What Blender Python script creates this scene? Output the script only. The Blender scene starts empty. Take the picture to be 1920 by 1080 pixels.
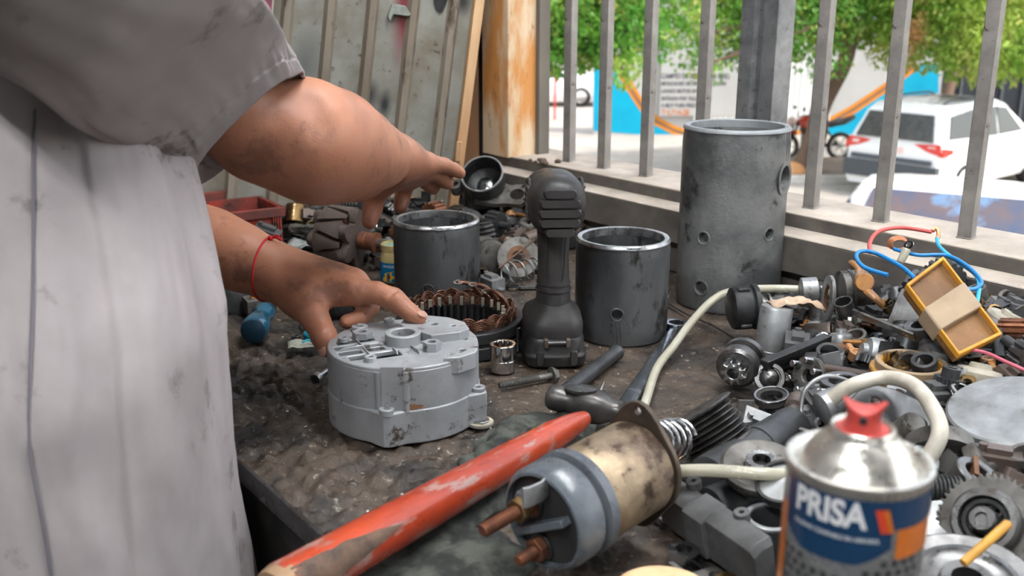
import bpy, bmesh, math, random
import numpy as np
from mathutils import Vector, Matrix, noise
from mathutils.geometry import delaunay_2d_cdt
R = random.Random(7)
PI = math.pi
COL = bpy.context.scene.collection
V = Vector
# ------------------------------------------------------------------ camera
BZ = 0.90                      # height of the bench top
PITCH = math.radians(16.2); FPX = 1867.0
SP, CP = math.sin(PITCH), math.cos(PITCH)
CAMP = V((0, 0, BZ + 0.42))
def pxd(px, py, d):
    "point that the photograph shows at px,py, d metres in front of the lens"
    x = (px - 960) / FPX * d; t = (py - 540) / FPX
    return V((x, d * (CP - t * SP), CAMP.z - d * (SP + t * CP)))
def onz(px, py, z):
    t = (py - 540) / FPX
    return pxd(px, py, (CAMP.z - z) / (SP + t * CP))
def onb(px, py, h=0.0): return onz(px, py, BZ + h)
cam = bpy.data.cameras.new('camera'); camo = bpy.data.objects.new('camera', cam); COL.objects.link(camo)
cam.sensor_width = 36; cam.lens = FPX * 36 / 1920
camo.location = CAMP; camo.rotation_euler = (PI / 2 - PITCH, 0, 0)
cam.clip_start = 0.02; cam.clip_end = 300
cam.dof.use_dof = True; cam.dof.focus_distance = 1.12; cam.dof.aperture_fstop = 8.0
sc = bpy.context.scene; sc.camera = camo
sc.view_settings.view_transform = 'Standard'; sc.view_settings.look = 'None'
sc.view_settings.gamma = 1.0; sc.view_settings.use_curve_mapping = False
# bench / window frame: s runs along the bench, n across it towards the window
U = V((0.605, -0.796, 0)).normalized(); N = V((0.796, 0.605, 0)).normalized()
def wp(s, n, h=0.0): return U * s + N * n + V((0, 0, BZ + h))
WROT = Matrix(((U.x, N.x, 0), (U.y, N.y, 0), (0, 0, 1))).to_4x4()
# ------------------------------------------------------------------ materials
def mat(name, c, c2=None, scale=12, rough=.5, metal=0., bump=0., c3=None, s3=60, t3=.62, rvar=.15, trans=0, spec=.3, sss=0, detail=6, bscale=None, stretch=None, mixw=(.35, .65), emit=None, alpha=None, coat=0):
    m = bpy.data.materials.new(name); m.use_nodes = True
    nt = m.node_tree; L = nt.links; b = nt.nodes['Principled BSDF']
    def nn(t): return nt.nodes.new(t)
    tc = nn('ShaderNodeTexCoord'); vec = tc.outputs['Object']
    if stretch:
        mp = nn('ShaderNodeMapping'); mp.inputs['Scale'].default_value = stretch; L.new(vec, mp.inputs['Vector']); vec = mp.outputs['Vector']
    def noi(s, d=detail, ro=.6):
        n = nn('ShaderNodeTexNoise'); n.inputs['Scale'].default_value = s; n.inputs['Detail'].default_value = d; n.inputs['Roughness'].default_value = ro
        L.new(vec, n.inputs['Vector']); return n
    def ramp(src, a, z):
        r = nn('ShaderNodeMapRange'); r.inputs['From Min'].default_value = a; r.inputs['From Max'].default_value = z; L.new(src, r.inputs['Value']); return r.outputs['Result']
    def mix(f, A, B):
        x = nn('ShaderNodeMix'); x.data_type = 'RGBA'; L.new(f, x.inputs['Factor'])
        for sock, v in ((x.inputs['A'], A), (x.inputs['B'], B)):
            if isinstance(v, tuple): sock.default_value = (*v, 1)
            else: L.new(v, sock)
        return x.outputs['Result']
    out = None
    n1 = noi(scale)
    if c2: out = mix(ramp(n1.outputs['Fac'], *mixw), c, c2)
    if c3:
        n3 = noi(s3, 8, .7); out = mix(ramp(n3.outputs['Fac'], t3, t3 + .08), out if out else c, c3)
    if out: L.new(out, b.inputs['Base Color'])
    else: b.inputs['Base Color'].default_value = (*c, 1)
    b.inputs['Metallic'].default_value = metal; b.inputs['Roughness'].default_value = rough
    b.inputs['Specular IOR Level'].default_value = spec
    if rvar and (c2 or bump):
        mr = nn('ShaderNodeMapRange'); mr.inputs['From Min'].default_value = .3; mr.inputs['From Max'].default_value = .7
        mr.inputs['To Min'].default_value = max(.03, rough - rvar); mr.inputs['To Max'].default_value = min(1, rough + rvar)
        n2 = noi(scale * 3); L.new(n2.outputs['Fac'], mr.inputs['Value']); L.new(mr.outputs['Result'], b.inputs['Roughness'])
    if bump:
        bp = nn('ShaderNodeBump'); bp.inputs['Strength'].default_value = min(1, bump); bp.inputs['Distance'].default_value = .001 if bump <= 1 else .001 * bump
        nb = noi(bscale or scale * 6, 8, .65); L.new(nb.outputs['Fac'], bp.inputs['Height']); L.new(bp.outputs['Normal'], b.inputs['Normal'])
    if trans: b.inputs['Transmission Weight'].default_value = trans
    if sss:
        b.inputs['Subsurface Weight'].default_value = sss; b.inputs['Subsurface Radius'].default_value = (.012, .005, .003); b.inputs['Subsurface Scale'].default_value = 1
    if coat: b.inputs['Coat Weight'].default_value = coat; b.inputs['Coat Roughness'].default_value = .12
    if emit: b.inputs['Emission Color'].default_value = (*emit[:3], 1); b.inputs['Emission Strength'].default_value = emit[3]
    if alpha is not None: b.inputs['Alpha'].default_value = alpha
    return m
M = {}
def DM(k, *a, **kw): M[k] = mat(k, *a, **kw)
DM('dark_steel', (.038, .040, .042), (.090, .092, .094), 14, .42, .55, .35, c3=(.03, .022, .018), s3=25)
DM('black_iron', (.012, .013, .014), (.045, .045, .045), 18, .45, .4, .5)
DM('mid_steel', (.175, .175, .175), (.075, .070, .065), 22, .34, .85, .3, c3=(.05, .03, .02), s3=40)
DM('bright_steel', (.50, .51, .52), (.30, .30, .30), 25, .25, 1.0, .15, c3=(.10, .07, .05), s3=50, t3=.66)
DM('chrome', (.72, .73, .74), (.5, .5, .5), 20, .12, 1.0, 0.05, rvar=.06)
DM('pale_alloy', (.34, .35, .355), (.18, .18, .175), 25, .42, .6, .35, c3=(.08, .06, .05), s3=50)
DM('cast_alloy', (.16, .155, .145), (.065, .058, .050), 28, .5, .5, .6, c3=(.035, .028, .022), s3=60, t3=.56)
DM('rusty_steel', (.16, .075, .038), (.08, .05, .035), 30, .65, .35, .6, c3=(.25, .11, .04), s3=80)
DM('brown_steel', (.115, .085, .070), (.17, .14, .125), 22, .45, .6, .3, c3=(.035, .025, .02), s3=40)
DM('copper', (.30, .13, .07), (.12, .06, .04), 60, .35, .8, .2)
DM('varnished_copper', (.085, .035, .022), (.16, .075, .045), 80, .3, .5, .3)
DM('brass', (.28, .18, .08), (.14, .09, .045), 40, .35, .9, .2)
DM('black_plastic', (.014, .014, .015), (.03, .03, .03), 30, .42, 0, .2)
DM('black_rubber', (.022, .021, .021), (.045, .043, .04), 25, .6, 0, .4)
DM('grey_plastic', (.09, .09, .09), (.05, .05, .05), 30, .5, 0, .3)
DM('white_plastic', (.36, .33, .26), (.22, .20, .16), 30, .5, 0, .2)
DM('red_plastic', (.42, .045, .025), (.11, .035, .028), 14, .5, 0, .35, c3=(.035, .022, .02), s3=30, t3=.52)
DM('greasy', (.05, .045, .04), (.02, .018, .017), 20, .4, .2, .9, c3=(.13, .09, .06), s3=70)
M_HEAP = ['black_iron', 'black_iron', 'dark_steel', 'dark_steel', 'mid_steel', 'cast_alloy', 'black_plastic', 'mid_steel', 'brown_steel', 'bright_steel', 'greasy', 'rusty_steel']
# ------------------------------------------------------------------ mesh building
def frame(o, z, x=None):
    z = V(z).normalized()
    if x is None: x = V((1, 0, 0)) if abs(z.x) < .9 else V((0, 1, 0))
    x = V(x); x = (x - z * x.dot(z)).normalized(); y = z.cross(x)
    return Matrix(((x.x, y.x, z.x, o[0]), (x.y, y.y, z.y, o[1]), (x.z, y.z, z.z, o[2]), (0, 0, 0, 1)))
def T(x=0, y=0, z=0): return Matrix.Translation((x, y, z))
def RX(a): return Matrix.Rotation(a, 4, 'X')
def RY(a): return Matrix.Rotation(a, 4, 'Y')
def RZ(a): return Matrix.Rotation(a, 4, 'Z')
I4 = Matrix.Identity(4)
class MB:
    def __init__(s): s.v = []; s.f = []; s.mi = []; s.m = 0
    def add(s, vs, fs, mx=None):
        o = len(s.v)
        if mx is not None: vs = [mx @ V(p) for p in vs]
        s.v += [tuple(p) for p in vs]
        for f in fs: s.f.append([i + o for i in f]); s.mi.append(s.m)
        return s
    def box(s, c, d, mx=None, taper=1.0):
        x, y, z = d[0] / 2, d[1] / 2, d[2] / 2; t = taper
        vs = [(c[0] + a * x * (t if k > 0 else 1), c[1] + b * y * (t if k > 0 else 1), c[2] + k * z) for k in (-1, 1) for a, b in ((-1, -1), (1, -1), (1, 1), (-1, 1))]
        return s.add(vs, [(3, 2, 1, 0), (4, 5, 6, 7), (0, 1, 5, 4), (1, 2, 6, 5), (2, 3, 7, 6), (3, 0, 4, 7)], mx)
    def lathe(s, prof, seg=32, mx=None, closed=False, a0=0., a1=2 * PI, rf=None, cap=True):
        "prof: list of (r,z) bottom to top; r 0 ends are closed"
        full = abs(a1 - a0 - 2 * PI) < 1e-6; n = seg if full else seg + 1
        vs = []; 
        for r, z in prof:
            for i in range(n):
                a = a0 + (a1 - a0) * i / seg; rr = r * (rf(a, z) if rf else 1)
                vs.append((rr * math.cos(a), rr * math.sin(a), z))
        fs = []; m = len(prof)
        for j in range(m if closed else m - 1):
            k = (j + 1) % m
            for i in range(seg):
                i2 = (i + 1) % n
                fs.append((j * n + i, j * n + i2, k * n + i2, k * n + i))
        if cap and not closed and full:
            if prof[0][0] > 1e-6: fs.append(tuple(range(n - 1, -1, -1)))
            if prof[-1][0] > 1e-6: fs.append(tuple((m - 1) * n + i for i in range(n)))
        return s.add(vs, fs, mx)
    def cyl(s, p0, p1, r0, r1=None, seg=20, bev=0):
        p0, p1 = V(p0), V(p1); L = (p1 - p0).length; r1 = r0 if r1 is None else r1
        pr = [(r0, 0), (r1, L)] if not bev else [(r0 - bev, 0), (r0, bev), (r1, L - bev), (r1 - bev, L)]
        return s.lathe(pr, seg, frame(p0, p1 - p0))
    def ring(s, ro, ri, z0, z1, seg=32, mx=None, bev=None):
        b = bev if bev is not None else min(ro - ri, z1 - z0) * .12
        return s.lathe([(ri, z0 + b), (ri + b, z0), (ro - b, z0), (ro, z0 + b), (ro, z1 - b), (ro - b, z1), (ri + b, z1), (ri, z1 - b)], seg, mx, closed=True)
    def hexa(s, r, z0, z1, mx=None, hole=0.):
        if hole:
            vs = []; n = 24
            for k, z in ((0, z0), (0, z1), (1, z1), (1, z0)):
                for i in range(n):
                    a = 2 * PI * i / n; rr = hole if k else r * math.cos(PI / 6) / math.cos((a % (PI / 3)) - PI / 6)
                    vs.append((rr * math.cos(a), rr * math.sin(a), z))
            fs = [(j * n + i, j * n + (i + 1) % n, ((j + 1) % 4) * n + (i + 1) % n, ((j + 1) % 4) * n + i) for j in range(4) for i in range(n)]
            return s.add(vs, fs, mx)
        b = (z1 - z0) * .12
        return s.lathe([(r * .93, z0), (r, z0 + b), (r, z1 - b), (r * .93, z1)], 6, mx)
    def tube(s, pts, r, seg=10, closed=False, mx=None, cap=True, flat=1.):
        pts = [V(p) for p in pts]; n = len(pts); vs = []; x = None
        for i, p in enumerate(pts):
            if closed: t = pts[(i + 1) % n] - pts[i - 1]
            else: t = pts[min(i + 1, n - 1)] - pts[max(i - 1, 0)]
            if t.length < 1e-9: t = V((0, 0, 1))
            t.normalize()
            if x is None: x = V((0, 0, 1)) if abs(t.z) < .9 else V((1, 0, 0))
            x = x - t * x.dot(t)
            if x.length < 1e-6: x = V((1, 0, 0)) - t * t.x
            x.normalize(); y = t.cross(x); rr = r[i] if isinstance(r, (list, tuple)) else r
            for k in range(seg):
                a = 2 * PI * k / seg; vs.append(p + (x * math.cos(a) * flat + y * math.sin(a)) * rr)
        fs = []
        for i in range(n if closed else n - 1):
            j = (i + 1) % n
            for k in range(seg): fs.append((i * seg + k, i * seg + (k + 1) % seg, j * seg + (k + 1) % seg, j * seg + k))
        if cap and not closed:
            fs.append(tuple(range(seg - 1, -1, -1))); fs.append(tuple((n - 1) * seg + k for k in range(seg)))
        return s.add(vs, fs, mx)
    def coil(s, r, wire, turns, length, seg=8, mx=None, r2=None, per=22):
        n = int(turns * per); r2 = r2 or r
        return s.tube([((r + (r2 - r) * i / n) * math.cos(2 * PI * i / per), (r + (r2 - r) * i / n) * math.sin(2 * PI * i / per), length * i / n) for i in range(n + 1)], wire, seg, mx=mx)
    def ball(s, r, mx=None, seg=20, sc=(1, 1, 1), z0=-1, z1=1):
        n = max(4, seg // 2); prof = []
        for i in range(n + 1):
            a = -PI / 2 + PI * i / n; z = math.sin(a)
            if z0 <= z <= z1: prof.append((max(0, r * math.cos(a)), r * z))
        mm = (mx or I4) @ Matrix.Diagonal((sc[0], sc[1], sc[2], 1))
        return s.lathe(prof, seg, mm)
    def prism(s, outline, z0, z1, holes=(), mx=None, pts=()):
        "flat plate with real holes; outline and holes are 2D loops, outline counter clockwise"
        P = [V(p) for p in outline]; faces_e = []; loops = [list(range(len(P)))]
        for h in holes:
            o = len(P); P += [V(p) for p in h]; loops.append(list(range(o, o + len(h))))
        ed = [(l[i], l[(i + 1) % len(l)]) for l in loops for i in range(len(l))]
        P += [V(p) for p in pts]
        r = delaunay_2d_cdt(P, ed, [], 0, 1e-7)
        vv, ff = r[0], r[2]; orig = r[3]
        def inside(c, loop):
            k = False; n = len(loop); j = n - 1
            for i in range(n):
                a, b = loop[i], loop[j]
                if (a[1] > c[1]) != (b[1] > c[1]) and c[0] < (b[0] - a[0]) * (c[1] - a[1]) / (b[1] - a[1]) + a[0]: k = not k
                j = i
            return k
        keep = []
        for f in ff:
            c = sum((vv[i] for i in f), V((0, 0))) / len(f)
            if inside(c, outline) and not any(inside(c, h) for h in holes): keep.append(f)
        n = len(vv)
        vs = [(p.x, p.y, z0) for p in vv] + [(p.x, p.y, z1) for p in vv]; fs = []
        cnt = {}
        for f in keep:
            a = sum(vv[f[i]].x * vv[f[(i + 1) % len(f)]].y - vv[f[(i + 1) % len(f)]].x * vv[f[i]].y for i in range(len(f)))
            f = list(f) if a > 0 else list(f)[::-1]
            fs.append([i + n for i in f]); fs.append(f[::-1])
            for i in range(len(f)): cnt[(f[i], f[(i + 1) % len(f)])] = 1
        for (a, b) in cnt:
            if (b, a) not in cnt: fs.append((a, b, b + n, a + n))
        return s.add(vs, fs, mx)
    def gear(s, n, ro, ri, z0, z1, hole=0, mx=None, duty=.5):
        o = []
        for i in range(n):
            a = 2 * PI * i / n; w = 2 * PI / n
            for k, rr in ((0, ri), (.22, ro), (.22 + duty * .6, ro), (.5 + duty * .4, ri)):
                o.append((rr * math.cos(a + k * w), rr * math.sin(a + k * w)))
        return s.prism(o, z0, z1, [circ(0, 0, hole, 20)] if hole else [], mx)
    def shell(s, ro, ri, h, holes, seg=64, rows=10, mx=None, bev=.002):
        "tube wall with real side holes: holes = (angle, height, radius)"
        W = 2 * PI
        hl = []
        for a, z, r in holes: hl.append([((a % W) + r / ro * math.cos(t) , z + r * math.sin(t)) for t in [2 * PI * k / 18 for k in range(18)]])
        P = []; E = []
        for i in range(seg): P.append((W * i / seg, 0.))
        P.append((W, 0.)); 
        for j in range(1, rows): P.append((W, h * j / rows))
        P.append((W, h))
        for i in range(seg - 1, -1, -1): P.append((W * i / seg, h))
        for j in range(rows - 1, 0, -1): P.append((0., h * j / rows))
        no = len(P); E = [(i, (i + 1) % no) for i in range(no)]
        loops = []
        for l in hl: o = len(P); P += l; E += [(o + i, o + (i + 1) % len(l)) for i in range(len(l))]
        for i in range(1, seg):
            for j in range(1, rows):
                q = (W * i / seg, h * j / rows)
                if all(math.hypot((q[0] - (a % W)) * ro, q[1] - z) > r * 1.15 for a, z, r in holes): P.append(q)
        r_ = delaunay_2d_cdt([V(p) for p in P], E, [], 0, 1e-6); vv, ff = r_[0], r_[2]
        n = len(vv); vs = []
        for rad in (ro, ri):
            for p in vv:
                rr = rad
                if rad == ro and (p.y > h - 1e-5 or p.y < 1e-5): rr = ro - bev
                vs.append((rr * math.cos(p.x), rr * math.sin(p.x), p.y))
        fs = []; cnt = {}
        for f in ff:
            c = sum((vv[i] for i in f), V((0, 0))) / len(f)
            if any(math.hypot((c.x - (a % W)) * ro, c.y - z) < r * .97 for a, z, r in holes): continue
            a = sum(vv[f[i]].x * vv[f[(i + 1) % len(f)]].y - vv[f[(i + 1) % len(f)]].x * vv[f[i]].y for i in range(len(f)))
            f = list(f) if a > 0 else list(f)[::-1]
            fs.append(f); fs.append([i + n for i in f[::-1]])
            for i in range(len(f)): cnt[(f[i], f[(i + 1) % len(f)])] = 1
        for (a, b) in cnt:
            if (b, a) not in cnt:
                if (vv[a].x < 1e-5 and vv[b].x < 1e-5) or (vv[a].x > W - 1e-5 and vv[b].x > W - 1e-5): continue
                fs.append((b, a, a + n, b + n))
        return s.add(vs, fs, mx)
    def loft(s, secs, mx=None, cap=True, closed=True):
        n = len(secs[0]); vs = [p for q in secs for p in q]; fs = []
        for i in range(len(secs) - 1):
            for k in range(n if closed else n - 1):
                k2 = (k + 1) % n; fs.append((i * n + k, i * n + k2, (i + 1) * n + k2, (i + 1) * n + k))
        if cap and closed: fs.append(tuple(range(n - 1, -1, -1))); fs.append(tuple((len(secs) - 1) * n + k for k in range(n)))
        return s.add(vs, fs, mx)
    def mesh(s, name, mats, sharp=38, weld=False, disp=None):
        me = bpy.data.meshes.new(name); me.from_pydata([V(p) for p in s.v], [], s.f)
        if weld or disp:
            bm = bmesh.new(); bm.from_mesh(me)
            for f, k in zip(bm.faces, s.mi): f.material_index = k
            bmesh.ops.remove_doubles(bm, verts=bm.verts, dist=1e-5)
            if disp:
                for v in bm.verts: v.co = disp(v.co)
            bmesh.ops.recalc_face_normals(bm, faces=bm.faces); bm.to_mesh(me); bm.free()
        else: me.polygons.foreach_set('material_index', s.mi)
        for m in (mats if isinstance(mats, (list, tuple)) else [mats]): me.materials.append(M[m] if isinstance(m, str) else m)
        me.polygons.foreach_set('use_smooth', [True] * len(me.polygons)); me.set_sharp_from_angle(angle=math.radians(sharp)); me.update()
        return me
    def build(s, name, mats, parent=None, mx=None, bevel=0, sharp=38, **kw):
        me = s.mesh(name, mats, sharp, **kw)
        o = bpy.data.objects.new(name, me); COL.objects.link(o)
        if parent: o.parent = parent
        if mx is not None: o.matrix_world = mx if not parent else mx
        if mx is not None and parent: o.matrix_local = mx
        if bevel:
            b = o.modifiers.new('bevel', 'BEVEL'); b.width = bevel; b.segments = 2; b.limit_method = 'ANGLE'; b.angle_limit = math.radians(40)
        return o
def circ(x, y, r, n=16, a=0): return [(x + r * math.cos(a + 2 * PI * i / n), y + r * math.sin(a + 2 * PI * i / n)) for i in range(n)]
def rrect(w, h, r, n=4, cx=0, cy=0):
    o = []
    for qx, qy, a in ((1, 1, 0), (-1, 1, 1), (-1, -1, 2), (1, -1, 3)):
        for i in range(n + 1):
            t = PI / 2 * (a + i / n); o.append((cx + qx * (w / 2 - r) + r * math.cos(t), cy + qy * (h / 2 - r) + r * math.sin(t)))
    return o
def spline(pts, n=8):
    pts = [V(p) for p in pts]; o = []
    for i in range(len(pts) - 1):
        p0 = pts[max(i - 1, 0)]; p1 = pts[i]; p2 = pts[i + 1]; p3 = pts[min(i + 2, len(pts) - 1)]
        for k in range(n):
            t = k / n; o.append(.5 * ((2 * p1) + (p2 - p0) * t + (2 * p0 - 5 * p1 + 4 * p2 - p3) * t * t + (3 * p1 - p0 - 3 * p2 + p3) * t ** 3))
    o.append(pts[-1]); return o
def thing(name, label, cat, mx=None, group=None):
    o = bpy.data.objects.new(name, None); COL.objects.link(o); o.empty_display_size = .05
    if mx is not None: o.matrix_world = mx
    o['label'] = label; o['category'] = cat
    if group: o['group'] = group
    return o
def tag(o, label, cat, group=None, kind=None):
    o['label'] = label; o['category'] = cat
    if group: o['group'] = group
    if kind: o['kind'] = kind
    return o
def struct(o): o['kind'] = 'structure'; return o
def dup(root, mx, label=None, group=None):
    c = root.copy(); COL.objects.link(c); c.matrix_world = mx
    if label: c['label'] = label
    if group: c['group'] = group
    for ch in root.children:
        d = ch.copy(); COL.objects.link(d); d.parent = c
        for g in ch.children:
            e = g.copy(); COL.objects.link(e); e.parent = d
    return c
def text_mesh(body, size, bold=0.0, extrude=0.0, align='CENTER', sx=1., spacing=1.):
    cu = bpy.data.curves.new('t', 'FONT'); cu.body = body; cu.size = size; cu.align_x = align; cu.extrude = extrude; cu.offset = bold; cu.space_character = spacing
    ob = bpy.data.objects.new('t', cu); COL.objects.link(ob); dg = bpy.context.evaluated_depsgraph_get(); dg.update()
    me = bpy.data.meshes.new_from_object(ob.evaluated_get(dg)); vs = [(v.co.x * sx, v.co.y, v.co.z) for v in me.vertices]; fs = [list(p.vertices) for p in me.polygons]
    bpy.data.objects.remove(ob); bpy.data.curves.remove(cu); bpy.data.meshes.remove(me)
    return vs, fs
# ------------------------------------------------------------------ light
w = bpy.data.worlds.new('world'); sc.world = w; w.use_nodes = True; nt = w.node_tree
bg = nt.nodes['Background']; sky = nt.nodes.new('ShaderNodeTexSky'); sky.sky_type = 'NISHITA'; sky.sun_disc = False
SUN_EL, SUN_AZ = math.radians(56), math.radians(-25)      # azimuth of the direction towards the sun, from +x
sky.sun_elevation = SUN_EL; sky.sun_rotation = PI / 2 - SUN_AZ; sky.air_density = 1.2; sky.dust_density = 3.0; sky.ozone_density = 1.5
hs = nt.nodes.new('ShaderNodeHueSaturation'); hs.inputs['Saturation'].default_value = .42; nt.links.new(sky.outputs[0], hs.inputs['Color']); nt.links.new(hs.outputs[0], bg.inputs['Color']); bg.inputs['Strength'].default_value = .22
sc.view_settings.exposure = 1.12
sl = bpy.data.lights.new('sun', 'SUN'); sl.energy = 1.9; sl.angle = math.radians(.6); sl.color = (1, .95, .86)
so = bpy.data.objects.new('sun', sl); COL.objects.link(so)
sdir = V((math.cos(SUN_EL) * math.cos(SUN_AZ), math.cos(SUN_EL) * math.sin(SUN_AZ), math.sin(SUN_EL)))
so.rotation_euler = sdir.to_track_quat('Z', 'Y').to_euler()
so.location = (0, 0, 6)
# ------------------------------------------------------------------ room shell (aligned with the bench)
DM('concrete', (.09, .085, .08), (.05, .045, .04), 3, .8, 0, .5)
DM('old_wall', (.17, .15, .125), (.10, .09, .075), 3, .8, 0, .5)
DM('ceiling_paint', (.14, .135, .13), (.09, .085, .08), 2, .8, 0, .3)
DM('sill_top', (.44, .385, .325), (.30, .26, .22), 14, .85, 0, .6, c3=(.10, .07, .05), s3=45, t3=.64)
DM('sill_face', (.13, .115, .10), (.07, .062, .056), 16, .75, .1, .6, c3=(.20, .12, .06), s3=30, t3=.64)
DM('bar_paint', (.25, .235, .215), (.15, .14, .13), 26, .5, .2, .4, c3=(.05, .03, .02), s3=60, t3=.6)
DM('post_steel', (.25, .255, .26), (.13, .135, .14), 20, .32, .45, .3, c3=(.04, .03, .03), s3=50)
DM('ochre_paint', (.47, .21, .06), (.56, .44, .30), 11, .6, 0, .5, c3=(.14, .07, .035), s3=30, t3=.58, stretch=(1, 1, .3), mixw=(.44, .54))
DM('brown_wood', (.30, .145, .06), (.13, .07, .038), 9, .7, 0, .5, c3=(.07, .04, .025), s3=30, t3=.6, stretch=(1, 1, .2))
DM('batten_wood', (.62, .42, .24), (.42, .24, .12), 14, .6, 0, .5, c3=(.12, .07, .04), s3=50, t3=.64, stretch=(1, 1, .15))
b = MB(); b.box((0.2, -1.2, -.05), (7.4, 5.4, .1)); struct(b.build('floor', 'concrete', mx=WROT))
b = MB(); b.box((0.2, -.65, 2.95), (7.4, 5.2, .1)); struct(b.build('ceiling', 'ceiling_paint', mx=WROT))  # unseen ceiling runs past the window as an added eave blocking direct sun
NW0, NW1 = 1.18, 1.30
b = MB(); b.box((.2, 1.25, (BZ + .055) / 2), (7.4, .12, BZ + .055)); b.box((.2, 1.25, 2.75), (7.4, .12, .5))
b.box((-2.65, 1.25, 1.7), (2.0, .12, 2.0)); b.box((2.9, 1.25, 1.7), (2.0, .12, 2.0)); struct(b.build('wall_window', 'old_wall', mx=WROT))
b = MB(); b.box((-3.5, -1.2, 1.5), (.1, 5.4, 3.0)); struct(b.build('wall_left', 'old_wall', mx=WROT))
b = MB(); b.box((-1.9, -3.2, 1.5), (3.2, .1, 3)); b.box((2.3, -3.2, 1.5), (3.2, .1, 3)); b.box((.2, -3.2, 2.7), (1.0, .1, .6)); struct(b.build('wall_back', 'old_wall', mx=WROT))  # unseen wall, added with a narrow opening to cut light from behind
b = MB(); b.box((3.9, .6, 1.5), (.1, 1.5, 3)); b.box((3.9, -2.9, 1.5), (.1, .6, 3)); b.box((3.9, -1.4, 2.75), (.1, 2.6, .5)); struct(b.build('wall_right', 'old_wall', mx=WROT))  # unseen wall, added; its opening lets side light onto the sleeve
# added fill light shaped as a twin fluorescent fitting, unseen above the frame
DM('fill_lamp_body', (.6, .6, .58), None, rough=.5); DM('fill_tube_glow', (.9, .95, 1.), None, emit=(.95, .97, 1., 42.))
fill_lamp0 = root = thing('fill_lamp', 'added twin-tube fill lamp hanging above the bench', 'fill lamp', T(0, 0, 0) @ WROT @ T(-.35, .80, 2.55))
b = MB(); b.box((0, 0, .05), (1.5, .26, .05)); b.build('fill_lamp_housing', 'fill_lamp_body', root, bevel=.005)
b = MB(); b.cyl((-.3, 0, .07), (-.3, 0, .36), .006); b.build('fill_lamp_hanger', 'fill_lamp_body', root); b = MB(); b.cyl((.3, 0, .07), (.3, 0, .36), .006); b.build('fill_lamp_hanger', 'fill_lamp_body', root)
for y_ in (-.07, .07):
    b = MB(); b.cyl((-.7, y_, 0), (.7, y_, 0), .019); b.build('fill_lamp_tube', 'fill_tube_glow', root)
dup(fill_lamp0, WROT @ T(.25, -.75, 2.45), 'added twin-tube fill lamp hanging behind the camera side, farther from the window')  # second added fill lamp, brightens the sleeve from the camera side
# sill: upper step and lower ledge, paler on top, darker face below
def two_face_box(b, c, d):
    b.m = 0; b.box(c, d)
b = MB(); b.m = 1; b.box((.2, 1.245, BZ + .0875), (3.64, .13, .065)); b.m = 0; b.box((.2, 1.245, BZ + .1205), (3.64, .13, .003)); o = struct(b.build('trim_1', ['sill_top', 'sill_face'], mx=WROT, bevel=.0025))
b = MB(); b.m = 1; b.box((.2, 1.156, BZ + .074), (3.64, .052, .05)); b.m = 0; b.box((.2, 1.156, BZ + .1), (3.64, .052, .003)); struct(b.build('trim_2', ['sill_top', 'sill_face'], mx=WROT, bevel=.0025))
b = MB(); b.box((.2, 1.165, BZ + .022), (3.64, .03, .054)); struct(b.build('trim_3', 'sill_face', mx=WROT, bevel=.002))
# window grille bars: each its own thing on the sill, and the wider steel post
def sn_of(px, py): p = onb(px, py, .122); return p.dot(U)
for i, (px, py) in enumerate(((1062, 303), (1131, 315), (1211, 330), (1307, 350), (1518, 390), (1650, 415), (1806, 447), (1985, 482))):
    s = sn_of(px, py); b = MB(); b.box((0, 0, .69), (.0175, .0175, 1.38)); b.box((0, 0, .0), (.0195, .0195, .004))
    o = b.build('window_bar', 'bar_paint', mx=T(*wp(s, 1.232, .122)) @ WROT @ RZ(.12), bevel=.001)
    tag(o, ['thin grey square window bar nearest the ochre jamb', 'thin grey window bar second from the ochre jamb', 'thin grey window bar third from the ochre jamb, over the blue mural', 'thin grey window bar crossing the painted wall lettering, just left of the wide steel post', 'grey window bar just right of the wide steel post, over the motorcycle', 'grey window bar over the rear window of the white car', 'black-specked grey window bar standing over the dark windscreen, right side', 'window bar at the right edge beyond the specked one'][i], 'window bar', 'bars of the window grille')
b = MB(); b.prism([(-.034, -.02), (-.008, -.02), (-.004, -.012), (.004, -.012), (.008, -.02), (.034, -.02), (.034, .02), (-.034, .02)], 0, 1.38)
s = sn_of(1404, 371); tag(b.build('window_post', 'post_steel', mx=T(*wp(s, 1.235, .122)) @ WROT, bevel=.001), 'wide dark steel channel post of the window grille behind the tall cylinder', 'post')
# jamb and the timber beside it
b = MB(); b.box((-1.595, 1.205, BZ + .80), (.085, .07, 1.36)); struct(b.build('window_frame', 'ochre_paint', mx=WROT, bevel=.002)).name = 'window_1'
b = MB(); b.box((-1.548, 1.252, BZ + .80), (.012, .028, 1.36)); struct(b.build('trim_4', 'old_wall', mx=WROT, bevel=.002))
b = MB(); b.box((-1.68, 1.145, BZ + .74), (.08, .04, 1.5)); b.box((-1.72, 1.10, BZ + .74), (.05, .06, 1.5)); struct(b.build('trim_5', 'brown_wood', mx=WROT, bevel=.003))
b = MB(); b.box((-1.92, .95, BZ + .65), (.03, .62, 1.6)); struct(b.build('wall_end', 'brown_wood', mx=WROT))
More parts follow.
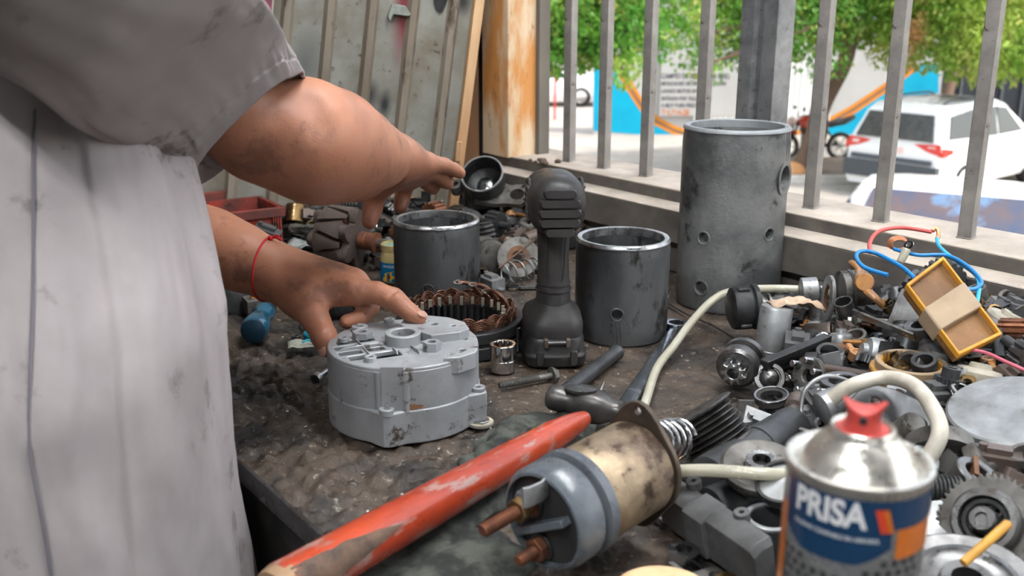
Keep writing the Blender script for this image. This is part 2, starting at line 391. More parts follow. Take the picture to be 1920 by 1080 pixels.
# leaning corrugated sheet with its batten
DM('batten', (.6, .4, .2), None, 10)
def sheet_mat():
    m = mat('painted_sheet', (.25, .25, .22), (.17, .15, .115), 9, .55, .1, .45, c3=(.07, .045, .03), s3=42, t3=.585, mixw=(.42, .62))
    nt = m.node_tree; L = nt.links; bs = nt.nodes['Principled BSDF']; src = bs.inputs['Base Color'].links[0].from_socket
    tc = nt.nodes.new('ShaderNodeTexCoord')
    sep = nt.nodes.new('ShaderNodeSeparateXYZ'); L.new(tc.outputs['Object'], sep.inputs[0])
    nz = nt.nodes.new('ShaderNodeTexNoise'); nz.inputs['Scale'].default_value = 9; nz.inputs['Detail'].default_value = 5; L.new(tc.outputs['Object'], nz.inputs['Vector'])
    def blob(cx, cz, rx, rz, wob=.5, soft=.5):
        def mth(op, a, b_=None, c_=None):
            n = nt.nodes.new('ShaderNodeMath'); n.operation = op
            for i, x in enumerate((a, b_, c_)):
                if x is None: continue
                if isinstance(x, (int, float)): n.inputs[i].default_value = x
                else: L.new(x, n.inputs[i])
            return n.outputs[0]
        dx = mth('DIVIDE', mth('SUBTRACT', sep.outputs[0], cx), rx); dz = mth('DIVIDE', mth('SUBTRACT', sep.outputs[2], cz), rz)
        d = mth('SQRT', mth('ADD', mth('MULTIPLY', dx, dx), mth('MULTIPLY', dz, dz)))
        d = mth('ADD', d, mth('MULTIPLY', mth('SUBTRACT', nz.outputs['Fac'], .5), wob))
        r = nt.nodes.new('ShaderNodeMapRange'); r.inputs['From Min'].default_value = 1; r.inputs['From Max'].default_value = 1 - soft; L.new(d, r.inputs['Value']); return r.outputs['Result']
    cur = src
    for (a, col) in SHEET_BLOBS:
        f = blob(*a); x = nt.nodes.new('ShaderNodeMix'); x.data_type = 'RGBA'; L.new(f, x.inputs['Factor']); L.new(cur, x.inputs['A']); x.inputs['B'].default_value = (*col, 1); cur = x.outputs['Result']
    L.new(cur, bs.inputs['Base Color']); return m
# sheet local frame: origin at its bottom right corner, x to the left edge is negative, z up; leaning 8 degrees
SH_O = pxd(846, 330, 1.93); lean = math.radians(8.2)
SH_X = V((1, .30, 0)).normalized(); SH_Y = V((0, 0, 1)).cross(SH_X)
SH = frame(SH_O, V((0, 0, 1)), SH_X) @ RY(lean)
def sh_uv(px, py):
    "where on the sheet the photograph's pixel lies"
    d = (pxd(px, py, 1) - CAMP).normalized(); nrm = SH.to_3x3() @ V((0, 1, 0)); t = (SH_O - CAMP).dot(nrm) / d.dot(nrm)
    return SH.inverted() @ (CAMP + d * t)
def uvb(px, py): p = sh_uv(px, py); return p.x, p.z
a = uvb(757, 60); a2 = uvb(745, 120); c1 = uvb(690, 178); c2 = uvb(722, 190); c3_ = uvb(572, 120)
SHEET_BLOBS = [((a[0], a[1] + .05, .028, .13, .5, .7), (.17, .035, .04)), ((c1[0], c1[1], .028, .035, .8, .8), (.03, .032, .035)), ((c2[0], c2[1] - .005, .016, .034, .6, .8), (.03, .032, .035)), ((c3_[0], c3_[1] + .0, .035, .07, 1.0, 1.0), (.13, .135, .13)), ((uvb(880, 5)[0] - .012, uvb(880, 5)[1], .02, .03, .6, .8), (.04, .04, .04)), ((uvb(470, 60)[0], uvb(470, 60)[1], .06, .06, 1., 1.), (.2, .18, .12))]
b = MB(); pitch = .0745; pts = [(0.0, 0)]
x = -.026
prof = [(0, 0), (-.012, 0)]
for k in range(13):
    x0 = -.024 - k * pitch; prof += [(x0, -.001), (x0 - .006, -.011), (x0 - .017, -.011), (x0 - .023, 0), (x0 - .046, .0012)]
prof.append((-1.02, 0))
H = 1.15
secs = [[(p[0], p[1], z) for p in prof] + [(p[0], p[1] + .0012, z) for p in prof[::-1]] for z in [(H + .02) * i / 12 - .085 for i in range(13)]]
b.loft(secs); n_ = len(secs[0]); rib_ = {2 + 5 * k + j for k in range(13) for j in (0, 1, 2)}; b.mi = [1 if (i % n_) in rib_ and i < 12 * n_ else 0 for i in range(len(b.f))]; m_sheet = sheet_mat(); DM('rib_tan', (.235, .205, .16), (.165, .135, .10), 14, .6, 0, .5, c3=(.07, .045, .03), s3=36, t3=.56, stretch=(1, 1, .3))
root = thing('corrugated_sheet', 'dirty ribbed metal sheet leaning behind the bench with sprayed red and black marks', 'metal sheet', SH)
b.build('panel', [m_sheet, 'rib_tan'], root, sharp=25)
b = MB(); b.box((.008, -.006, H / 2 - .08), (.018, .03, H + .1)); b.build('batten', 'batten_wood', root, bevel=.001)
u_, v_ = uvb(499, 10); DM('sticker_white', (.4, .38, .32), None, rough=.4); DM('pink', (.45, .07, .16), (.1, .06, .06), 60, .4)
b = MB(); b.box((u_, -.0122, v_ + .008), (.024, .0006, .044)); b.m = 1; b.box((u_, -.0128, v_ + .008), (.018, .0006, .038)); tag(b.build('sticker', ['sticker_white', 'pink'], mx=SH), 'small pink and black sticker on the ribbed sheet above the shoulder', 'sticker')
u_, v_ = uvb(748, 22); DM('nozzle_grey', (.26, .28, .25), (.16, .17, .15), 60, .6)
b = MB(); b.prism([(-.022, -.012), (-.016, -.02), (-.012, -.006), (.016, -.006), (.020, -.002), (.008, .012), (-.016, .012)], 0, .012, mx=RX(PI / 2)); o = b.build('wall_hook', 'nozzle_grey', mx=SH @ T(u_, -.003, v_), bevel=.0015); tag(o, 'small grey clip stuck on the ribbed sheet beside the red streak', 'clip')
u_, v_ = uvb(826, 2); b = MB(); b.prism([(-.013, .05), (-.013, -.002), (-.007, -.016), (-.002, -.02), (.004, -.02), (.008, -.01), (.012, .004), (.013, .05)][::-1], 0, .002, mx=RX(PI / 2)); tag(b.build('paint_flake', 'black_iron', mx=SH @ T(u_, -.0022, v_), bevel=0), 'jagged black torn patch high on the ribbed sheet', 'patch')
o = MB().box((0, 0, 0), (.01, .012, .038)).build('wood_peg', 'batten_wood', mx=T(*pxd(860, 284, 1.9)) @ RY(.1), bevel=.001); tag(o, 'small wooden peg fixed beside the foot of the pale batten', 'peg')
# rust blotch around a hole in the timber
# stones and dry leaves on the sill
DM('pebble', (.17, .12, .09), (.10, .075, .06), 60, .9, 0, .6)
for i, (px, py, r) in enumerate(((994, 300, .004), (1004, 303, .0035), (1012, 299, .005), (1018, 301, .008), (1024, 306, .005), (1046, 302, .006), (1020, 305, .004), (1218, 356, .006))):
    b = MB(); b.ball(r, seg=12, sc=(1, .8, .7)); sd = i * 3.1
    o = b.build('pebble', 'pebble', mx=T(*onb(px, py, .122 + r * .6)) if i < 7 else T(*onb(px, py, .106)), disp=lambda c, sd=sd: c * (1 + .35 * noise.noise(c * 180 + V((sd, 0, 0))))); 
    tag(o, 'small brown pebble or clod on the pale sill near the ochre jamb' if i < 7 else 'dry crumb lying on the lower ledge left of the tall cylinder', 'pebble', 'pebbles on the sill' if i < 7 else None)
# ------------------------------------------------------------------ the street, 2.2 m below the shop floor line
GZ = CAMP.z - 3.5
def st(px, py): return onz(px, py, GZ)
DM('street', (.42, .39, .35), (.30, .27, .24), .5, .9, 0, .5, c3=(.25, .2, .15), s3=3, t3=.60)
DM('asphalt', (.22, .21, .20), (.15, .14, .13), 1, .9, 0, .5)
DM('kerb', (.6, .58, .54), (.42, .4, .37), 2, .9)
DM('dirt', (.28, .22, .17), (.18, .14, .11), 2, .95, 0, .5)
DM('mural_blue', (.0, .38, .58), (.0, .31, .50), 1.2, .5)
DM('mural_white', (.50, .495, .48), (.43, .425, .42), .8, .6)
DM('mural_yellow', (.72, .25, .01), (.6, .2, .01), 2, .5)
DM('ink_grey', (.10, .105, .12), None, rough=.7)
DM('ink_orange', (.55, .2, .09), None, rough=.7)
DM('ink_sky', (.12, .42, .58), None, rough=.7)
DM('car_white', (.80, .80, .79), None, rough=.16, coat=.6)
DM('car_glass', (.012, .016, .018), None, rough=.04, spec=.9)
DM('car_glass_dusty', (.05, .05, .05), (.08, .08, .075), 6, .25)
DM('car_grey', (.075, .085, .095), None, rough=.5)
DM('tail_red', (.62, .03, .015), None, rough=.2, coat=.5)
DM('lamp_clear', (.75, .55, .5), None, rough=.15)
DM('tyre', (.02, .02, .02), None, rough=.8)
DM('wheel_alloy', (.45, .44, .43), (.35, .33, .3), 8, .35, .7)
DM('bark', (.20, .13, .09), (.12, .08, .055), 5, .9, 0, 1, stretch=(1, 1, .3))
DM('orange_stone', (.75, .38, .17), (.6, .3, .13), 4, .8)
DM('bike_red', (.55, .06, .03), None, rough=.2, coat=.5)
DM('blackout', (.02, .023, .03), None, rough=.5)
b = MB(); b.box((4, 26, GZ - .05), (70, 60, .1)); struct(b.build('floor_street', 'street')).name = 'floor_street'
# kerb strip and planted dirt under the big tree
p0 = st(1400, 345); p1 = st(1600, 352)
b = MB(); b.box((p0.x + 1.2, p0.y + 1.5, GZ + .05), (3.6, 2.6, .12)); struct(b.build('floor_dirt', 'dirt', bevel=.02)).name = 'trim_6'
b = MB(); b.box((p0.x + 1.2, p0.y + .12, GZ + .07), (3.8, .18, .16)); o = b.build('kerb', 'kerb', bevel=.02); tag(o, 'pale concrete kerb around the planted dirt by the tree trunk', 'kerb')
# painted wall: one thing with mural shapes
WD = 26.8
def wl(px, py): p = pxd(px, py, WD * 1.0); return p
wy = st(1200, 252).y
def onw(px, py, off=0.):
    d = (pxd(px, py, 1) - CAMP); t = (wy - off) / d.y; q = CAMP + d * t; return (q.x, q.z)
root = thing('painted_wall', 'street wall painted white with a blue mural swept by a yellow band', 'wall')
xl = onw(1113, 200)[0]; xr = onw(1760, 200)[0]
b = MB(); b.box(((xl + xr) / 2, wy + .12, GZ + 2.1), (xr - xl, .24, 4.2)); b.build('wall_body', 'mural_white', root)
def mural(name, m, pts, off, th=.004):
    P = [onw(*p, off) for p in pts]
    a = sum(P[i][0] * P[(i + 1) % len(P)][1] - P[(i + 1) % len(P)][0] * P[i][1] for i in range(len(P)))
    if a < 0: P = P[::-1]
    b = MB(); b.prism(P, 0, th, mx=frame((0, wy - off, 0), (0, -1, 0), (1, 0, 0)) @ Matrix.Diagonal((1, 1, 1, 1)))
    return b.build(name, m, root)
low = GZ
curve = [(1140, 90), (1168, 140), (1190, 178), (1208, 205), (1232, 228), (1262, 243), (1300, 256), (1345, 264), (1400, 268), (1460, 262), (1500, 252), (1540, 238), (1600, 205), (1660, 165), (1720, 120)]
def offs(c, k):
    o = []
    for i in range(len(c)):
        a = V(c[max(i - 1, 0)]); q = V(c[min(i + 1, len(c) - 1)]); t = (q - a).normalized(); n_ = V((-t.y, t.x)); o.append((c[i][0] + n_.x * k, c[i][1] + n_.y * k))
    return o
mural('blue_field', 'mural_blue', [(1113, 90)] + curve[:] + [(1760, 120), (1760, 300), (1113, 245)], .004)
def band(nm, m, k0, k1, off): mural(nm, m, offs(curve, k0) + offs(curve, k1)[::-1], off)
band('yellow_band', 'mural_yellow', -8, 8, .008); band('dark_stripe', 'ink_grey', -1.5, 2.0, .012)
DM('corrugated_white', (.74, .74, .73), None, rough=.5)
# corrugated gate with the lettering
gx0, gz0 = onw(1236, 240, .1); gx1 = onw(1555, 240, .1)[0]
b = MB(); n_ = 96
secs = [[(gx0 + .9 + (gx1 - gx0 - .9) * i / n_, wy - .05 - (.02 if (i // 2) % 2 else 0), z) for i in range(n_ + 1)] for z in (GZ + .35, GZ + 3.2)]
b.loft(secs, cap=False, closed=False)
g = b.build('gate_sheet', 'corrugated_white', root, sharp=20)
def wtext(s, px, py, hpx, m, wpx):
    vs, fs = text_mesh(s, 1, bold=.035, align='LEFT')
    x0, z0 = onw(px, py, .09); x1, z1 = onw(px, py - hpx, .09); xe = onw(px + wpx, py, .09)[0]
    W = max(v[0] for v in vs); k = (z1 - z0) / .7
    b = MB(); b.add([(v[0] * (xe - x0) / W, v[1] * k, 0) for v in vs], fs, frame((x0, wy - .09, z0), (0, -1, 0), (1, 0, 0))); b.build('lettering', m, root)
b = MB(); b.box(((onw(1236, 200)[0] + onw(1392, 200)[0]) / 2, wy - .06, GZ + 1.75), (onw(1392, 200)[0] - onw(1236, 200)[0], .05, 2.5)); b.build('sign_panel', 'mural_white', root)
for s_, px, py, h_, w_, m_ in (('CAMBIO DE ACEITE (DK GRE.)', 1240, 147, 9, 128, 'ink_grey'), ('METALICAS INST. RECTIFICACION Y DREZAAR', 1240, 160, 7, 122, 'ink_grey'), ('LAVADO MOTOR INYECCION', 1240, 174, 7, 94, 'ink_grey'), ('ENTRADA POR TALLER PROSS', 1240, 188, 7, 94, 'ink_grey'), ('A MUY BUEN PRECIO', 1240, 201, 7, 72, 'ink_grey'), ('Tel.714-28', 1240, 216, 11, 52, 'ink_orange')):
    wtext(s_, px, py, h_, m_, w_)
wtext('MAS', 1437, 193, 9, 'ink_sky', 24)
x0, z0 = onw(1440, 235, .1); 
# dark building right of the mural, and pale building far left
b = MB(); xa = onw(1760, 150)[0]; b.box((xa + 5.3, wy + 1, GZ + 2.4), (10, 2, 4.8)); b.m = 1
for k in range(14): b.box((xa + .6 + k * .55, wy - .03, GZ + 2.3), (.07, .06, 4.4))
tag(b.build('dark_gate', ['blackout', 'car_grey']), 'dark barred gate beyond the white car at the right', 'gate')
DM('pale_house', (.80, .78, .74), (.7, .68, .64), .6, .7)
b = MB(); b.box((-2, 44, GZ + 2.5), (22, 3, 5)); tag(b.build('pale_building', 'pale_house'), 'sun-bleached pale building far down the street', 'building')
# ---- generic car from a side profile
def car(name, label, mx, L_, W_, prof, belt, roof_in, glassm, parts, wheels, body='car_white', hood_in=.04):
    "prof: (x,z) upper silhouette from rear to front; belt z; body width narrows above the belt"
    root = thing(name, label, 'car', mx)
    xs = [p[0] for p in prof]; secs = []
    def top(x):
        for (xa, za), (xb, zb) in zip(prof, prof[1:]):
            if xa <= x <= xb: return za + (zb - za) * (x - xa) / (xb - xa)
        return prof[-1][1]
    XS = sorted(set(xs + [xs[0] + (xs[-1] - xs[0]) * i / 44 for i in range(45)]))
    for x in XS:
        zt = top(x); wl_ = W_ / 2 * (1 - .07 * abs((x - L_ / 2) / (L_ / 2)) ** 4); zb = .22; bz = min(belt, zt - .02)
        k = max(0, zt - belt); wr = wl_ - roof_in * min(1, k / .5) - .02
        sec = []
        half = [(wl_ * .93, zb), (wl_, zb + .12), (wl_ + .01, (zb + bz) / 2), (wl_ - .01, bz - .04), (wl_ - .035, bz)]
        half += [(wl_ - .035 + (wr - wl_ + .035) * .5, bz + (zt - bz) * .5), (wr, bz + (zt - bz) * .88), (wr - .07, zt - .01), (wr * .6, zt + .015), (0, zt + .02)]
        full = [(x, -y, z) for y, z in half] + [(x, y, z) for y, z in half[::-1][1:]]
        secs.append(full)
    b = MB(); b.loft(secs); b.build('body', body, root, sharp=35)
    def sideglass(nm, poly, m=glassm):
        for s_ in (-1, 1):
            vs = []
            for x, z in poly:
                f = (z - belt) / max(.05, top(x) - belt); wl_ = W_ / 2 * (1 - .07 * abs((x - L_ / 2) / (L_ / 2)) ** 4); wr = wl_ - roof_in - .02
                y = wl_ - .035 + (wr - wl_ + .035) * min(1, f * 1.0) + .014; vs.append((x, s_ * y, z))
            n = len(vs); b = MB(); vs2 = [(x, y - s_ * .03, z) for x, y, z in vs]
            fs = [tuple(range(n)) if s_ < 0 else tuple(range(n - 1, -1, -1)), tuple(range(2 * n - 1, n - 1, -1)) if s_ < 0 else tuple(range(n, 2 * n))] + [(i, (i + 1) % n, n + (i + 1) % n, n + i) for i in range(n)]
            b.add(vs + vs2, fs); b.build(nm, m, root, sharp=50)
    def slab(nm, quad, m, th=.02, out=.012):
        q = [V(p) for p in quad]; n_ = (q[1] - q[0]).cross(q[-1] - q[0]).normalized(); n = len(q)
        b = MB(); b.add([p + n_ * out for p in q] + [p - n_ * th for p in q], [tuple(range(n)), tuple(range(2 * n - 1, n - 1, -1))] + [((i + 1) % n, i, n + i, n + (i + 1) % n) for i in range(n)]); return b.build(nm, m, root, sharp=50)
    parts(root, sideglass, slab)
    for wx in wheels:
        for s_ in (-1, 1):
            b = MB(); fr = frame((wx, s_ * (W_ / 2 - .2), .33), (0, s_, 0)); b.ring(.33, .2, 0, .21, 32, fr, bev=.03); t = b.build('wheel', 'tyre', root)
            b = MB(); b.lathe([(.2, .17), (.19, .19), (.16, .15), (.05, .17), (0, .18)], 24, fr)
            for k in range(5):
                a = 2 * PI * k / 5; b.box((.11, 0, .17), (.14, .05, .03), fr @ RZ(a))
            b.build('rim', 'wheel_alloy', t)
    return root
# white SUV, rear towards us
def suv_parts(root, sg, slab):
    sg('side_window', [(.35, 1.12), (.50, 1.50), (1.25, 1.58), (1.25, 1.10)]); sg('side_window', [(1.32, 1.10), (1.32, 1.58), (2.1, 1.58), (2.1, 1.08)]); sg('side_window', [(2.17, 1.08), (2.17, 1.58), (2.55, 1.54), (3.15, 1.08)])
    slab('rear_window', [(.05, .74, 1.08), (.05, -.74, 1.08), (.235, -.62, 1.52), (.235, .62, 1.52)], 'car_glass_dusty', .01, .045)
    slab('windscreen', [(3.35, -.7, 1.05), (3.35, .7, 1.05), (2.6, .6, 1.6), (2.6, -.6, 1.6)], 'car_glass')
    slab('bumper', [(-.02, .90, .36), (-.02, -.90, .36), (-.03, -.90, .66), (-.03, .90, .66)], 'car_grey', .10, .04)
    slab('bumper_trim', [(-.03, .78, .69), (-.03, -.78, .69), (.0, -.78, .76), (.0, .78, .76)], 'car_grey', .02, .03)
    slab('number_plate', [(.015, .22, .84), (.015, -.22, .84), (.03, -.22, .95), (.03, .22, .95)], 'lamp_clear', .01, .02)
    for s_ in (-1, 1):
        q = [(.035, s_ * .90, .86), (.035, s_ * .66, .92), (.06, s_ * .38, 1.03), (.06, s_ * .88, 1.06)]
        slab('tail_lamp', q if s_ > 0 else q[::-1], 'tail_red', .02, .03)
        q = [(.05, s_ * .80, .95), (.05, s_ * .68, .95), (.055, s_ * .66, 1.01), (.055, s_ * .80, 1.01)]
        slab('lamp_lens', q if s_ > 0 else q[::-1], 'lamp_clear', .01, .036)
        q = [(.04, s_ * .935, .84), (.34, s_ * .965, .88), (.34, s_ * .965, .96), (.04, s_ * .935, 1.0)]
        slab('side_lamp', q if s_ < 0 else q[::-1], 'tail_red', .02, .012)
        b = MB(); b.tube([(.6, s_ * .56, 1.70), (.8, s_ * .58, 1.76), (2.2, s_ * .58, 1.76), (2.4, s_ * .56, 1.72)], .018); b.build('roof_rail', 'car_grey', root)
    slab('sunroof', [(.55, -.45, 1.69), (1.9, -.45, 1.725), (1.9, .45, 1.725), (.55, .45, 1.69)], 'car_glass_dusty', .01, .015)
pr = st(1662, 372); hd = math.radians(40)
car('white_suv', 'white off-road estate car with red tail lamps parked under the tree', T(pr.x, pr.y, GZ) @ RZ(hd), 4.6, 1.88, [(0, .80), (.03, 1.02), (.28, 1.60), (.5, 1.685), (1.2, 1.72), (2.3, 1.71), (2.7, 1.62), (3.4, 1.06), (4.4, .92), (4.6, .70)], 1.06, .17, 'car_glass', suv_parts, (.92, 3.7))
# near car: dark windscreen facing the shop
def near_parts(root, sg, slab):
    sg('side_window', [(2.0, 1.06), (2.05, 1.58), (3.0, 1.56), (3.6, 1.06)])
    slab('windscreen', [(3.78, -.84, 1.00), (3.78, .84, 1.00), (2.86, .68, 1.66), (2.86, -.68, 1.66)], 'car_screen_reflect', .02, .05)
DM('car_screen_reflect', (.02, .05, .11), (.10, .06, .05), 2.2, .06, 0, 0, c3=(.10, .17, .28), s3=1.6, t3=.52, spec=1.0, rvar=0)  # blue sky and brown reflections put into the glass colour
pr = pxd(1785, 345, 10.0); hd = math.radians(-118)
car('parked_car', 'white car with a wide dark windscreen parked close outside the window', T(pr.x - 2.4 * math.cos(hd), pr.y - 2.4 * math.sin(hd), GZ) @ RZ(hd), 4.7, 2.15, [(0, .9), (.05, 1.0), (1.2, 1.02), (1.45, 1.62), (2.1, 1.71), (2.6, 1.72), (2.85, 1.68), (3.8, 1.03), (4.5, .92), (4.7, .75)], 1.02, .17, 'car_glass', near_parts, (.9, 3.8))
# far white saloon at the left
def far_parts(root, sg, slab):
    sg('side_window', [(.6, .98), (1.0, 1.36), (1.9, 1.42), (1.9, .98)], 'car_glass_dusty'); sg('side_window', [(2.0, .98), (2.0, 1.42), (2.6, 1.36), (3.2, .96)], 'car_glass_dusty')
pr = st(1090, 207); car('white_saloon', 'white saloon parked far away beyond the left window bars', T(pr.x - 3.5, pr.y + 1.9, GZ) @ RZ(math.radians(0)), 4.5, 1.75, [(0, .75), (.1, .95), (.7, 1.0), (1.2, 1.44), (2.4, 1.46), (3.3, 1.0), (4.3, .85), (4.5, .6)], .96, .15, 'car_glass_dusty', far_parts, (.9, 3.55)).scale = (1, 1, 1)
# round road sign and red pole far left, seen between jamb and first bar
p = st(1040, 224); b = MB(); b.cyl((0, 0, 0), (0, 0, 1.6), .03); o = b.build('red_pole', 'tail_red', mx=T(*p)); tag(o, 'thin red marker pole at the far kerb by the white saloon', 'pole')
# motorcycle
pm = st(1520, 300); root = thing('motorcycle', 'black motorcycle with red trim parked behind the tree trunk', 'motorcycle', T(*pm) @ RZ(math.radians(8)))
def wheelm(x):
    b = MB(); fr = frame((x, -.05, .31), (0, 1, 0)); b.ring(.31, .235, 0, .1, 32, fr, bev=.035); o = b.build('wheel', 'tyre', root)
    b = MB(); b.ring(.235, .21, .02, .08, 28, fr); b.cyl((x, -.06, .31), (x, .06, .31), .045)
    for k in range(6): b.box((.12, 0, .05), (.22, .02, .02), fr @ RZ(PI * k / 3))
    b.build('rim', 'wheel_alloy', o)
wheelm(-.62); wheelm(.66)
b = MB(); b.loft([[(x, y * w_, z + h_ * k) for y, k in ((-1, 0), (-1, .6), (-.5, 1), (.5, 1), (1, .6), (1, 0))] for x, w_, z, h_ in ((-.38, .10, .78, .12), (-.25, .16, .74, .26), (-.05, .17, .74, .28), (.12, .12, .76, .18))]); b.build('fuel_tank', 'bike_red', root)
b = MB(); b.loft([[(x, y * w_, z + h_ * k) for y, k in ((-1, 0), (-1, .6), (-.5, 1), (.5, 1), (1, .6), (1, 0))] for x, w_, z, h_ in ((.1, .10, .76, .10), (.35, .14, .74, .12), (.7, .12, .80, .13), (.95, .06, .92, .08))]); b.build('seat', 'black_rubber', root)
b = MB(); b.box((-.05, 0, .45), (.36, .26, .3)); b.cyl((-.05, 0, .5), (-.25, 0, .75), .1); b.cyl((.1, .14, .28), (.75, .16, .34), .045); b.build('engine', 'mid_steel', root, bevel=.02)
b = MB(); b.tube([(-.62, .1, .31), (-.40, .1, .85)], .025); b.tube([(-.62, -.1, .31), (-.40, -.1, .85)], .025); b.tube([(-.4, 0, .85), (-.1, 0, .72), (.3, 0, .7), (.66, .1, .31)], .025); b.build('fork', 'black_iron', root)
b = MB(); b.tube(spline([(-.20, -.36, 1.04), (-.3, -.2, 1.02), (-.38, 0, .98), (-.3, .2, 1.02), (-.20, .36, 1.04)]), .014); b.ball(.07, T(-.36, -.25, 1.16), sc=(.3, 1, .7)); b.ball(.07, T(-.36, .25, 1.16), sc=(.3, 1, .7)); b.build('handlebar', 'black_iron', root)
b = MB(); b.ball(.11, T(-.52, 0, .88)); b.build('headlamp', 'lamp_clear', root)
b = MB(); b.loft([[(x, y * .10, z + .05 * k) for y, k in ((-1, -1), (-1, 1), (1, 1), (1, -1))] for x, z in ((-.62 + .36 * math.cos(t), .31 + .36 * math.sin(t)) for t in (2.6, 2.2, 1.8, 1.4, 1.0))]); b.build('mudguard', 'bike_red', root)
p = st(1483, 333); b = MB(); b.ball(.3, seg=16, sc=(1, .8, .72)); o = b.build('boulder', 'orange_stone', mx=T(p.x, p.y, GZ + .12), disp=lambda c: c * (1 + .2 * noise.noise(c * 3))); tag(o, 'orange-brown boulder at the foot of the tree trunk', 'boulder')
# trees
leafm = {}
def leaf_mat(nm, c, c2, c3, sc_=.9):
    m = mat(nm, c, c2, sc_, .45, 0, 0, c3=c3, s3=2.2, t3=.52, mixw=(.42, .58)); m.node_tree.nodes['Principled BSDF'].inputs['Subsurface Weight'].default_value = 0
    nt = m.node_tree; L = nt.links; bs = nt.nodes['Principled BSDF']; out = nt.nodes['Material Output']
    tr = nt.nodes.new('ShaderNodeBsdfTranslucent'); mx_ = nt.nodes.new('ShaderNodeMixShader'); mx_.inputs[0].default_value = .45
    L.new(bs.inputs['Base Color'].links[0].from_socket, tr.inputs['Color']); L.new(bs.outputs[0], mx_.inputs[1]); L.new(tr.outputs[0], mx_.inputs[2]); L.new(mx_.outputs[0], out.inputs['Surface']); M[nm] = m
leaf_mat('leaf_green', (.075, .25, .035), (.17, .36, .05), (.42, .46, .11)); leaf_mat('leaf_yellow', (.20, .38, .05), (.34, .46, .08), (.50, .50, .14)); leaf_mat('leaf_dry', (.42, .20, .09), (.5, .28, .12), (.3, .15, .07))
def tree(base, label, clumps, m, trunk_pts, tr, n_leaf, seed, mats_extra=None):
    rr = random.Random(seed); root = thing('tree', label, 'tree', T(*base), None)
    b = MB(); tp = spline(trunk_pts, 6); b.tube(tp, [tr * (1 - .55 * i / (len(tp) - 1)) for i in range(len(tp))], 12)
    for c, r in clumps:
        e = V(c); s0 = tp[-1 - rr.randrange(0, 5)]; mid = (s0 + e) / 2 + V((rr.uniform(-.2, .2), rr.uniform(-.2, .2), .2)); pp = spline([s0, mid, e], 5); b.tube(pp, [tr * .45 * (1 - .8 * i / (len(pp) - 1)) for i in range(len(pp))], 7)
    b.build('trunk', 'bark', root)
    vs, fs = [], []; tot = sum(r[0] * r[1] * r[2] for c, r in clumps) ** 1
    for c, r in clumps:
        k = int(n_leaf * r[0] * r[1] * r[2] / tot)
        for _ in range(k):
            while 1:
                q = V((rr.uniform(-1, 1), rr.uniform(-1, 1), rr.uniform(-1, 1))); l = q.length
                if .35 < l < 1 + .2 * noise.noise(V(c) + q * 2.3): break
            p = V((c[0] + q.x * r[0], c[1] + q.y * r[1], c[2] + q.z * r[2]))
            if p.z + base[2] < GZ + 1.9: continue
            d = V((rr.gauss(0, .6), rr.gauss(0, .6), rr.gauss(-.6, .5))).normalized(); side = d.cross(V((rr.gauss(0, 1), rr.gauss(0, 1), rr.gauss(0, 1)))).normalized(); nn_ = d.cross(side)
            L_ = rr.uniform(.09, .15); W_ = L_ * .42; o = len(vs)
            vs += [p, p + d * L_ * .35 + side * W_ * .5 + nn_ * .006, p + d * L_ * .75 + side * W_ * .35 + nn_ * .004, p + d * L_, p + d * L_ * .75 - side * W_ * .35 + nn_ * .004, p + d * L_ * .35 - side * W_ * .5 + nn_ * .006]
            fs += [(o, o + 1, o + 2, o + 3), (o, o + 3, o + 4, o + 5)]
    b = MB(); b.add(vs, fs); b.build('foliage', m, root)
    return root
def ell(px, py, d, rx, rz, ry=None): p = pxd(px, py, d); return p, (rx, ry or rx * .8, rz)
def tr_at(px, py, lab, cl, m, trunk, trr, n, seed, ex=None):
    base = st(px, py); c2 = [(c - base, r) for c, r in cl]
    tree(base, lab, c2, m, trunk, trr, n, seed)
tr_at(1500, 330, 'big leafy tree with a brown trunk behind the motorcycle, centre of the street', [ell(1480, 40, 19.5, 1.5, .75), ell(1600, 20, 20, 1.4, .75), ell(1380, 30, 19.5, 1.1, 1.0), ell(1300, 70, 19, .55, .75), ell(1540, 110, 19, .55, .45), ell(1450, 85, 19, .5, .45), ell(1330, 120, 19, .4, .4), ell(1450, -60, 20, 2.2, 1.1), ell(1620, -60, 21, 1.8, 1.0)], 'leaf_green', [(0, 0, 0), (.25, 0, .8), (.35, .1, 1.4), (.75, .1, 2.3), (.8, 0, 3.0)], .26, 26000, 1)
tr_at(985, 300, 'dark green leafy tree filling the window beside the ochre jamb', [ell(1010, 40, 17, 1.2, .95), ell(1100, 20, 17, 1.3, .95), ell(1180, 60, 16.5, .75, .75), ell(1170, 130, 16, .38, .35), ell(1060, 100, 17, .8, .35), ell(1230, 10, 18, .9, .8), ell(1100, -70, 17.5, 1.8, .9), ell(980, -40, 17.5, 1.3, .9)], 'leaf_green', [(0, 0, 0), (-.1, 0, .9), (.1, .1, 1.8), (.3, .1, 2.6)], .2, 24000, 2)
tr_at(1770, 260, 'yellow-green leafy tree above the white off-road car', [ell(1740, 60, 19, 1.0, .75), ell(1830, 80, 18, .9, .75), ell(1900, 60, 17.5, 1.2, .9), ell(1690, 30, 20, .9, .8), ell(1780, 0, 19, 1.5, .7), ell(1880, -20, 18, 1.6, .8), ell(1790, -70, 19, 2., .8), ell(1950, 110, 17.5, .6, .45), ell(1660, 80, 20, .5, .5)], 'leaf_yellow', [(0, 0, 0), (-.1, 0, .9), (.1, .1, 1.8), (0, .1, 2.6)], .2, 24000, 3)
rr = random.Random(5); vs, fs = [], []; c = pxd(1712, 62, 18.0)
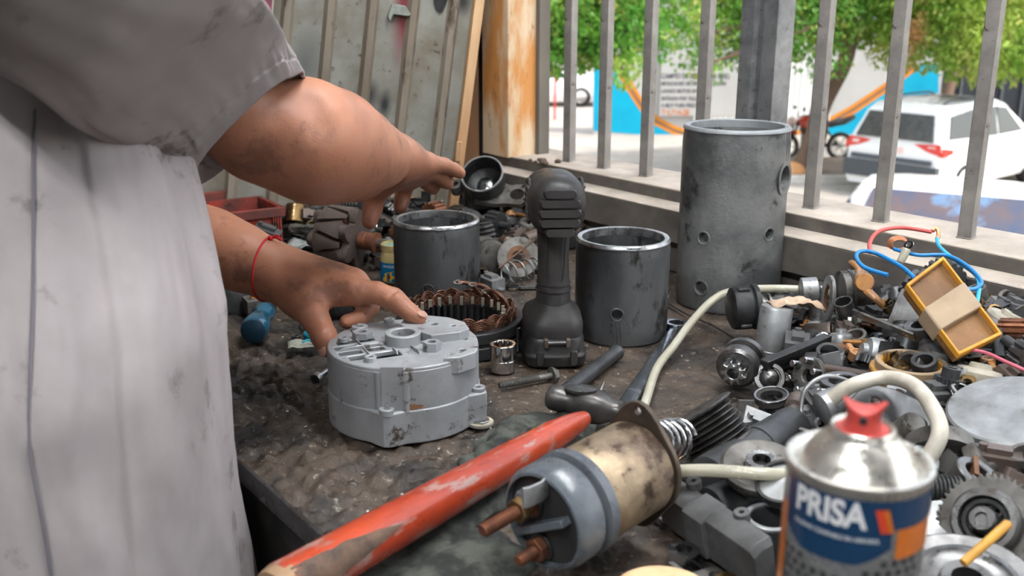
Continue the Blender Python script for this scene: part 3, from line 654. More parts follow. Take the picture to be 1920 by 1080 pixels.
for _ in range(420):
    p = c + V((rr.gauss(0, .13), rr.gauss(0, .1), rr.gauss(0, .22))); d = V((rr.gauss(0, .5), rr.gauss(0, .5), rr.gauss(-.8, .4))).normalized(); s_ = d.orthogonal().normalized(); o = len(vs)
    vs += [p, p + d * .04 + s_ * .018, p + d * .09, p + d * .04 - s_ * .018]; fs.append((o, o + 1, o + 2, o + 3))
b = MB(); b.add(vs, fs); o = b.build('dry_branch', 'leaf_dry'); tag(o, 'cluster of dry orange leaves hanging in the tree above the white car', 'leaves', kind='stuff')
# ------------------------------------------------------------------ workbench
def bench_mat():
    m = bpy.data.materials.new('bench_grime'); m.use_nodes = True; nt = m.node_tree; L = nt.links; bs = nt.nodes['Principled BSDF']
    tc = nt.nodes.new('ShaderNodeTexCoord')
    def noi(s, d=8, r=.65):
        n = nt.nodes.new('ShaderNodeTexNoise'); n.inputs['Scale'].default_value = s; n.inputs['Detail'].default_value = d; n.inputs['Roughness'].default_value = r; L.new(tc.outputs['Object'], n.inputs['Vector']); return n.outputs['Fac']
    def rmp(x, stops):
        r = nt.nodes.new('ShaderNodeValToRGB'); L.new(x, r.inputs[0]); e = r.color_ramp.elements
        e[0].position, e[0].color = stops[0][0], (*stops[0][1], 1); e[1].position, e[1].color = stops[-1][0], (*stops[-1][1], 1)
        for p, c in stops[1:-1]: q = e.new(p); q.color = (*c, 1)
        return r.outputs[0]
    c1 = rmp(noi(9), [(.36, (.009, .008, .007)), (.46, (.034, .026, .020)), (.56, (.078, .055, .038)), (.66, (.022, .019, .017))])
    c2 = rmp(noi(120, 4), [(.60, (0, 0, 0)), (.72, (.30, .26, .21))])
    mx = nt.nodes.new('ShaderNodeMix'); mx.data_type = 'RGBA'; mx.blend_type = 'ADD'; mx.inputs['Factor'].default_value = .8; L.new(c1, mx.inputs['A']); L.new(c2, mx.inputs['B']); L.new(mx.outputs['Result'], bs.inputs['Base Color'])
    rr = nt.nodes.new('ShaderNodeMapRange'); rr.inputs['From Min'].default_value = .4; rr.inputs['From Max'].default_value = .62; rr.inputs['To Min'].default_value = .16; rr.inputs['To Max'].default_value = .75; L.new(noi(16), rr.inputs['Value']); L.new(rr.outputs[0], bs.inputs['Roughness'])
    bp = nt.nodes.new('ShaderNodeBump'); bp.inputs['Strength'].default_value = .9; bp.inputs['Distance'].default_value = .004; L.new(noi(55, 10, .7), bp.inputs['Height']); L.new(bp.outputs[0], bs.inputs['Normal'])
    return m
M['bench_grime'] = bench_mat()
DM('bench_side', (.02, .02, .02), (.05, .045, .04), 12, .6, 0, .6, c3=(.35, .34, .32), s3=26, t3=.66)
root = thing('workbench', 'greasy dark workbench caked with grime running under the window', 'workbench', T(0, 0, 0))
# top surface: fine near the front left where the caked grease shows, displaced for real lumps
S0, S1, F0, F1 = -1.86, .95, .318, 1.14
def ax_(segs):
    o = []
    for a, c, st_ in segs: k = max(1, round((c - a) / st_)); o += [a + (c - a) * i / k for i in range(k)]
    return o + [segs[-1][1]]
SS = ax_([(S0, -1.12, .014), (-1.12, -.22, .0032), (-.22, S1, .012)]); NN = ax_([(F0, .70, .0030), (.70, F1, .009)])
vs = []; fs = []; ns, nn_ = len(SS) - 1, len(NN) - 1
def lump(s, n):
    p = V((s * 1, n, 0)); k = max(0, min(1, (.62 - n) / .18)) * max(0, min(1, (-.25 - s) / .25)) 
    k2 = .25 + .75 * k
    h = noise.noise(p * 30) * .4 + noise.noise(p * 75) * .4 + noise.noise(p * 160) * .35
    vv = noise.voronoi(p * 62)[0][0]
    return (h * .0090 + (.35 - vv) * .013 * k) * k2
for i in range(ns + 1):
    s = SS[i]
    for j in range(nn_ + 1):
        n = NN[j]; h = min(.005, lump(s, n)) - .002
        if j == 0: h = -.004
        vs.append(tuple(wp(s, n, h)))
for i in range(ns):
    for j in range(nn_): a = i * (nn_ + 1) + j; fs.append((a, a + nn_ + 1, a + nn_ + 2, a + 1))
b = MB(); b.add(vs, fs); b.build('top_surface', 'bench_grime', root, sharp=80)
b = MB(); b.box(((S0 + S1) / 2, (F0 + F1) / 2 + .004, BZ - .036), (S1 - S0 - .004, F1 - F0 - .006, .048)); b.build('top_board', 'bench_side', root, mx=WROT)
b = MB(); b.box(((S0 + S1) / 2, F0 - .002, BZ - .012), (S1 - S0, .004, .022)); b.build('edge_strip', 'mid_steel', root, mx=WROT, bevel=.001)
b = MB(); b.box(((S0 + S1) / 2, F0 + .02, BZ - .17), (S1 - S0 - .1, .02, .22)); b.build('apron', 'bench_side', root, mx=WROT)
for s_, n_ in ((S0 + .08, F0 + .06), (S1 - .08, F0 + .06), (S0 + .08, F1 - .06), (S1 - .08, F1 - .06), (-.5, F0 + .06)):
    b = MB(); b.box((s_, n_, (BZ - .06) / 2), (.07, .07, BZ - .06)); b.build('leg', 'bench_side', root, mx=WROT)
# ------------------------------------------------------------------ alternator housing
DM('alt_grey', (.34, .355, .365), (.235, .24, .245), 14, .42, .25, .45, c3=(.055, .038, .026), s3=40, t3=.575)
DM('alt_dirt', (.12, .085, .06), (.2, .15, .11), 50, .6, .2, .5)
DM('hole_black', (.006, .006, .006), None, rough=.9); DM('rust_stain', (.26, .12, .05), (.14, .09, .065), 60, .6)
A0 = onb(760, 774); RA = .0790; HA = .079
root = thing('alternator_housing', 'pale grey cast alternator housing under the mechanic\'s hand at the bench front', 'alternator housing', T(*A0))
def ang(px, py): p = onb(px, py, HA) - A0; return math.atan2(p.y, p.x)
b = MB()
# skirt with mounting corner lobes (lower half wider)
out = []
lob = [math.radians(a) for a in (-96, -18, 60, 150)]
for i in range(96):
    a = 2 * PI * i / 96; r = RA
    for l, amp, w_ in zip(lob, (.010, .014, .010, .004), (.24, .20, .2, .2)):
        d = (a - l + PI) % (2 * PI) - PI; r += amp * max(0, 1 - abs(d) / w_) ** 1.0
    out.append((r * math.cos(a), r * math.sin(a)))
b.prism(out, 0, .036, [circ(0, 0, RA - .008, 48)]); b.build('lower_skirt', 'alt_grey', root, bevel=.0018, sharp=30)
b = MB(); b.ring(RA - .001, RA - .008, .034, HA - .003, 72, bev=.001)
for a in (-1.78, -1.45): b.cyl((math.cos(a) * (RA - .005), math.sin(a) * (RA - .005), .034), (math.cos(a) * (RA - .005), math.sin(a) * (RA - .005), HA - .004), .006)
b.box((RA * math.cos(-1.6) , RA * math.sin(-1.6) + .003, .058), (.022, .006, .046))
b.build('drum_wall', 'alt_grey', root, sharp=30)

b = MB()
for a_c, z_c, wa, hz in ((-1.62, .041, .17, .0055), (-1.38, .039, .16, .0030)):
    o_ = [(a_c + wa * math.cos(2 * PI * k / 30) * (1 + .45 * noise.noise(V((k * .7, wa * 50, 0)))), z_c + hz * math.sin(2 * PI * k / 30) * (1 + .5 * noise.noise(V((k * .9, 3, wa * 20))))) for k in range(30)]
    o = len(b.v); b.add([((RA - .0003) * math.cos(a_c), (RA - .0003) * math.sin(a_c), z_c)] + [((RA - .0004) * math.cos(x), (RA - .0004) * math.sin(x), z) for x, z in o_], [(0, 1 + k, 1 + (k + 1) % 30) for k in range(30)])
b.build('rust_patch', 'rust_stain', root, sharp=180)
# face: disc with real vent slots, cast ribs and bosses
def rad_slot(r0, r1, a0, a1, n=5):
    o = [(r0 * math.cos(a0 + (a1 - a0) * k / n), r0 * math.sin(a0 + (a1 - a0) * k / n)) for k in range(n + 1)]
    o += [(r1 * math.cos(a1 - (a1 - a0) * k / n), r1 * math.sin(a1 - (a1 - a0) * k / n)) for k in range(n + 1)]
    a = sum(o[i][0] * o[(i + 1) % len(o)][1] - o[(i + 1) % len(o)][0] * o[i][1] for i in range(len(o)))
    return o if a > 0 else o[::-1]
def quad(x0, x1, y0, y1, sk=.0): return [(x0 + sk * y0, y0), (x1 + sk * y0, y0), (x1 + sk * y1, y1), (x0 + sk * y1, y1)]
holes = [circ(0, 0, .0105, 24)]
# ladder of rectangular windows on the left side of the face
rot = 0.42
def rq(q): return [(x * math.cos(rot) - y * math.sin(rot), x * math.sin(rot) + y * math.cos(rot)) for x, y in q]
for (x0, x1, y0, y1) in ((-.070, -.046, -.014, -.002), (-.070, -.046, .003, .015), (-.064, -.044, -.031, -.018), (-.064, -.044, .019, .030), (-.042, -.022, -.013, -.002), (-.042, -.022, .003, .013), (-.041, -.012, -.036, -.019), (-.040, -.024, .018, .029)):
    holes.append(rq(quad(x0, x1, y0, y1)))
for a, r_, s_ in ((.55, .055, .0045), (.18, .064, .0035), (.75, .040, .0022), (1.1, .05, .003), (-.35, .067, .004), (-.72, .066, .0045)): holes.append(circ(r_ * math.cos(a), r_ * math.sin(a), s_, 10))
b = MB(); b.prism(circ(0, 0, RA - .0015, 72), HA - .006, HA, holes); b.build('face_plate', 'alt_grey', root, bevel=.0012, sharp=30)
b = MB(); b.ring(.0185, .0125, HA - .01, HA + .011, 36); b.build('bearing_boss', 'alt_grey', root)
b = MB(); b.cyl((0, 0, HA - .012), (0, 0, HA - .009), .0125); b.build('bearing_bore', 'alt_dirt', root)
b = MB()
# raised pad on the far right of the face and blended shoulder
pad = [(.012, .012), (.030, -.004), (.058, .006), (.068, .018), (.062, .040), (.044, .056), (.018, .064), (-.004, .060), (-.006, .03)]
b.prism(pad, HA - .002, HA + .009, [circ(.030, .033, .0042, 12), circ(.050, .028, .0032, 10), circ(.022, .043, .002, 8)]); b.build('raised_pad', 'alt_grey', root, bevel=.003, sharp=30)
b = MB()
def rib(p, q, w_=.0022, h_=.0045):
    p, q = V((*p, 0)), V((*q, 0)); d = (q - p); L_ = d.length; b.box((L_ / 2, 0, HA + h_ / 2 - .001), (L_, w_, h_), frame(p, (0, 0, 1), d), taper=.7)
for a in (PI + rot + .01, -1.05, -.2): rib((.017 * math.cos(a), .017 * math.sin(a)), ((.070 if a > 2 else .044) * math.cos(a), (.070 if a > 2 else .044) * math.sin(a)))
for x in (-.043,): rib(*(tuple(rq([(x, -.036)])[0]), tuple(rq([(x, .032)])[0])), .002, .0035)
rib(tuple(rq([(-.016, -.032)])[0]), tuple(rq([(-.016, -.014)])[0]), .002, .0035)
b.build('cast_ribs', 'alt_grey', root, bevel=.0008)
for (x, y, ro, h_, hx) in ((-.050, .036, .0085, .006, 0), (-.044, .014, .0095, .007, 1), (-.062, .004, .0055, .004, 0), (-.026, -.056, .0062, .005, 0), (-.022, .066, .006, .004, 0), (.032, -.024, .0085, .009, 1)):
    b = MB()
    if hx: b.hexa(ro * 1.1, HA, HA + h_, T(x, y, 0), hole=ro * .5)
    else: b.ring(ro, ro * .45, HA - .001, HA + h_, 20, T(x, y, 0))
    b.cyl((x, y, HA - .0005), (x, y, HA + .0008), ro * .55); b.build('boss', 'alt_grey', root, sharp=30)
b = MB()
for a in lob:
    x, y = (RA + .003) * math.cos(a), (RA + .003) * math.sin(a); c_ = MB(); c_.ring(.0075, .003, .033, .040, 18, T(x, y, 0)); c_.build('bolt_lug', 'alt_grey', root)
b.prism([(.050, -.045), (.066, -.040), (.074, -.022), (.079, -.030), (.076, -.046), (.058, -.058), (.045, -.060)][::-1] if 0 else [(.045, -.058), (.060, -.056), (.0765, -.040), (.079, -.024), (.073, -.020), (.064, -.038), (.050, -.046)], HA - .014, HA + .004); b.build('mount_ear', 'alt_grey', root, bevel=.0012, sharp=30)
DM('rust_stain', (.30, .13, .045), (.12, .065, .04), 60, .6)
b = MB(); rrn = random.Random(3)
b.lathe([(RA - .0006, .0335), (RA - .0004, .037), (RA - .0006, .0485)], 10, a0=-1.72, a1=-1.28); 
# ------------------------------------------------------------------ cylinders (starter body shells)
DM('cyl_dark', (.040, .042, .044), (.120, .124, .126), 9, .36, .45, .5, c3=(.022, .020, .019), s3=26, t3=.56, stretch=(1, 1, .45), mixw=(.40, .62))
DM('cyl_rim', (.45, .46, .47), (.25, .25, .25), 30, .3, .9, .2, c3=(.10, .06, .04), s3=40, t3=.6)
DM('cyl_grey', (.19, .195, .19), (.070, .074, .076), 9, .42, .3, .8, c3=(.035, .034, .033), s3=22, t3=.57, mixw=(.40, .60), bscale=160)
DM('paint_chip', (.32, .34, .35), (.17, .18, .19), 12, .5, .3, .6)
def shell(label, px, py, wpx, ytop, holes, m, rim, name='cylinder_shell', wall=.0075, inner='dark_steel', lip=0.0):
    base = onb(px, py); d = (base - CAMP).dot(V((0, CP, -SP))); ro = wpx / 2 / FPX * d
    # height from the photographed rim centre
    h = 0.01
    while h < .4:
        q = base + V((0, 0, h)) - CAMP; dd = q.dot(V((0, CP, -SP))); yy = 540 + FPX * (-(q.dot(V((0, SP, CP))))) / dd
        if yy < ytop: break
        h += .0005
    root = thing(name, label, 'cylinder', T(*base))
    b = MB(); b.shell(ro, ro - wall, h, holes, 72, 12); b.build('tube_wall', m, root, sharp=35)
    b = MB(); b.lathe([(ro - wall - .0002, h - .010), (ro - wall - .0002, h), (ro - wall + .001, h + .0008), (ro - .0022, h + .0008), (ro + .0002, h - .0022), (ro + .0002, h - .004), (ro - .003, h - .006)], 72, closed=True); b.build('rim', rim, root, sharp=50)
    for a, z, r in holes:
        if r > .004:
            b = MB(); fr = frame((math.cos(a) * (ro - .0008), math.sin(a) * (ro - .0008), z), (math.cos(a), math.sin(a), 0)); b.lathe([(r * 1.0, -.006), (r * 1.0, .0002), (r * 1.22, .0012), (r * 1.42, .0004), (r * 1.3, -.002)], 20, fr, closed=True); b.build('hole_lip', m, root)
    return root, ro, h
D = math.radians
shell('short dark steel cylinder beside the paint jar, behind the coil', 821, 556, 159, 410, [(D(-98), .028, .0066), (D(-8), .033, .007), (D(90), .05, .006)], 'cyl_dark', 'cyl_rim')
shell('dark steel cylinder with a bright rim, right of the impact wrench', 1163, 622, 172, 444, [(D(-101), .042, .0066), (D(-18), .058, .006), (D(80), .05, .006)], 'cyl_dark', 'cyl_rim')
shell('tallest grey steel cylinder drilled with many holes by the window', 1362, 562, 190, 235, [(D(-34), .185, .0175), (D(-132), .105, .0075), (D(-58), .112, .0075), (D(-132), .034, .0085), (D(-62), .03, .0085), (D(60), .1, .008), (D(140), .15, .008), (D(30), .04, .008)], 'cyl_grey', 'paint_chip', wall=.0095, inner='cyl_grey')
# ------------------------------------------------------------------ stator coil
S = onb(862, 640); RS = .074
root = thing('stator_coil', 'round laminated stator core with dark copper windings behind the grey housing', 'stator', T(*S))
b = MB(); b.ring(RS + .006, RS - .004, 0, .016, 64); b.ring(RS + .006, RS - .004, .020, .034, 64); b.ring(RS + .003, RS - .004, .016, .020, 64); b.build('core_rim', 'black_iron', root)
o = []; nt_ = 36
for i in range(nt_):
    a = 2 * PI * i / nt_; w_ = 2 * PI / nt_
    for k, r_ in ((0, .062), (.22, .062), (.24, .051), (.02 + .66, .051), (.68, .062), (.86, .062)): o.append((r_ * math.cos(a + k * w_), r_ * math.sin(a + k * w_)))
b = MB(); b.prism(circ(0, 0, RS - .003, 72), .002, .034, [o]); b.build('tooth_core', 'black_iron', root, sharp=25)
rr = random.Random(11)
for layer, (rin, rout, hh) in enumerate(((.058, .063, .016), (.062, .068, .021), (.066, .071, .018))):
    for i in range(12):
        b = MB(); a0 = 2 * PI * i / 12 + layer * .2
        for wv in range(5):
            w_ = .23 - wv * .028; pts = []
            for k in range(13):
                t = k / 12; a = a0 - w_ + 2 * w_ * t; h = .030 + (hh - wv * .0026) * math.sin(PI * t) ** .55; r_ = (rin + rout) / 2 + .003 * math.sin(PI * t) + rr.uniform(-.0006, .0006) + wv * .0002
                pts.append((r_ * math.cos(a), r_ * math.sin(a), h))
            b.tube(pts, .0014, 6)
        b.build('winding', 'varnished_copper', root, sharp=60)
for i in range(24):
    a = 2 * PI * i / 24; b = MB(); b.box((.057 * math.cos(a), .057 * math.sin(a), .037), (.004, .004, .012), RZ(0) ); b.build('slot_wedge', 'white_plastic', root)
for (a, px_, z_) in ((.35, 0, .05), (.75, 0, .056), (1.15, 0, .058)):
    b = MB(); fr = RZ(a - .6); e = V((.064 * math.cos(a), .064 * math.sin(a), .045)); t = V((.050 * math.cos(a + .5), .050 * math.sin(a + .5), z_ + .006)); b.tube(spline([(.066 * math.cos(a - .25), .066 * math.sin(a - .25), .032), e, (e + t) / 2 + V((0, 0, .006)), t], 5), .0027, 8); L1 = b.build('lead_wire', 'varnished_copper', root)
    b = MB(); b.ring(.0062, .003, -.0006, .0008, 18, T(t.x, t.y, t.z) @ RX(.25)); b.build('ring_terminal', 'bright_steel', L1)
for a in (-.15, -.45, 1.2, 2.6): b = MB(); b.cyl((.082 * math.cos(a), .082 * math.sin(a), 0), (.082 * math.cos(a), .082 * math.sin(a), .03), .003); b.build('clamp_rod', 'bright_steel', root)
# ------------------------------------------------------------------ impact wrench standing on its battery, back towards us
DM('tool_black', (.012, .012, .012), (.028, .026, .025), 16, .40, 0, .25, c3=(.075, .065, .055), s3=60, t3=.64)
DM('tool_rubber', (.018, .017, .017), (.040, .036, .034), 18, .5, 0, .35)
W0 = onb(1036, 668); wz = math.radians(4)
root = thing('impact_wrench', 'black cordless impact wrench standing upright on its battery between two cylinders', 'power tool', T(*W0) @ RZ(wz) @ Matrix.Diagonal((1, 1, .915, 1)))
def se(cx, cy, z, a, b_, n=2.6, k=28):
    o = []
    for i in range(k):
        t = 2 * PI * i / k; c, s_ = math.cos(t), math.sin(t); o.append((cx + a * abs(c) ** (2 / n) * (1 if c > 0 else -1), cy + b_ * abs(s_) ** (2 / n) * (1 if s_ > 0 else -1), z))
    return o
# y axis = towards window (tool points away)
b = MB(); b.loft([se(0, .012, z, a, c, 5) for z, a, c in ((0, .034, .052), (.003, .038, .056), (.016, .0385, .058), (.020, .036, .055), (.034, .0355, .055), (.040, .033, .052))]); b.build('battery_pack', 'tool_black', root, bevel=.001)
b = MB(); b.loft([se(0, y, z, a, c, e) for z, a, c, y, e in ((.040, .0345, .053, .012, 4), (.052, .035, .053, .011, 4), (.063, .033, .046, .008, 3.2), (.072, .025, .034, .004, 2.6), (.080, .0205, .026, .0, 2.3))]); b.build('foot_shroud', 'tool_rubber', root)
hb = [(.078, .0208, .027, .0), (.10, .0195, .0245, .002), (.125, .0185, .0235, .004), (.150, .0185, .0235, .006), (.172, .0195, .025, .008), (.182, .0225, .030, .010)]
b = MB(); b.loft([se(0, y, z, a, c, 2.2) for z, a, c, y in hb]); hg = b.build('handle_grip', 'tool_rubber', root)
b = MB()
b.tube([(.0208 * math.cos(t), .0265 * math.sin(t) + .001, .0955) for t in [2 * PI * k / 40 for k in range(40)]], .0009, 6, closed=True); b.tube([(.0202 * math.cos(t), .0258 * math.sin(t) + .001, .104) for t in [2 * PI * k / 40 for k in range(40)]], .0007, 6, closed=True)
for sx in (-1, 1): b.tube(spline([(sx * .0075, -.0195, .108), (sx * .010, -.019, .125), (sx * .0105, -.0185, .15), (sx * .012, -.017, .168)]), .0007, 6)
b.build('grip_seam', 'black_plastic', hg)
# motor head: a barrel along y, back cap towards us
zc = .212
def sec(y, rx, rz_, dz=0, n=2.6): return [(p[0], y, p[1] + zc + dz) for p in [(q[0], q[1]) for q in se(0, 0, 0, rx, rz_, n)]]
b = MB(); b.loft([sec(y, rx, rz_, dz) for y, rx, rz_, dz in ((-.050, .018, .018, .004), (-.056, .010, .01, .004), (-.0565, .012, .012, .004))][:0] or [sec(-.058, .006, .008, .002), sec(-.056, .022, .024, .001), sec(-.050, .0285, .0325, 0), (sec(-.036, .0320, .037, 0)), sec(-.015, .0335, .038, 0), sec(.02, .0315, .0375, 0), sec(.045, .031, .033, 0)]); hd_ = b.build('motor_housing', 'tool_black', root, sharp=50)
b = MB(); b.lathe([(.030, .045), (.031, .05), (.028, .075), (.020, .088), (.012, .092), (.011, .098)], 32, T(0, 0, zc) @ RX(-PI / 2)); b.build('gear_case', 'dark_steel', root)
b = MB(); b.box((0, .105, zc), (.0127, .02, .0127)); b.build('drive_anvil', 'bright_steel', root)
# rear rubber bumper with stacked ribs
b = MB()
for k, (z_, w_) in enumerate(((.020, .019), (.008, .0235), (-.004, .0245), (-.016, .0235), (-.028, .017))):
    b.loft([[(p[0], y, p[1] + zc + z_) for p in rrect(w_ * 2 * sx, .0095, .004)] for y, sx in ((-.045, 1.05), (-.060, .98), (-.0625, .9))])
b.build('rear_bumper', 'tool_rubber', root, sharp=50)
for sx in (-1, 1):
    b = MB()
    for k in range(6): b.box((sx * .0325, -.008, zc - .020 + k * .008), (.003, .020, .004))
    b.build('vent_grille', 'grey_plastic', root, bevel=.0006)
    b = MB(); b.tube([(sx * .0305, -.002 + .020 * math.cos(t), zc + .028 * math.sin(t)) for t in [2 * PI * k / 32 for k in range(32)]], .0022, 8, closed=True); b.build('side_guard', 'tool_rubber', root)
b = MB()
for k in (-2, -1, 1, 2): b.tube(spline([(k * .0075, -.045 + abs(k) * .001, zc + .034 - abs(k) * .0022), (k * .0080, -.03, zc + .0375 - abs(k) * .0018)]), .0009, 6)
b.build('top_vent', 'hole_black', root)
b = MB(); b.cyl((-.011, -.0455, .036), (.011, -.0455, .036), .0032, seg=14); b.build('release_latch', 'mid_steel', root)
for sx in (-1, 1):
    b = MB(); b.box((sx * .013, -.045, .036), (.005, .008, .012)); b.build('latch_bracket', 'brown_steel', root, bevel=.001)
b = MB()
for sx in (-1, 1): b.loft([[(sx * .020 + p[0], -.0465, .016 + p[1]) for p in rrect(.009, .020, .003)], [(sx * .020 + p[0], -.0505, .016 + p[1]) for p in rrect(.007, .018, .003)]])
b.build('battery_rib', 'tool_rubber', root)
b = MB(); b.loft([[(p[0], y, .165 + p[1]) for p in rrect(.016, .03, .006)] for y in (.03, .040)]); b.build('trigger', 'black_plastic', root)
# ------------------------------------------------------------------ small things on the open bench
def socket(px, py, r, h, label, ang_=0, m='chrome', mx=None, grp=None):
    root = thing('socket', label, 'socket', mx if mx is not None else T(*onb(px, py)), grp)
    b = MB(); o = []
    for i in range(48):
        a = 2 * PI * i / 48; o.append((r * .74 * (1 + .05 * math.cos(12 * a)) * math.cos(a), r * .74 * (1 + .05 * math.cos(12 * a)) * math.sin(a)))
    b.prism(circ(0, 0, r, 48), h * .45, h, [o]); b.lathe([(r * .88, 0), (r * .93, .001), (r * .93, h * .28), (r, h * .36), (r, h * .45)], 48); b.build('socket_body', m, root, bevel=.0007, sharp=30)
    b = MB(); b.cyl((0, 0, h * .45), (0, 0, h * .46), r * .78); b.build('bore', 'rusty_steel', root); return root
socket(943, 695, .0155, .034, 'shiny chrome socket standing in front of the impact wrench')
def bolt_mb(L_, r, thread=.7, hexr=None, hh=None):
    b = MB(); hexr = hexr or r * 1.9; hh = hh or r * 1.3; n = int(L_ * thread / (r * .35)); pr = [(r * .8, 0), (r * .85, .0004)]
    z = r * .2; step = L_ * thread / max(4, n)
    for k in range(max(4, n)): pr += [(r, z + step * .3), (r * .84, z + step * .9)]; z += step
    pr += [(r * .95, z), (r * .95, L_)]; b.lathe(pr, 14); b.hexa(hexr, L_, L_ + hh); return b
def flange(b, r, z, t): b.lathe([(r, z), (r, z + t)], 24)
p, q = onb(936, 723, .006), onb(1046, 702, .006)
b = bolt_mb((q - p).length * .9, .0042, .72, .0085, .006); flange(b, .010, (q - p).length * .9 - .001, .002); o = b.build('hex_bolt', 'cast_alloy', mx=frame(p, q - p)); tag(o, 'long threaded flange bolt lying in front of the impact wrench', 'bolt')
p, q = onb(1052, 741, .013), onb(1157, 660, .009)
b = MB(); L_ = (q - p).length; b.lathe([(0, 0), (.0075, 0), (.0085, .02), (.0080, L_ - .012), (.0086, L_ - .006), (.0098, L_ - .003), (.0092, L_), (0, L_)], 24); o = b.build('steel_punch', 'dark_steel', mx=frame(p, q - p)); tag(o, 'dark round steel rod behind the hammer head', 'rod')
for px, py, qx, qy, r_, lb in ((1125, 735, 1133, 716, .003, 'short pointed steel pin behind the hammer head'), (1150, 752, 1100, 728, .003, 'thin steel pin lying behind the hammer head')):
    p, q = onb(px, py, .008), onb(qx, qy, .016); b = MB(); b.cyl(p, q, r_, r_ * .3); tag(b.build('steel_pin', 'mid_steel'), lb, 'pin')
# washer by the housing, nuts and scraps by the thumb
def washer(px, py, ro, ri, t, label, m='mid_steel', h=.0, tilt=(0, 0), name='washer', cat='washer', grp=None):
    b = MB(); b.ring(ro, ri, 0, t, 32); o = b.build(name, m, mx=T(*onb(px, py, h)) @ RX(tilt[0]) @ RY(tilt[1])); return tag(o, label, cat, grp)
root = thing('flanged_nut', 'pale flanged nut lying at the right foot of the grey housing', 'nut', T(*onb(901, 795, .001)))
b = MB(); b.ring(.0135, .006, 0, .0035, 32); b.build('flange', 'white_plastic', root); b = MB(); b.ring(.009, .0045, .003, .0055, 24); b.build('collar', 'bright_steel', root)
def nut(px, py, r, t, label, m='mid_steel', h=0., mx=None, grp=None):
    b = MB(); b.hexa(r, 0, t, hole=r * .5); o = b.build('hex_nut', m, mx=mx if mx is not None else T(*onb(px, py, h)) @ RZ(R.random() * 3), bevel=.0005); return tag(o, label, 'nut', grp)
nut(555, 636, .0062, .005, 'small steel nut beside the clear plastic scrap'); nut(773 - 75, 505, .0065, .006, 'small flanged nut in front of the claw rotor')
nut(902, 627, .006, .0012, 'small washer-thin nut on the bare bench right of the stator')
b = MB(); vs = []; 
for i in range(9):
    for j in range(6): x, y = i * .0052, j * .0055; vs.append((x, y, .004 + .005 * noise.noise(V((x * 90, y * 90, 3))) + .002))
fs = [(i * 6 + j, (i + 1) * 6 + j, (i + 1) * 6 + j + 1, i * 6 + j + 1) for i in range(8) for j in range(5)]
DM('cloudy_plastic', (.50, .50, .40), (.30, .31, .25), 60, .3, 0, .3); DM('cyan_ink', (.02, .35, .5), None, rough=.4)
root = thing('plastic_scrap', 'crumpled scrap of clear plastic bag with blue print near the thumb', 'plastic scrap', T(*onb(541, 662, .002)) @ RZ(.25)); b.add(vs, fs); o = b.build('film', 'cloudy_plastic', root); sm = o.modifiers.new('s', 'SOLIDIFY'); sm.thickness = .0006
b = MB(); b.tube(spline([(.018, .004, .011), (.024, .009, .012), (.030, .005, .011), (.036, .010, .011), (.041, .006, .012)]), .0022, 6, flat=.4); b.build('blue_print', 'cyan_ink', root)
b = MB(); b.ball(.006, seg=14); o = b.build('blue_cap', 'cyan_ink', mx=T(*onb(577, 628, .005))); tag(o, 'tiny blue cap next to the small nut by the thumb', 'cap')
b = MB(); b.ball(.0055, seg=14); o = b.build('steel_ball', 'bright_steel', mx=T(*onb(567, 613, .005))); tag(o, 'small round steel knob near the thumb', 'knob')
p, q = onb(590, 712, .008), onb(648, 672, .010)
root = thing('clevis_pin', 'small bright steel pin with a bored head left of the grey housing', 'pin', frame(p, q - p)); b = MB(); b.lathe([(0, 0.001), (.0062, 0), (.0068, .004), (.0068, .008), (.0035, .009), (.0034, .05), (0, .05)], 20); b.build('shank', 'bright_steel', root); b = MB(); b.cyl((0, 0, -.0004), (0, 0, .001), .0042); b.build('bore', 'hole_black', root)
# screwdriver with blue handle
DM('blue_handle', (.006, .085, .16), (.01, .14, .23), 10, .15, 0, 0, coat=.6, trans=.25); DM('navy_cap', (.01, .035, .06), None, rough=.35)
p, q = onb(474, 622, .017), onb(536, 520, .014)
root = thing('screwdriver', 'screwdriver with a chunky translucent blue handle lying by the coat', 'screwdriver', frame(p, q - p, (0, 0, 1)))
b = MB(); b.lathe([(.015, .004), (.017, .008), (.0175, .018), (.0165, .035), (.0125, .052), (.0115, .06), (.0145, .072), (.0145, .085), (.009, .094)], 36, rf=lambda a, z: 1 - (.10 * max(0, math.cos(3 * a)) ** 6 if .01 < z < .05 else 0)); b.build('handle', 'blue_handle', root)
b = MB(); b.lathe([(0, 0), (.0135, 0), (.0155, .0015), (.0158, .0045), (.015, .005)], 36); b.build('end_cap', 'navy_cap', root)
b = MB(); b.cyl((0, 0, .09), (0, 0, .19), .003); b.build('blade', 'chrome', root)
# ------------------------------------------------------------------ glove / rag under the hammer
DM('rag_green', (.085, .09, .075), (.028, .03, .027), 34, .95, 0, 2, bscale=500, mixw=(.42, .58))
def rag(pts, label, rad, name, cat, m='rag_green', seed=0, flat=.5):
    b = MB(); rr = random.Random(seed)
    for path, r_ in pts:
        P = spline([onb(x, y, h) for x, y, h in path], 7); b.tube(P, [r_ * (1 + .35 * noise.noise(V((i * .6, seed, r_ * 99)))) * (.5 if i in (0, len(P) - 1) else 1) for i in range(len(P))], 14, flat=flat)
    def dsp(c): return c + V((noise.noise(c * 70), noise.noise(c * 70 + V((9, 0, 0))), noise.noise(c * 60 + V((0, 9, 0))))) * .008 + V((noise.noise(c * 220), noise.noise(c * 220 + V((5, 0, 0))), noise.noise(c * 200))) * .0025
    o = b.build(name, m, disp=dsp, sharp=180); sd_ = o.modifiers.new('sub', 'SUBSURF'); sd_.levels = 1; sd_.render_levels = 1; return tag(o, label, cat)
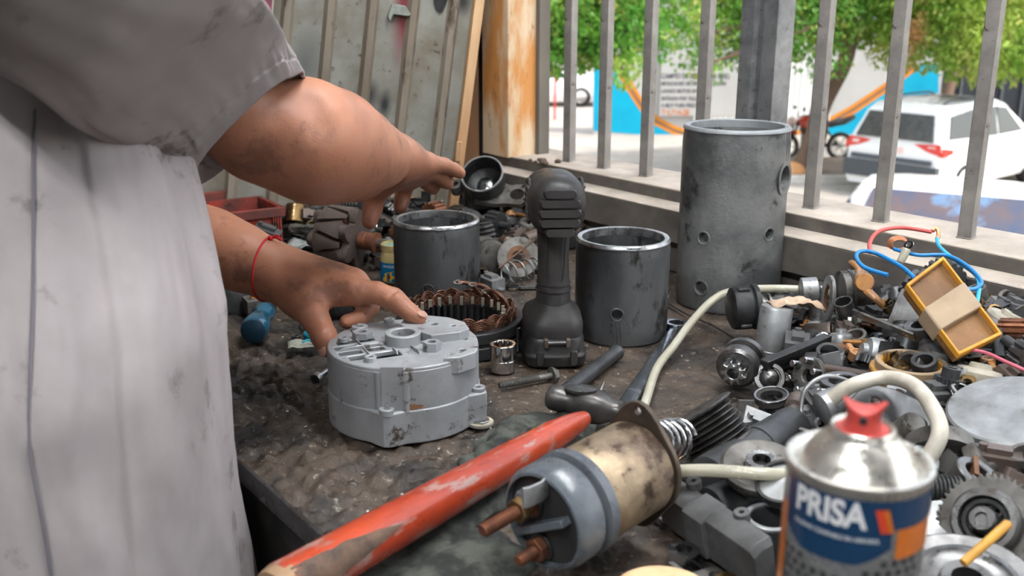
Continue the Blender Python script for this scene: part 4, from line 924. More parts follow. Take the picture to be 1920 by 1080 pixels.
rag([([(905, 868, .008), (960, 812, .010), (1000, 790, .010), (1070, 790, .008)], .016), ([(890, 850, .006), (935, 815, .008), (985, 782, .008)], .010), ([(930, 880, .008), (1010, 850, .010), (1085, 810, .010)], .015), ([(1020, 800, .008), (1080, 800, .010), (1105, 812, .008)], .013), ([(870, 880, .006), (905, 850, .008), (940, 820, .006)], .009)], 'worn grey-green knitted glove crumpled behind the hammer handle', .01, 'work_glove', 'glove', seed=1)
rag([([(700, 1078, .004), (800, 1030, .008), (880, 960, .010), (960, 900, .008)], .018), ([(740, 1110, .004), (850, 1060, .010), (930, 1000, .008)], .020), ([(830, 1120, .004), (900, 1080, .008), (980, 1040, .006)], .020), ([(650, 1120, .004), (720, 1090, .006), (800, 1070, .006)], .015)], 'grimy grey-green rag bunched under the solenoid in the foreground', .01, 'rag', 'rag', seed=2)
# ------------------------------------------------------------------ hammer
DM('raw_dark', (.05, .035, .028), (.13, .08, .052), 60, .75, 0, .6)
def handle_mat():
    m = mat('orange_handle', (.36, .045, .014), (.20, .020, .010), 12, .34, 0, .5, c3=(.27, .16, .135), s3=45, t3=.54, coat=.35, mixw=(.38, .66), stretch=(1.6, 1.6, .45)); return m
M['orange_handle'] = handle_mat()
DM('raw_wood', (.36, .22, .12), (.10, .065, .04), 30, .7, 0, .5, c3=(.03, .025, .02), s3=30, t3=.6, stretch=(1, 1, .2))
hp = onb(1086, 790, .035); hq = onb(560, 1085, .048)
hq = pxd(575, 1078, (onb(575, 1078, .045) - CAMP).dot(V((0, CP, -SP)))); dirh = (hp - hq)
LH = dirh.length
root = thing('hammer', 'hammer with a battered orange-red handle lying diagonally across the bench front', 'hammer', frame(hq, dirh, (0, 0, 1)))
secs = []
hpf = [(-.030, .0150, .0165), (-.02, .0175, .0185), (0, .0175, .0182), (.06, .0172, .0178), (.12, .0168, .0168), (.18, .0162, .0152), (LH * .72, .0155, .0140), (LH * .86, .0148, .0128), (LH * .95, .0120, .0105), (LH, .0095, .009), (LH + .01, .007, .007)]
Hs = []
for i in range(len(hpf) - 1):
    for k in range(6):
        t = k / 6; Hs.append(tuple(hpf[i][j] * (1 - t) + hpf[i + 1][j] * t for j in range(3)))
Hs.append(hpf[-1])
b = MB(); b.loft([[(p[0], p[1], z) for p in se(0, 0, 0, a, c, 2.2, 24)] for z, a, c in Hs if z > -.022]); b.build('handle', 'orange_handle', root)
b = MB(); b.loft([[(p[0] * (1 + .05 * noise.noise(V((p[0] * 200, p[1] * 200, z * 60)))), p[1], z) for p in se(0, 0, 0, a * 1.0, c * 1.0, 2.2, 24)] for z, a, c in Hs if z <= -.014]); b.build('splintered_end', 'raw_wood', root)
# bare wood patch on the upper side of the handle
b = MB(); vs = []
for i in range(15):
    for j in range(7):
        z = -.02 + .10 * i / 14; e_ = .9 * (1 - (i / 14) ** 2) * (1 + .3 * noise.noise(V((i * .5, j, 2)))); a = 1.0 + (j / 6 - .5) * 1.5 * e_
        A_ = .0176; C_ = .0184 ; c, s_ = math.cos(a), math.sin(a); vs.append((A_ * abs(c) ** (2 / 2.2) * (1 if c > 0 else -1), C_ * abs(s_) ** (2 / 2.2) * (1 if s_ > 0 else -1), z))
b.add(vs, [(i * 7 + j, (i + 1) * 7 + j, (i + 1) * 7 + j + 1, i * 7 + j + 1) for i in range(14) for j in range(6)]); b.build('bare_wood_patch', 'raw_dark', root)
DM('hammer_steel', (.11, .105, .10), (.055, .05, .048), 24, .38, .7, .35, c3=(.22, .20, .18), s3=22, t3=.6)

e0, e1 = onb(1024, 742, .030), onb(1205, 782, .018)
hx = e1 - e0; Lh = hx.length
fr = frame(e0, hx, (0, 0, 1)); b = MB()
b.loft([[(p[0], p[1], z) for p in se(0, 0, 0, a, c, n_, 24)] for z, a, c, n_ in ((0, .006, .006, 2), (.002, .0105, .011, 2), (.006, .0130, .013, 2), (.016, .0135, .0135, 2), (.022, .0110, .011, 2), (.030, .0125, .0125, 2.4), (.036, .0155, .0155, 3), (Lh * .52, .0165, .0165, 3), (Lh * .60, .0155, .0155, 3), (Lh * .68, .0115, .012, 2.4), (Lh * .78, .0105, .0115, 2.2), (Lh * .80, .0135, .0135, 2), (Lh * .97, .0135, .0135, 2), (Lh, .0118, .0118, 2))])
hm = b.build('head', 'hammer_steel', root, sharp=60); hm.matrix_parent_inverse = Matrix(); hm.matrix_local = root.matrix_world.inverted() @ fr
b = MB(); b.lathe([(0, .0012), (.008, .001), (.0108, 0), (.0108, -.003)], 28, Matrix.Diagonal((1, 1.55, 1, 1))); c = b.build('eye_face', 'mid_steel', root); c.matrix_local = root.matrix_world.inverted() @ (frame((e0 + hx * .36) + V((0, 0, .0168)), (0, 0, 1), (-hx.y, hx.x, 0)))
# ------------------------------------------------------------------ combination wrench (ring end up) and clear tubes
DM('wrench_chrome', (.38, .41, .44), (.26, .28, .30), 20, .2, .95, .1)
p, q = onb(1178, 752, .007), onb(1268, 612, .006); fr = frame(p, (0, 0, 1), q - p); L_ = (q - p).length
root = thing('ring_spanner', 'long chrome ring spanner lying beneath the clear hose', 'spanner', fr)
b = MB(); b.loft([[(x, p_[0], p_[1]) for p_ in rrect(w_, t_, t_ * .45)] for x, w_, t_ in ((-.03, .020, .007), (0, .019, .0065), (L_ * .3, .016, .006), (L_ * .8, .013, .0055), (L_ - .012, .011, .005))]); b.build('shank', 'wrench_chrome', root)
o = [((.0100 + .0006 * math.cos(12 * a)) * math.cos(a) + L_, (.0100 + .0006 * math.cos(12 * a)) * math.sin(a)) for a in [2 * PI * k / 72 for k in range(72)]]
b = MB(); b.prism(circ(L_, 0, .0150, 40), -.005, .005, [o]); b.build('ring_end', 'wrench_chrome', root, bevel=.0008, sharp=30)
DM('clear_hose', (.62, .60, .48), (.50, .47, .36), 12, .18, 0, 0, trans=.35, coat=.3); DM('braided', (.50, .47, .40), (.35, .32, .26), 40, .45, 0, .3)
def hose(pts, r, m, label, name='hose', cat='hose', seg=12, n=10):
    b = MB(); P = spline(pts, n); b.tube(P, r, seg); o = b.build(name, m); return tag(o, label, cat)
hose([onb(1198, 790, .008), onb(1212, 748, .010), onb(1232, 690, .014), onb(1262, 650, .018), onb(1300, 600, .030), onb(1340, 560, .045), onb(1380, 545, .055), onb(1450, 541, .055), onb(1520, 544, .055), onb(1570, 552, .05)], .0052, 'clear_hose', 'clear plastic hose curving from the spanner over to the heap by the window')
p = [onb(x, y, h) for x, y, h in ((1250, 566, .004), (1290, 590, .004), (1340, 612, .004), (1385, 640, .004))]; b = MB(); b.tube(spline(p), .0015, 6); tag(b.build('black_wire', 'black_plastic'), 'thin black wire lying on the bench in front of the tallest cylinder', 'wire')
# ------------------------------------------------------------------ the mechanic: one continuous body from a distance field
DM('skin', (.36, .160, .095), (.27, .115, .068), 10, .44, 0, .35, c3=(.21, .095, .06), s3=18, t3=.54, sss=.10, bscale=420)
DM('nail', (.33, .18, .13), None, rough=.35)
DM('coat_cloth', (.325, .292, .292), (.235, .21, .208), 5, .85, 0, .3, c3=(.165, .145, .138), s3=14, t3=.585, bscale=900, spec=.2)
DM('trouser_cloth', (.05, .055, .07), None, rough=.9); DM('hair_black', (.015, .012, .01), None, rough=.6); DM('red_thread', (.45, .015, .02), None, rough=.7)
def axis(segs):
    o = []
    for a, b_, st_ in segs: o += list(np.arange(a, b_ - 1e-9, st_))
    o.append(segs[-1][1]); return np.array(sorted(set(np.round(o, 5))), dtype=np.float32)
gx = axis([(-.86, -.36, .010), (-.36, -.03, .0028), (-.03, .0, .01)])
gy = axis([(.40, .86, .010), (.86, 1.33, .0028), (1.33, 1.40, .01)])
gz = axis([(-.0, .96, .010), (.96, 1.27, .0028), (1.27, 1.80, .010)])
shape = (len(gx), len(gy), len(gz))
def capf(F, p, q, r0, r1, k=.0, fl=None):
    "smooth union of a tapered capsule into F"
    p = np.array(p); q = np.array(q); m = max(r0, r1) + .02 + k
    lo = np.minimum(p, q) - m; hi = np.maximum(p, q) + m
    i0 = [int(np.searchsorted(g, l)) for g, l in zip((gx, gy, gz), lo)]; i1 = [int(np.searchsorted(g, h)) for g, h in zip((gx, gy, gz), hi)]
    if any(a >= b_ for a, b_ in zip(i0, i1)): return
    X = gx[i0[0]:i1[0], None, None] - p[0]; Y = gy[None, i0[1]:i1[1], None] - p[1]; Z = gz[None, None, i0[2]:i1[2]] - p[2]
    d = q - p; L2 = max(1e-9, float(d @ d)); t = np.clip((X * d[0] + Y * d[1] + Z * d[2]) / L2, 0, 1)
    D_ = np.sqrt((X - t * d[0]) ** 2 + (Y - t * d[1]) ** 2 + (Z - t * d[2]) ** 2) - (r0 + (r1 - r0) * t)
    sl = F[i0[0]:i1[0], i0[1]:i1[1], i0[2]:i1[2]]
    if k > 0: h = np.maximum(k - np.abs(sl - D_), 0) / k; sl[...] = np.minimum(sl, D_) - h * h * k * .25
    else: sl[...] = np.minimum(sl, D_)
def newF(): return np.full(shape, .06, dtype=np.float32)
F = newF()
C0 = V((-.43, .76, 0)); SH_R = pxd(115, -140, .60); SH_L = V((-.575, 1.00, 1.36))
body = [((-.43, .76, .95), (-.42, .79, 1.10), .125, .125), ((-.42, .79, 1.10), (-.43, .86, 1.30), .125, .13), ((-.43, .86, 1.30), (-.42, .89, 1.42), .11, .055), ((-.42, .89, 1.40), (-.39, .92, 1.50), .055, .052)]
for p, q, a, c in body: capf(F, p, q, a, c, .05)
for hipx, kn, ft in (((-.50, .83), (-.50, .83), (-.51, .84)), ((-.37, .68), (-.36, .67), (-.38, .66))):
    capf(F, (*hipx, .92), (*kn, .50), .088, .058, .04); capf(F, (*kn, .50), (*ft, .09), .054, .038, .03); capf(F, (*ft, .045), (ft[0] + .13, ft[1] + .10, .03), .035, .028, .02)
capf(F, (-.37, .945, 1.60), (-.365, .95, 1.63), .088, .092, .03); capf(F, (-.34, .965, 1.545), (-.335, .97, 1.535), .055, .045, .03)
capf(F, (-.285, 1.01, 1.60), (-.272, 1.02, 1.58), .010, .014, .01)          # nose
capf(F, (-.43, 1.02, 1.60), (-.435, 1.025, 1.585), .018, .012, .005); capf(F, (-.315, .875, 1.60), (-.315, .87, 1.585), .018, .012, .005)   # ears
def chain(F, pts, k): 
    for (p, a), (q, c) in zip(pts, pts[1:]): capf(F, p, q, a, c, k)
P_ = lambda x, y, d: tuple(pxd(x, y, d))
# right arm (near)
E_R = P_(570, 258, .925)
SH_R = V(P_(215, 50, .68))
chain(F, [((-.40, .83, 1.34), .06), (tuple(SH_R), .030), (P_(335, 146, .80), .030), (P_(418, 204, .865), .034), (P_(482, 242, .905), .0425), (E_R, .0485)], .02)
chain(F, [(E_R, .0485), (P_(625, 268, .98), .0455), (P_(668, 284, 1.035), .039), (P_(705, 293, 1.085), .030), (P_(735, 297, 1.13), .0245)], .03)
capf(F, P_(600, 300, .95), P_(660, 312, 1.02), .036, .028, .03)
capf(F, P_(733, 290, 1.125), P_(760, 293, 1.155), .022, .019, .015)
# left arm (far)
E_L = P_(175, 365, 1.20); W_L = P_(500, 503, 1.12)
chain(F, [((-.46, .93, 1.37), .06), (tuple(SH_L), .062), (tuple((SH_L + V(E_L)) / 2), .050), (E_L, .048), (P_(290, 412, 1.17), .044), (P_(400, 460, 1.14), .035), (P_(460, 487, 1.125), .0305), (W_L, .028)], .03)
def hand(F, palm, fingers, kp=.014):
    for p, q, a, c in palm: capf(F, p, q, a, c, kp)
    outs = None; res = F.copy()
    for pts, k in fingers:
        G = F.copy(); 
        # the finger joins the palm smoothly but stays clear of its neighbours
        Ff = newF(); chain(Ff, pts, .003)
        h = np.maximum(k - np.abs(G - Ff), 0) / k; G = np.minimum(G, Ff) - h * h * k * .25
        res = np.minimum(res, G)
    F[...] = res
# right hand
Wr = P_(738, 297, 1.135)
K5, K4, K3, K2 = P_(800, 306, 1.19), P_(795, 316, 1.205), P_(785, 326, 1.22), P_(766, 336, 1.228)
hand(F, [(Wr, K5, .0235, .0125), (Wr, K4, .023, .0125), (P_(738, 304, 1.145), K3, .022, .0125), (P_(728, 312, 1.15), K2, .021, .0125), (P_(722, 316, 1.15), P_(708, 345, 1.18), .020, .0165), (P_(722, 318, 1.16), P_(755, 335, 1.21), .018, .014)],
     [([(K5, .0120), (P_(832, 310, 1.225), .0098), (P_(851, 318, 1.248), .0088), (P_(863, 325, 1.262), .0078)], .006), ([(K4, .0120), (P_(818, 328, 1.238), .0102), (P_(832, 339, 1.255), .009), (P_(840, 345, 1.262), .0080)], .006),
      ([(K3, .0122), (P_(800, 340, 1.252), .0106), (P_(808, 348, 1.262), .0098), (P_(813, 353, 1.266), .0088)], .006), ([(K2, .0120), (P_(757, 356, 1.245), .0108), (P_(753, 378, 1.245), .0098), (P_(751, 389, 1.24), .0088)], .006),
      ([(P_(716, 335, 1.17), .0165), (P_(704, 360, 1.19), .0138), (P_(699, 388, 1.195), .0120), (P_(693, 415, 1.19), .0100)], .010)])
# left hand, index finger pressed on the housing
I_tip = A0 + V((0, 0, 0)); It = P_(786, 597, 1.063)
K2, K3, K4, K5 = P_(668, 546, 1.078), P_(668, 531, 1.097), P_(660, 529, 1.115), P_(642, 530, 1.133)
LI = [(K2, .0130), (P_(708, 549, 1.074), .0122), (P_(738, 563, 1.070), .0122), (P_(752, 573, 1.068), .0108), (P_(770, 587, 1.065), .0100), (It, .0084)]
LT = [(P_(562, 560, 1.085), .0195), (P_(586, 590, 1.062), .0160), (P_(596, 604, 1.058), .0150), (P_(608, 632, 1.052), .0138), (P_(617, 653, 1.048), .0110)]
hand(F, [(W_L, K2, .0265, .0140), (W_L, K3, .0265, .0135), (P_(510, 505, 1.125), K4, .025, .0130), (P_(515, 507, 1.135), K5, .024, .0125), (P_(515, 520, 1.11), P_(566, 562, 1.082), .026, .0200), (P_(585, 545, 1.085), P_(640, 552, 1.085), .021, .015)],
     [(LI, .008), ([(K3, .0128), (P_(688, 548, 1.10), .0115), (P_(694, 574, 1.10), .0108), (P_(676, 595, 1.085), .0095), (P_(650, 603, 1.078), .0085)], .006),
      ([(K4, .0125), (P_(682, 552, 1.122), .011), (P_(684, 574, 1.125), .0105), (P_(662, 592, 1.11), .009)], .006), ([(K5, .0115), (P_(660, 550, 1.14), .010), (P_(658, 572, 1.14), .009), (P_(640, 586, 1.13), .008)], .006), (LT, .012)])
# knuckle bumps, tendons and skin folds
for p, r in ((P_(738, 556, 1.066), .0075), (P_(606, 628, 1.043), .009), (P_(668, 520, 1.09), .0075), (P_(640, 512, 1.105), .006)): capf(F, p, p, r, r, .010)
capf(F, P_(545, 478, 1.115), P_(655, 512, 1.095), .0035, .004, .012); capf(F, P_(550, 500, 1.09), P_(655, 530, 1.075), .003, .004, .012)
capf(F, P_(735, 268, 1.12), P_(752, 272, 1.13), .006, .005, .012)             # ulna head
def dent(F, p, q, r0, r1, k):
    "smooth subtraction of a tapered capsule"
    G = newF(); capf(G, p, q, r0, r1); G = -G; h = np.maximum(k - np.abs(F - G), 0) / k; m = G > -.03; F[m] = (np.maximum(F, G) + h * h * k * .25)[m]
dent(F, P_(592, 186, .870), P_(608, 228, .868), .004, .003, .026)
dent(F, P_(700, 345, 1.085), P_(735, 338, 1.12), .004, .004, .014)
for a_ in ((P_(738, 285, 1.108), P_(742, 318, 1.118)), (P_(746, 286, 1.115), P_(750, 318, 1.125))): dent(F, *a_, .0012, .0012, .006)
for x_, y_, d_ in ((733, 546, 1.060), (739, 548, 1.060), (602, 622, 1.040), (607, 630, 1.040)): dent(F, P_(x_ - 5, y_ + 6, d_ - .001), P_(x_ + 8, y_ - 4, d_ + .004), .0010, .0010, .005)
dent(F, P_(628, 590, 1.055), P_(640, 566, 1.058), .004, .003, .012)
def nets(F):
    S = F < 0; nx, ny, nz = F.shape
    cs = np.zeros((nx - 1, ny - 1, nz - 1), dtype=np.uint8)
    for i in (0, 1):
        for j in (0, 1):
            for k in (0, 1): cs += S[i:nx - 1 + i, j:ny - 1 + j, k:nz - 1 + k]
    I, J, K = np.nonzero((cs > 0) & (cs < 8)); n = len(I)
    idx = np.full(cs.shape, -1, dtype=np.int32); idx[I, J, K] = np.arange(n)
    acc = np.zeros((n, 3)); cnt = np.zeros(n)
    G = (gx, gy, gz)
    cor = [(i, j, k) for i in (0, 1) for j in (0, 1) for k in (0, 1)]
    for a in cor:
        for ax in range(3):
            if a[ax]: continue
            b_ = list(a); b_[ax] = 1
            f0 = F[I + a[0], J + a[1], K + a[2]]; f1 = F[I + b_[0], J + b_[1], K + b_[2]]; m = (f0 < 0) != (f1 < 0)
            t = np.where(m, f0 / np.where(m, f0 - f1, 1), 0)
            p0 = np.stack([gx[I + a[0]], gy[J + a[1]], gz[K + a[2]]], 1).astype(float); p1 = np.stack([gx[I + b_[0]], gy[J + b_[1]], gz[K + b_[2]]], 1)
            acc[m] += (p0 + (p1 - p0) * t[:, None])[m]; cnt[m] += 1
    Vv = acc / cnt[:, None]; fs = []
    for ax in range(3):
        o1, o2 = [(1, 2), (2, 0), (0, 1)][ax]
        A = [slice(None)] * 3; B = [slice(None)] * 3; A[ax] = slice(0, -1); B[ax] = slice(1, None)
        s0 = S[tuple(A)]; s1 = S[tuple(B)]; c = np.nonzero(s0 != s1); c = np.stack(c, 1)
        c = c[(c[:, o1] > 0) & (c[:, o2] > 0) & (c[:, o1] < F.shape[o1] - 1) & (c[:, o2] < F.shape[o2] - 1)]
        def at(d1, d2): q = c.copy(); q[:, o1] += d1; q[:, o2] += d2; return idx[q[:, 0], q[:, 1], q[:, 2]]
        q = np.stack([at(-1, -1), at(0, -1), at(0, 0), at(-1, 0)], 1); fl = s0[c[:, 0], c[:, 1], c[:, 2]]
        q[~fl] = q[~fl][:, ::-1]; fs.append(q)
    fs = np.concatenate(fs); fs = fs[(fs >= 0).all(1)]
    # two relaxation steps on the vertices
    for _ in range(3):
        s_ = np.zeros_like(Vv); c = np.zeros(len(Vv))
        for a, b_ in ((0, 1), (1, 2), (2, 3), (3, 0)):
            np.add.at(s_, fs[:, a], Vv[fs[:, b_]]); np.add.at(c, fs[:, a], 1); np.add.at(s_, fs[:, b_], Vv[fs[:, a]]); np.add.at(c, fs[:, b_], 1)
        Vv = Vv * .5 + .5 * s_ / np.maximum(c, 1)[:, None]
    return Vv, fs
Vv, fs = nets(F); del F
me = bpy.data.meshes.new('body'); me.from_pydata(Vv.tolist(), [], fs.tolist()); me.materials.append(M['skin']); me.polygons.foreach_set('use_smooth', [True] * len(me.polygons)); me.update()
person = thing('person', 'person in a grey-lilac work coat leaning over the bench with bare forearms', 'person', T(-.43, .76, 0))
inv = person.matrix_world.inverted()
def pchild(o): o.parent = person; o.matrix_parent_inverse = inv; return o
bo = bpy.data.objects.new('body', me); COL.objects.link(bo); pchild(bo)
# fingernails
def nailp(tip, prev, up, w_, l_, off):
    tip, prev = V(tip), V(prev); d = (tip - prev).normalized(); up = V(up); up = (up - d * up.dot(d)).normalized(); b = MB(); 
    b.ball(1, frame(tip + up * off + d * .001, up, d), 16, sc=(l_, w_, .0016)); pchild(b.build('fingernail', 'nail'))
nailp(It, LI[-2][0], (.2, -.25, 1), .0055, .0065, .0074); nailp(LT[-1][0], LT[-2][0], (-.75, -.6, .3), .0065, .0075, .0098)
# hair, eyes
b = MB(); b.ball(.102, T(-.385, .935, 1.635) @ RY(-.25), 24, z0=-.35); pchild(b.build('hair', 'hair_black'))
for p in ((-.298, .985, 1.615), (-.318, 1.015, 1.615)): b = MB(); b.ball(.012, T(*p)); pchild(b.build('eye', 'nail'))
# red thread bracelet
def ringpts(c, ax, r, n=40, flat=1.):
    fr = frame(c, ax); return [fr @ V((r * math.cos(2 * PI * k / n), r * math.sin(2 * PI * k / n) * flat, 0)) for k in range(n)]
wc = V(P_(505, 507, 1.121)); wax = V(P_(560, 520, 1.11)) - V(P_(460, 487, 1.125)); wax = wax.normalized() + V((.16, 0, .14))
from mathutils.bvhtree import BVHTree
bv = BVHTree.FromPolygons([V(p) for p in Vv.tolist()], fs.tolist()); rp_ = []
for p in ringpts(wc, wax, .08, 60):
    hit = bv.ray_cast(p, (wc - p).normalized(), .08)[0]; rp_.append((hit if hit else wc + (p - wc) * .42) + (p - wc).normalized() * .0008)
kn = min(rp_, key=lambda q: -q.z) + V((.002, -.004, 0)); b = MB(); b.tube(rp_, .0012, 6, closed=True); b.ball(.003, T(*kn)); b.tube(spline([kn, kn + V((.006, 0, .001)), kn + V((.012, -.001, -.002))]), .0017, 6); b.tube(spline([kn, kn + V((.007, 0, .003)), kn + V((.010, 0, .001))]), .0013, 6); pchild(b.build('thread_bracelet', 'red_thread'))
# ---- work coat
def coatpt(th, z, inset=0.):
    k = (z - .45) / .95
    cx, cy = -.425 - .002 * (z - 1), .775 + .05 * max(0, z - 1.0)
    a = .235 + .02 * (1 - k); b_ = .165 - .035 * max(0, z - 1.08) / .2; sh = max(0, min(1, (z - 1.06) / .22)); a -= .075 * sh * sh * (3 - 2 * sh); cy += .05 * sh; b_ += .008 * max(0, .95 - z) / .1
    if z > 1.25: a *= 1 - .35 * ((z - 1.25) / .2) ** 2; b_ *= 1 - .25 * ((z - 1.25) / .2) ** 2
    c, s_ = math.cos(th), math.sin(th)      # th=0 points along n (towards bench), +90 towards -u
    f = 1 + .018 * math.sin(5 * th + 1.5 + z * 2.2) * (1.35 - k * .6) + .010 * math.sin(11 * th - z * 5 + .6) + .008 * math.sin(17 * th + z * 9)
    # vertical soft folds and diagonal drags from the arm
    f += .018 * math.exp(-((th + .95 + (z - 1.0) * .5) / .13) ** 2) - .02 * math.exp(-((th + .72 + (z - 1.0) * .35) / .10) ** 2) + .014 * math.exp(-((th + .35 + (z - 1.0) * .2) / .09) ** 2) - .014 * math.exp(-((th + .15) / .08) ** 2)
    f += .012 * noise.noise(V((th * 2.4, z * 5, 1.3))) + .016 * noise.noise(V((th * 5, z * 14 + th * 3, 7.))) * (1 if z > .9 else .6) + .005 * noise.noise(V((th * 16, z * 30, 3.)))
    for t0, wd, amp in ((-1.43 + .05 * math.sin(z * 7), .03, .022), (-.60 - (z - 1.1) * .25, .03, .016)):
        d = (th - t0 + PI) % (2 * PI) - PI; f += amp * (1 / (1 + math.exp(-d / .0045)) - .5) * math.exp(-(d / .35) ** 2)
    f -= inset
    return V((cx, cy, 0)) + N * (b_ * f * c) + U * (-a * f * s_) + V((0, 0, z))
nz_, nt2 = 120, 520
secs = [[tuple(coatpt(-PI + 2 * PI * j / nt2, .42 + (1.44 - .42) * i / nz_)) for j in range(nt2)] for i in range(nz_ + 1)]
b = MB(); b.loft(secs, cap=False); c = pchild(b.build('work_coat', 'coat_cloth', sharp=180, weld=True)); sd_ = c.modifiers.new('solid', 'SOLIDIFY'); sd_.thickness = .002; sd_.offset = -1
# right sleeve: a loose tube with a gathered stitched hem
hemc = V(P_(466, 246, .885)); hdir = V((.60, .62, -.50)).normalized()
top = V(P_(575, 143, .90)); bot = V(P_(352, 347, .865))
e1 = (top - bot) / 2; hemc = (top + bot) / 2; hn = (hdir - e1.normalized() * hdir.dot(e1.normalized())).normalized(); e2 = hn.cross(e1.normalized())
sc0 = V(P_(150, -60, .72)); s_e1 = V(P_(420, -60, .78)) - sc0; 
def sleevering(t, n=180):
    # t from 0 (shoulder) to 1 (hem)
    top_s, bot_s = V(P_(300, -160, .60)), V(P_(-60, 80, .53)); 
    # silhouettes of the sleeve in space
    topc = [top_s, V(P_(415, -22, .68)), V(P_(492, 48, .76)), V(P_(537, 92, .84)), top]; botc = [bot_s, V(P_(90, 180, .60)), V(P_(190, 243, .68)), V(P_(285, 300, .78)), bot]
    def ev(c, t):
        x = t * (len(c) - 1); i = min(int(x), len(c) - 2); f_ = x - i; p0, p1, p2, p3 = c[max(i - 1, 0)], c[i], c[i + 1], c[min(i + 2, len(c) - 1)]
        return .5 * ((2 * p1) + (p2 - p0) * f_ + (2 * p0 - 5 * p1 + 4 * p2 - p3) * f_ * f_ + (3 * p1 - p0 - 3 * p2 + p3) * f_ ** 3)
    a, c = ev(topc, t), ev(botc, t); m = (a + c) / 2; ex = (a - c) / 2; vd = (m - CAMP).normalized() + hn * .22; ey = (vd - ex.normalized() * vd.dot(ex.normalized())).normalized() * (.070 + .010 * (1 - t)); o = []
    for k in range(n):
        th = 2 * PI * k / n; hemz = max(0, (t - .86) / .14); fold = 0
        fold += .0022 * math.sin(th * 3 + 2 + t * 4) + .004 * noise.noise(V((math.cos(th) * 2, math.sin(th) * 2, t * 3.2))) + .0035 * noise.noise(V((math.cos(th) * 4, math.sin(th) * 4, t * 7 + 5)))
        g = math.exp(-((t - .865) / .05) ** 2); fold += g * .0012 * noise.noise(V((th * 13, t * 6, 0))) +   .0011 * g * math.sin(th * 34 + 3 * noise.noise(V((th * 4, 0, 0))))
        if t > .87: fold += .0007 * math.sin(th * 30 + t * 9 + 4 * noise.noise(V((th * 3, 1, 0)))) * (1 - .6 * (t - .87) / .13)
        fold -= .0022 * math.exp(-((t - .872) / .006) ** 2)
        d = (ex * math.cos(th) + ey * math.sin(th)); L_ = d.length; o.append(m + d * (1 + fold / L_))
    return o
ts = [i / 110 for i in range(111)]
rings = [sleevering(t) for t in ts]
last = rings[-1]; rings += [[p + (hemc - p).normalized() * .003 for p in last], [p + (hemc - p).normalized() * .003 - hn * .02 for p in last]]
shc = V((-.41, .80, 1.335)); r0_ = rings[0]; c0_ = sum(r0_, V()) / len(r0_)
rings = [[(p - c0_) * k_ + c0_.lerp(shc, f_) for p in r0_] for f_, k_ in ((1.0, .85), (.75, 1.0), (.5, 1.05), (.25, 1.04))] + rings
b = MB(); b.loft([[tuple(p) for p in r] for r in rings], cap=False); so_ = pchild(b.build('sleeve', 'coat_cloth', sharp=180, weld=True)); sd_ = so_.modifiers.new('solid', 'SOLIDIFY'); sd_.thickness = .0016; sd_.offset = -1
# left sleeve, hidden behind the coat
ls = [V(SH_L) + V((.03, -.03, .02)), (V(SH_L) + V(E_L)) / 2, V(E_L) * .8 + V(SH_L) * .2]
b = MB(); b.tube(spline(ls, 8), .075, 24, cap=False); pchild(b.build('sleeve', 'coat_cloth', sharp=180))
# side pocket edge under the arm
DM('seam_thread', (.13, .12, .135), None, rough=.9)
def on_coat(px, py):
    d = (pxd(px, py, 1) - CAMP).normalized(); best = None
    for j in range(0, 200):
        th = -2.6 + 2.6 * j / 199
        z = 1.1
        for _ in range(3):
            q = coatpt(th, z); t = math.hypot(q.x, q.y) / math.hypot(d.x, d.y); z = CAMP.z + d.z * t
        e = abs(math.atan2(q.x, q.y) - math.atan2(d.x, d.y))
        if best is None or e < best[0]: best = (e, q, th, z)
    c = V((-.425, .775, best[3])); return coatpt(best[2], best[3]) + (best[1] - c).normalized() * .0012
def seam(pts, nm, r=.0011): b = MB(); b.tube(spline([on_coat(*p) for p in pts], 8), r, 5); pchild(b.build(nm, 'seam_thread'))
seam([(66, 205), (62, 300), (63, 430), (60, 560), (55, 700), (60, 850), (80, 980), (95, 1078)], 'side_seam', .0011)
# trousers and shoes
for (hx, hy), (kx, ky), (fx, fy) in (((-.50, .83), (-.50, .83), (-.51, .84)), ((-.37, .68), (-.36, .67), (-.38, .66))):
    b = MB(); b.tube([(hx, hy, .90), (kx, ky, .5), (fx, fy, .06)], [.10, .078, .07], 20); pchild(b.build('trousers', 'trouser_cloth'))
    b = MB(); b.loft([[(p[0] * w_ , p[1] * w_, 0) for p in []] for w_ in []]) if 0 else b.ball(1, T(fx + .05, fy + .04, .035) @ RZ(.65), sc=(.14, .05, .05), z0=-.7); pchild(b.build('shoe', 'black_rubber'))
# black socket held in the fingers of the left hand
p, q = V(P_(612, 584, 1.088)), V(P_(664, 574, 1.088))
socket(0, 0, .0125, (q - p).length, 'matt black socket held between the fingers of the lower hand', m='black_iron', mx=frame(p, q - p))
# ------------------------------------------------------------------ foreground right
def axis_between(a, b_): return frame(a, b_ - a, (0, 0, 1))
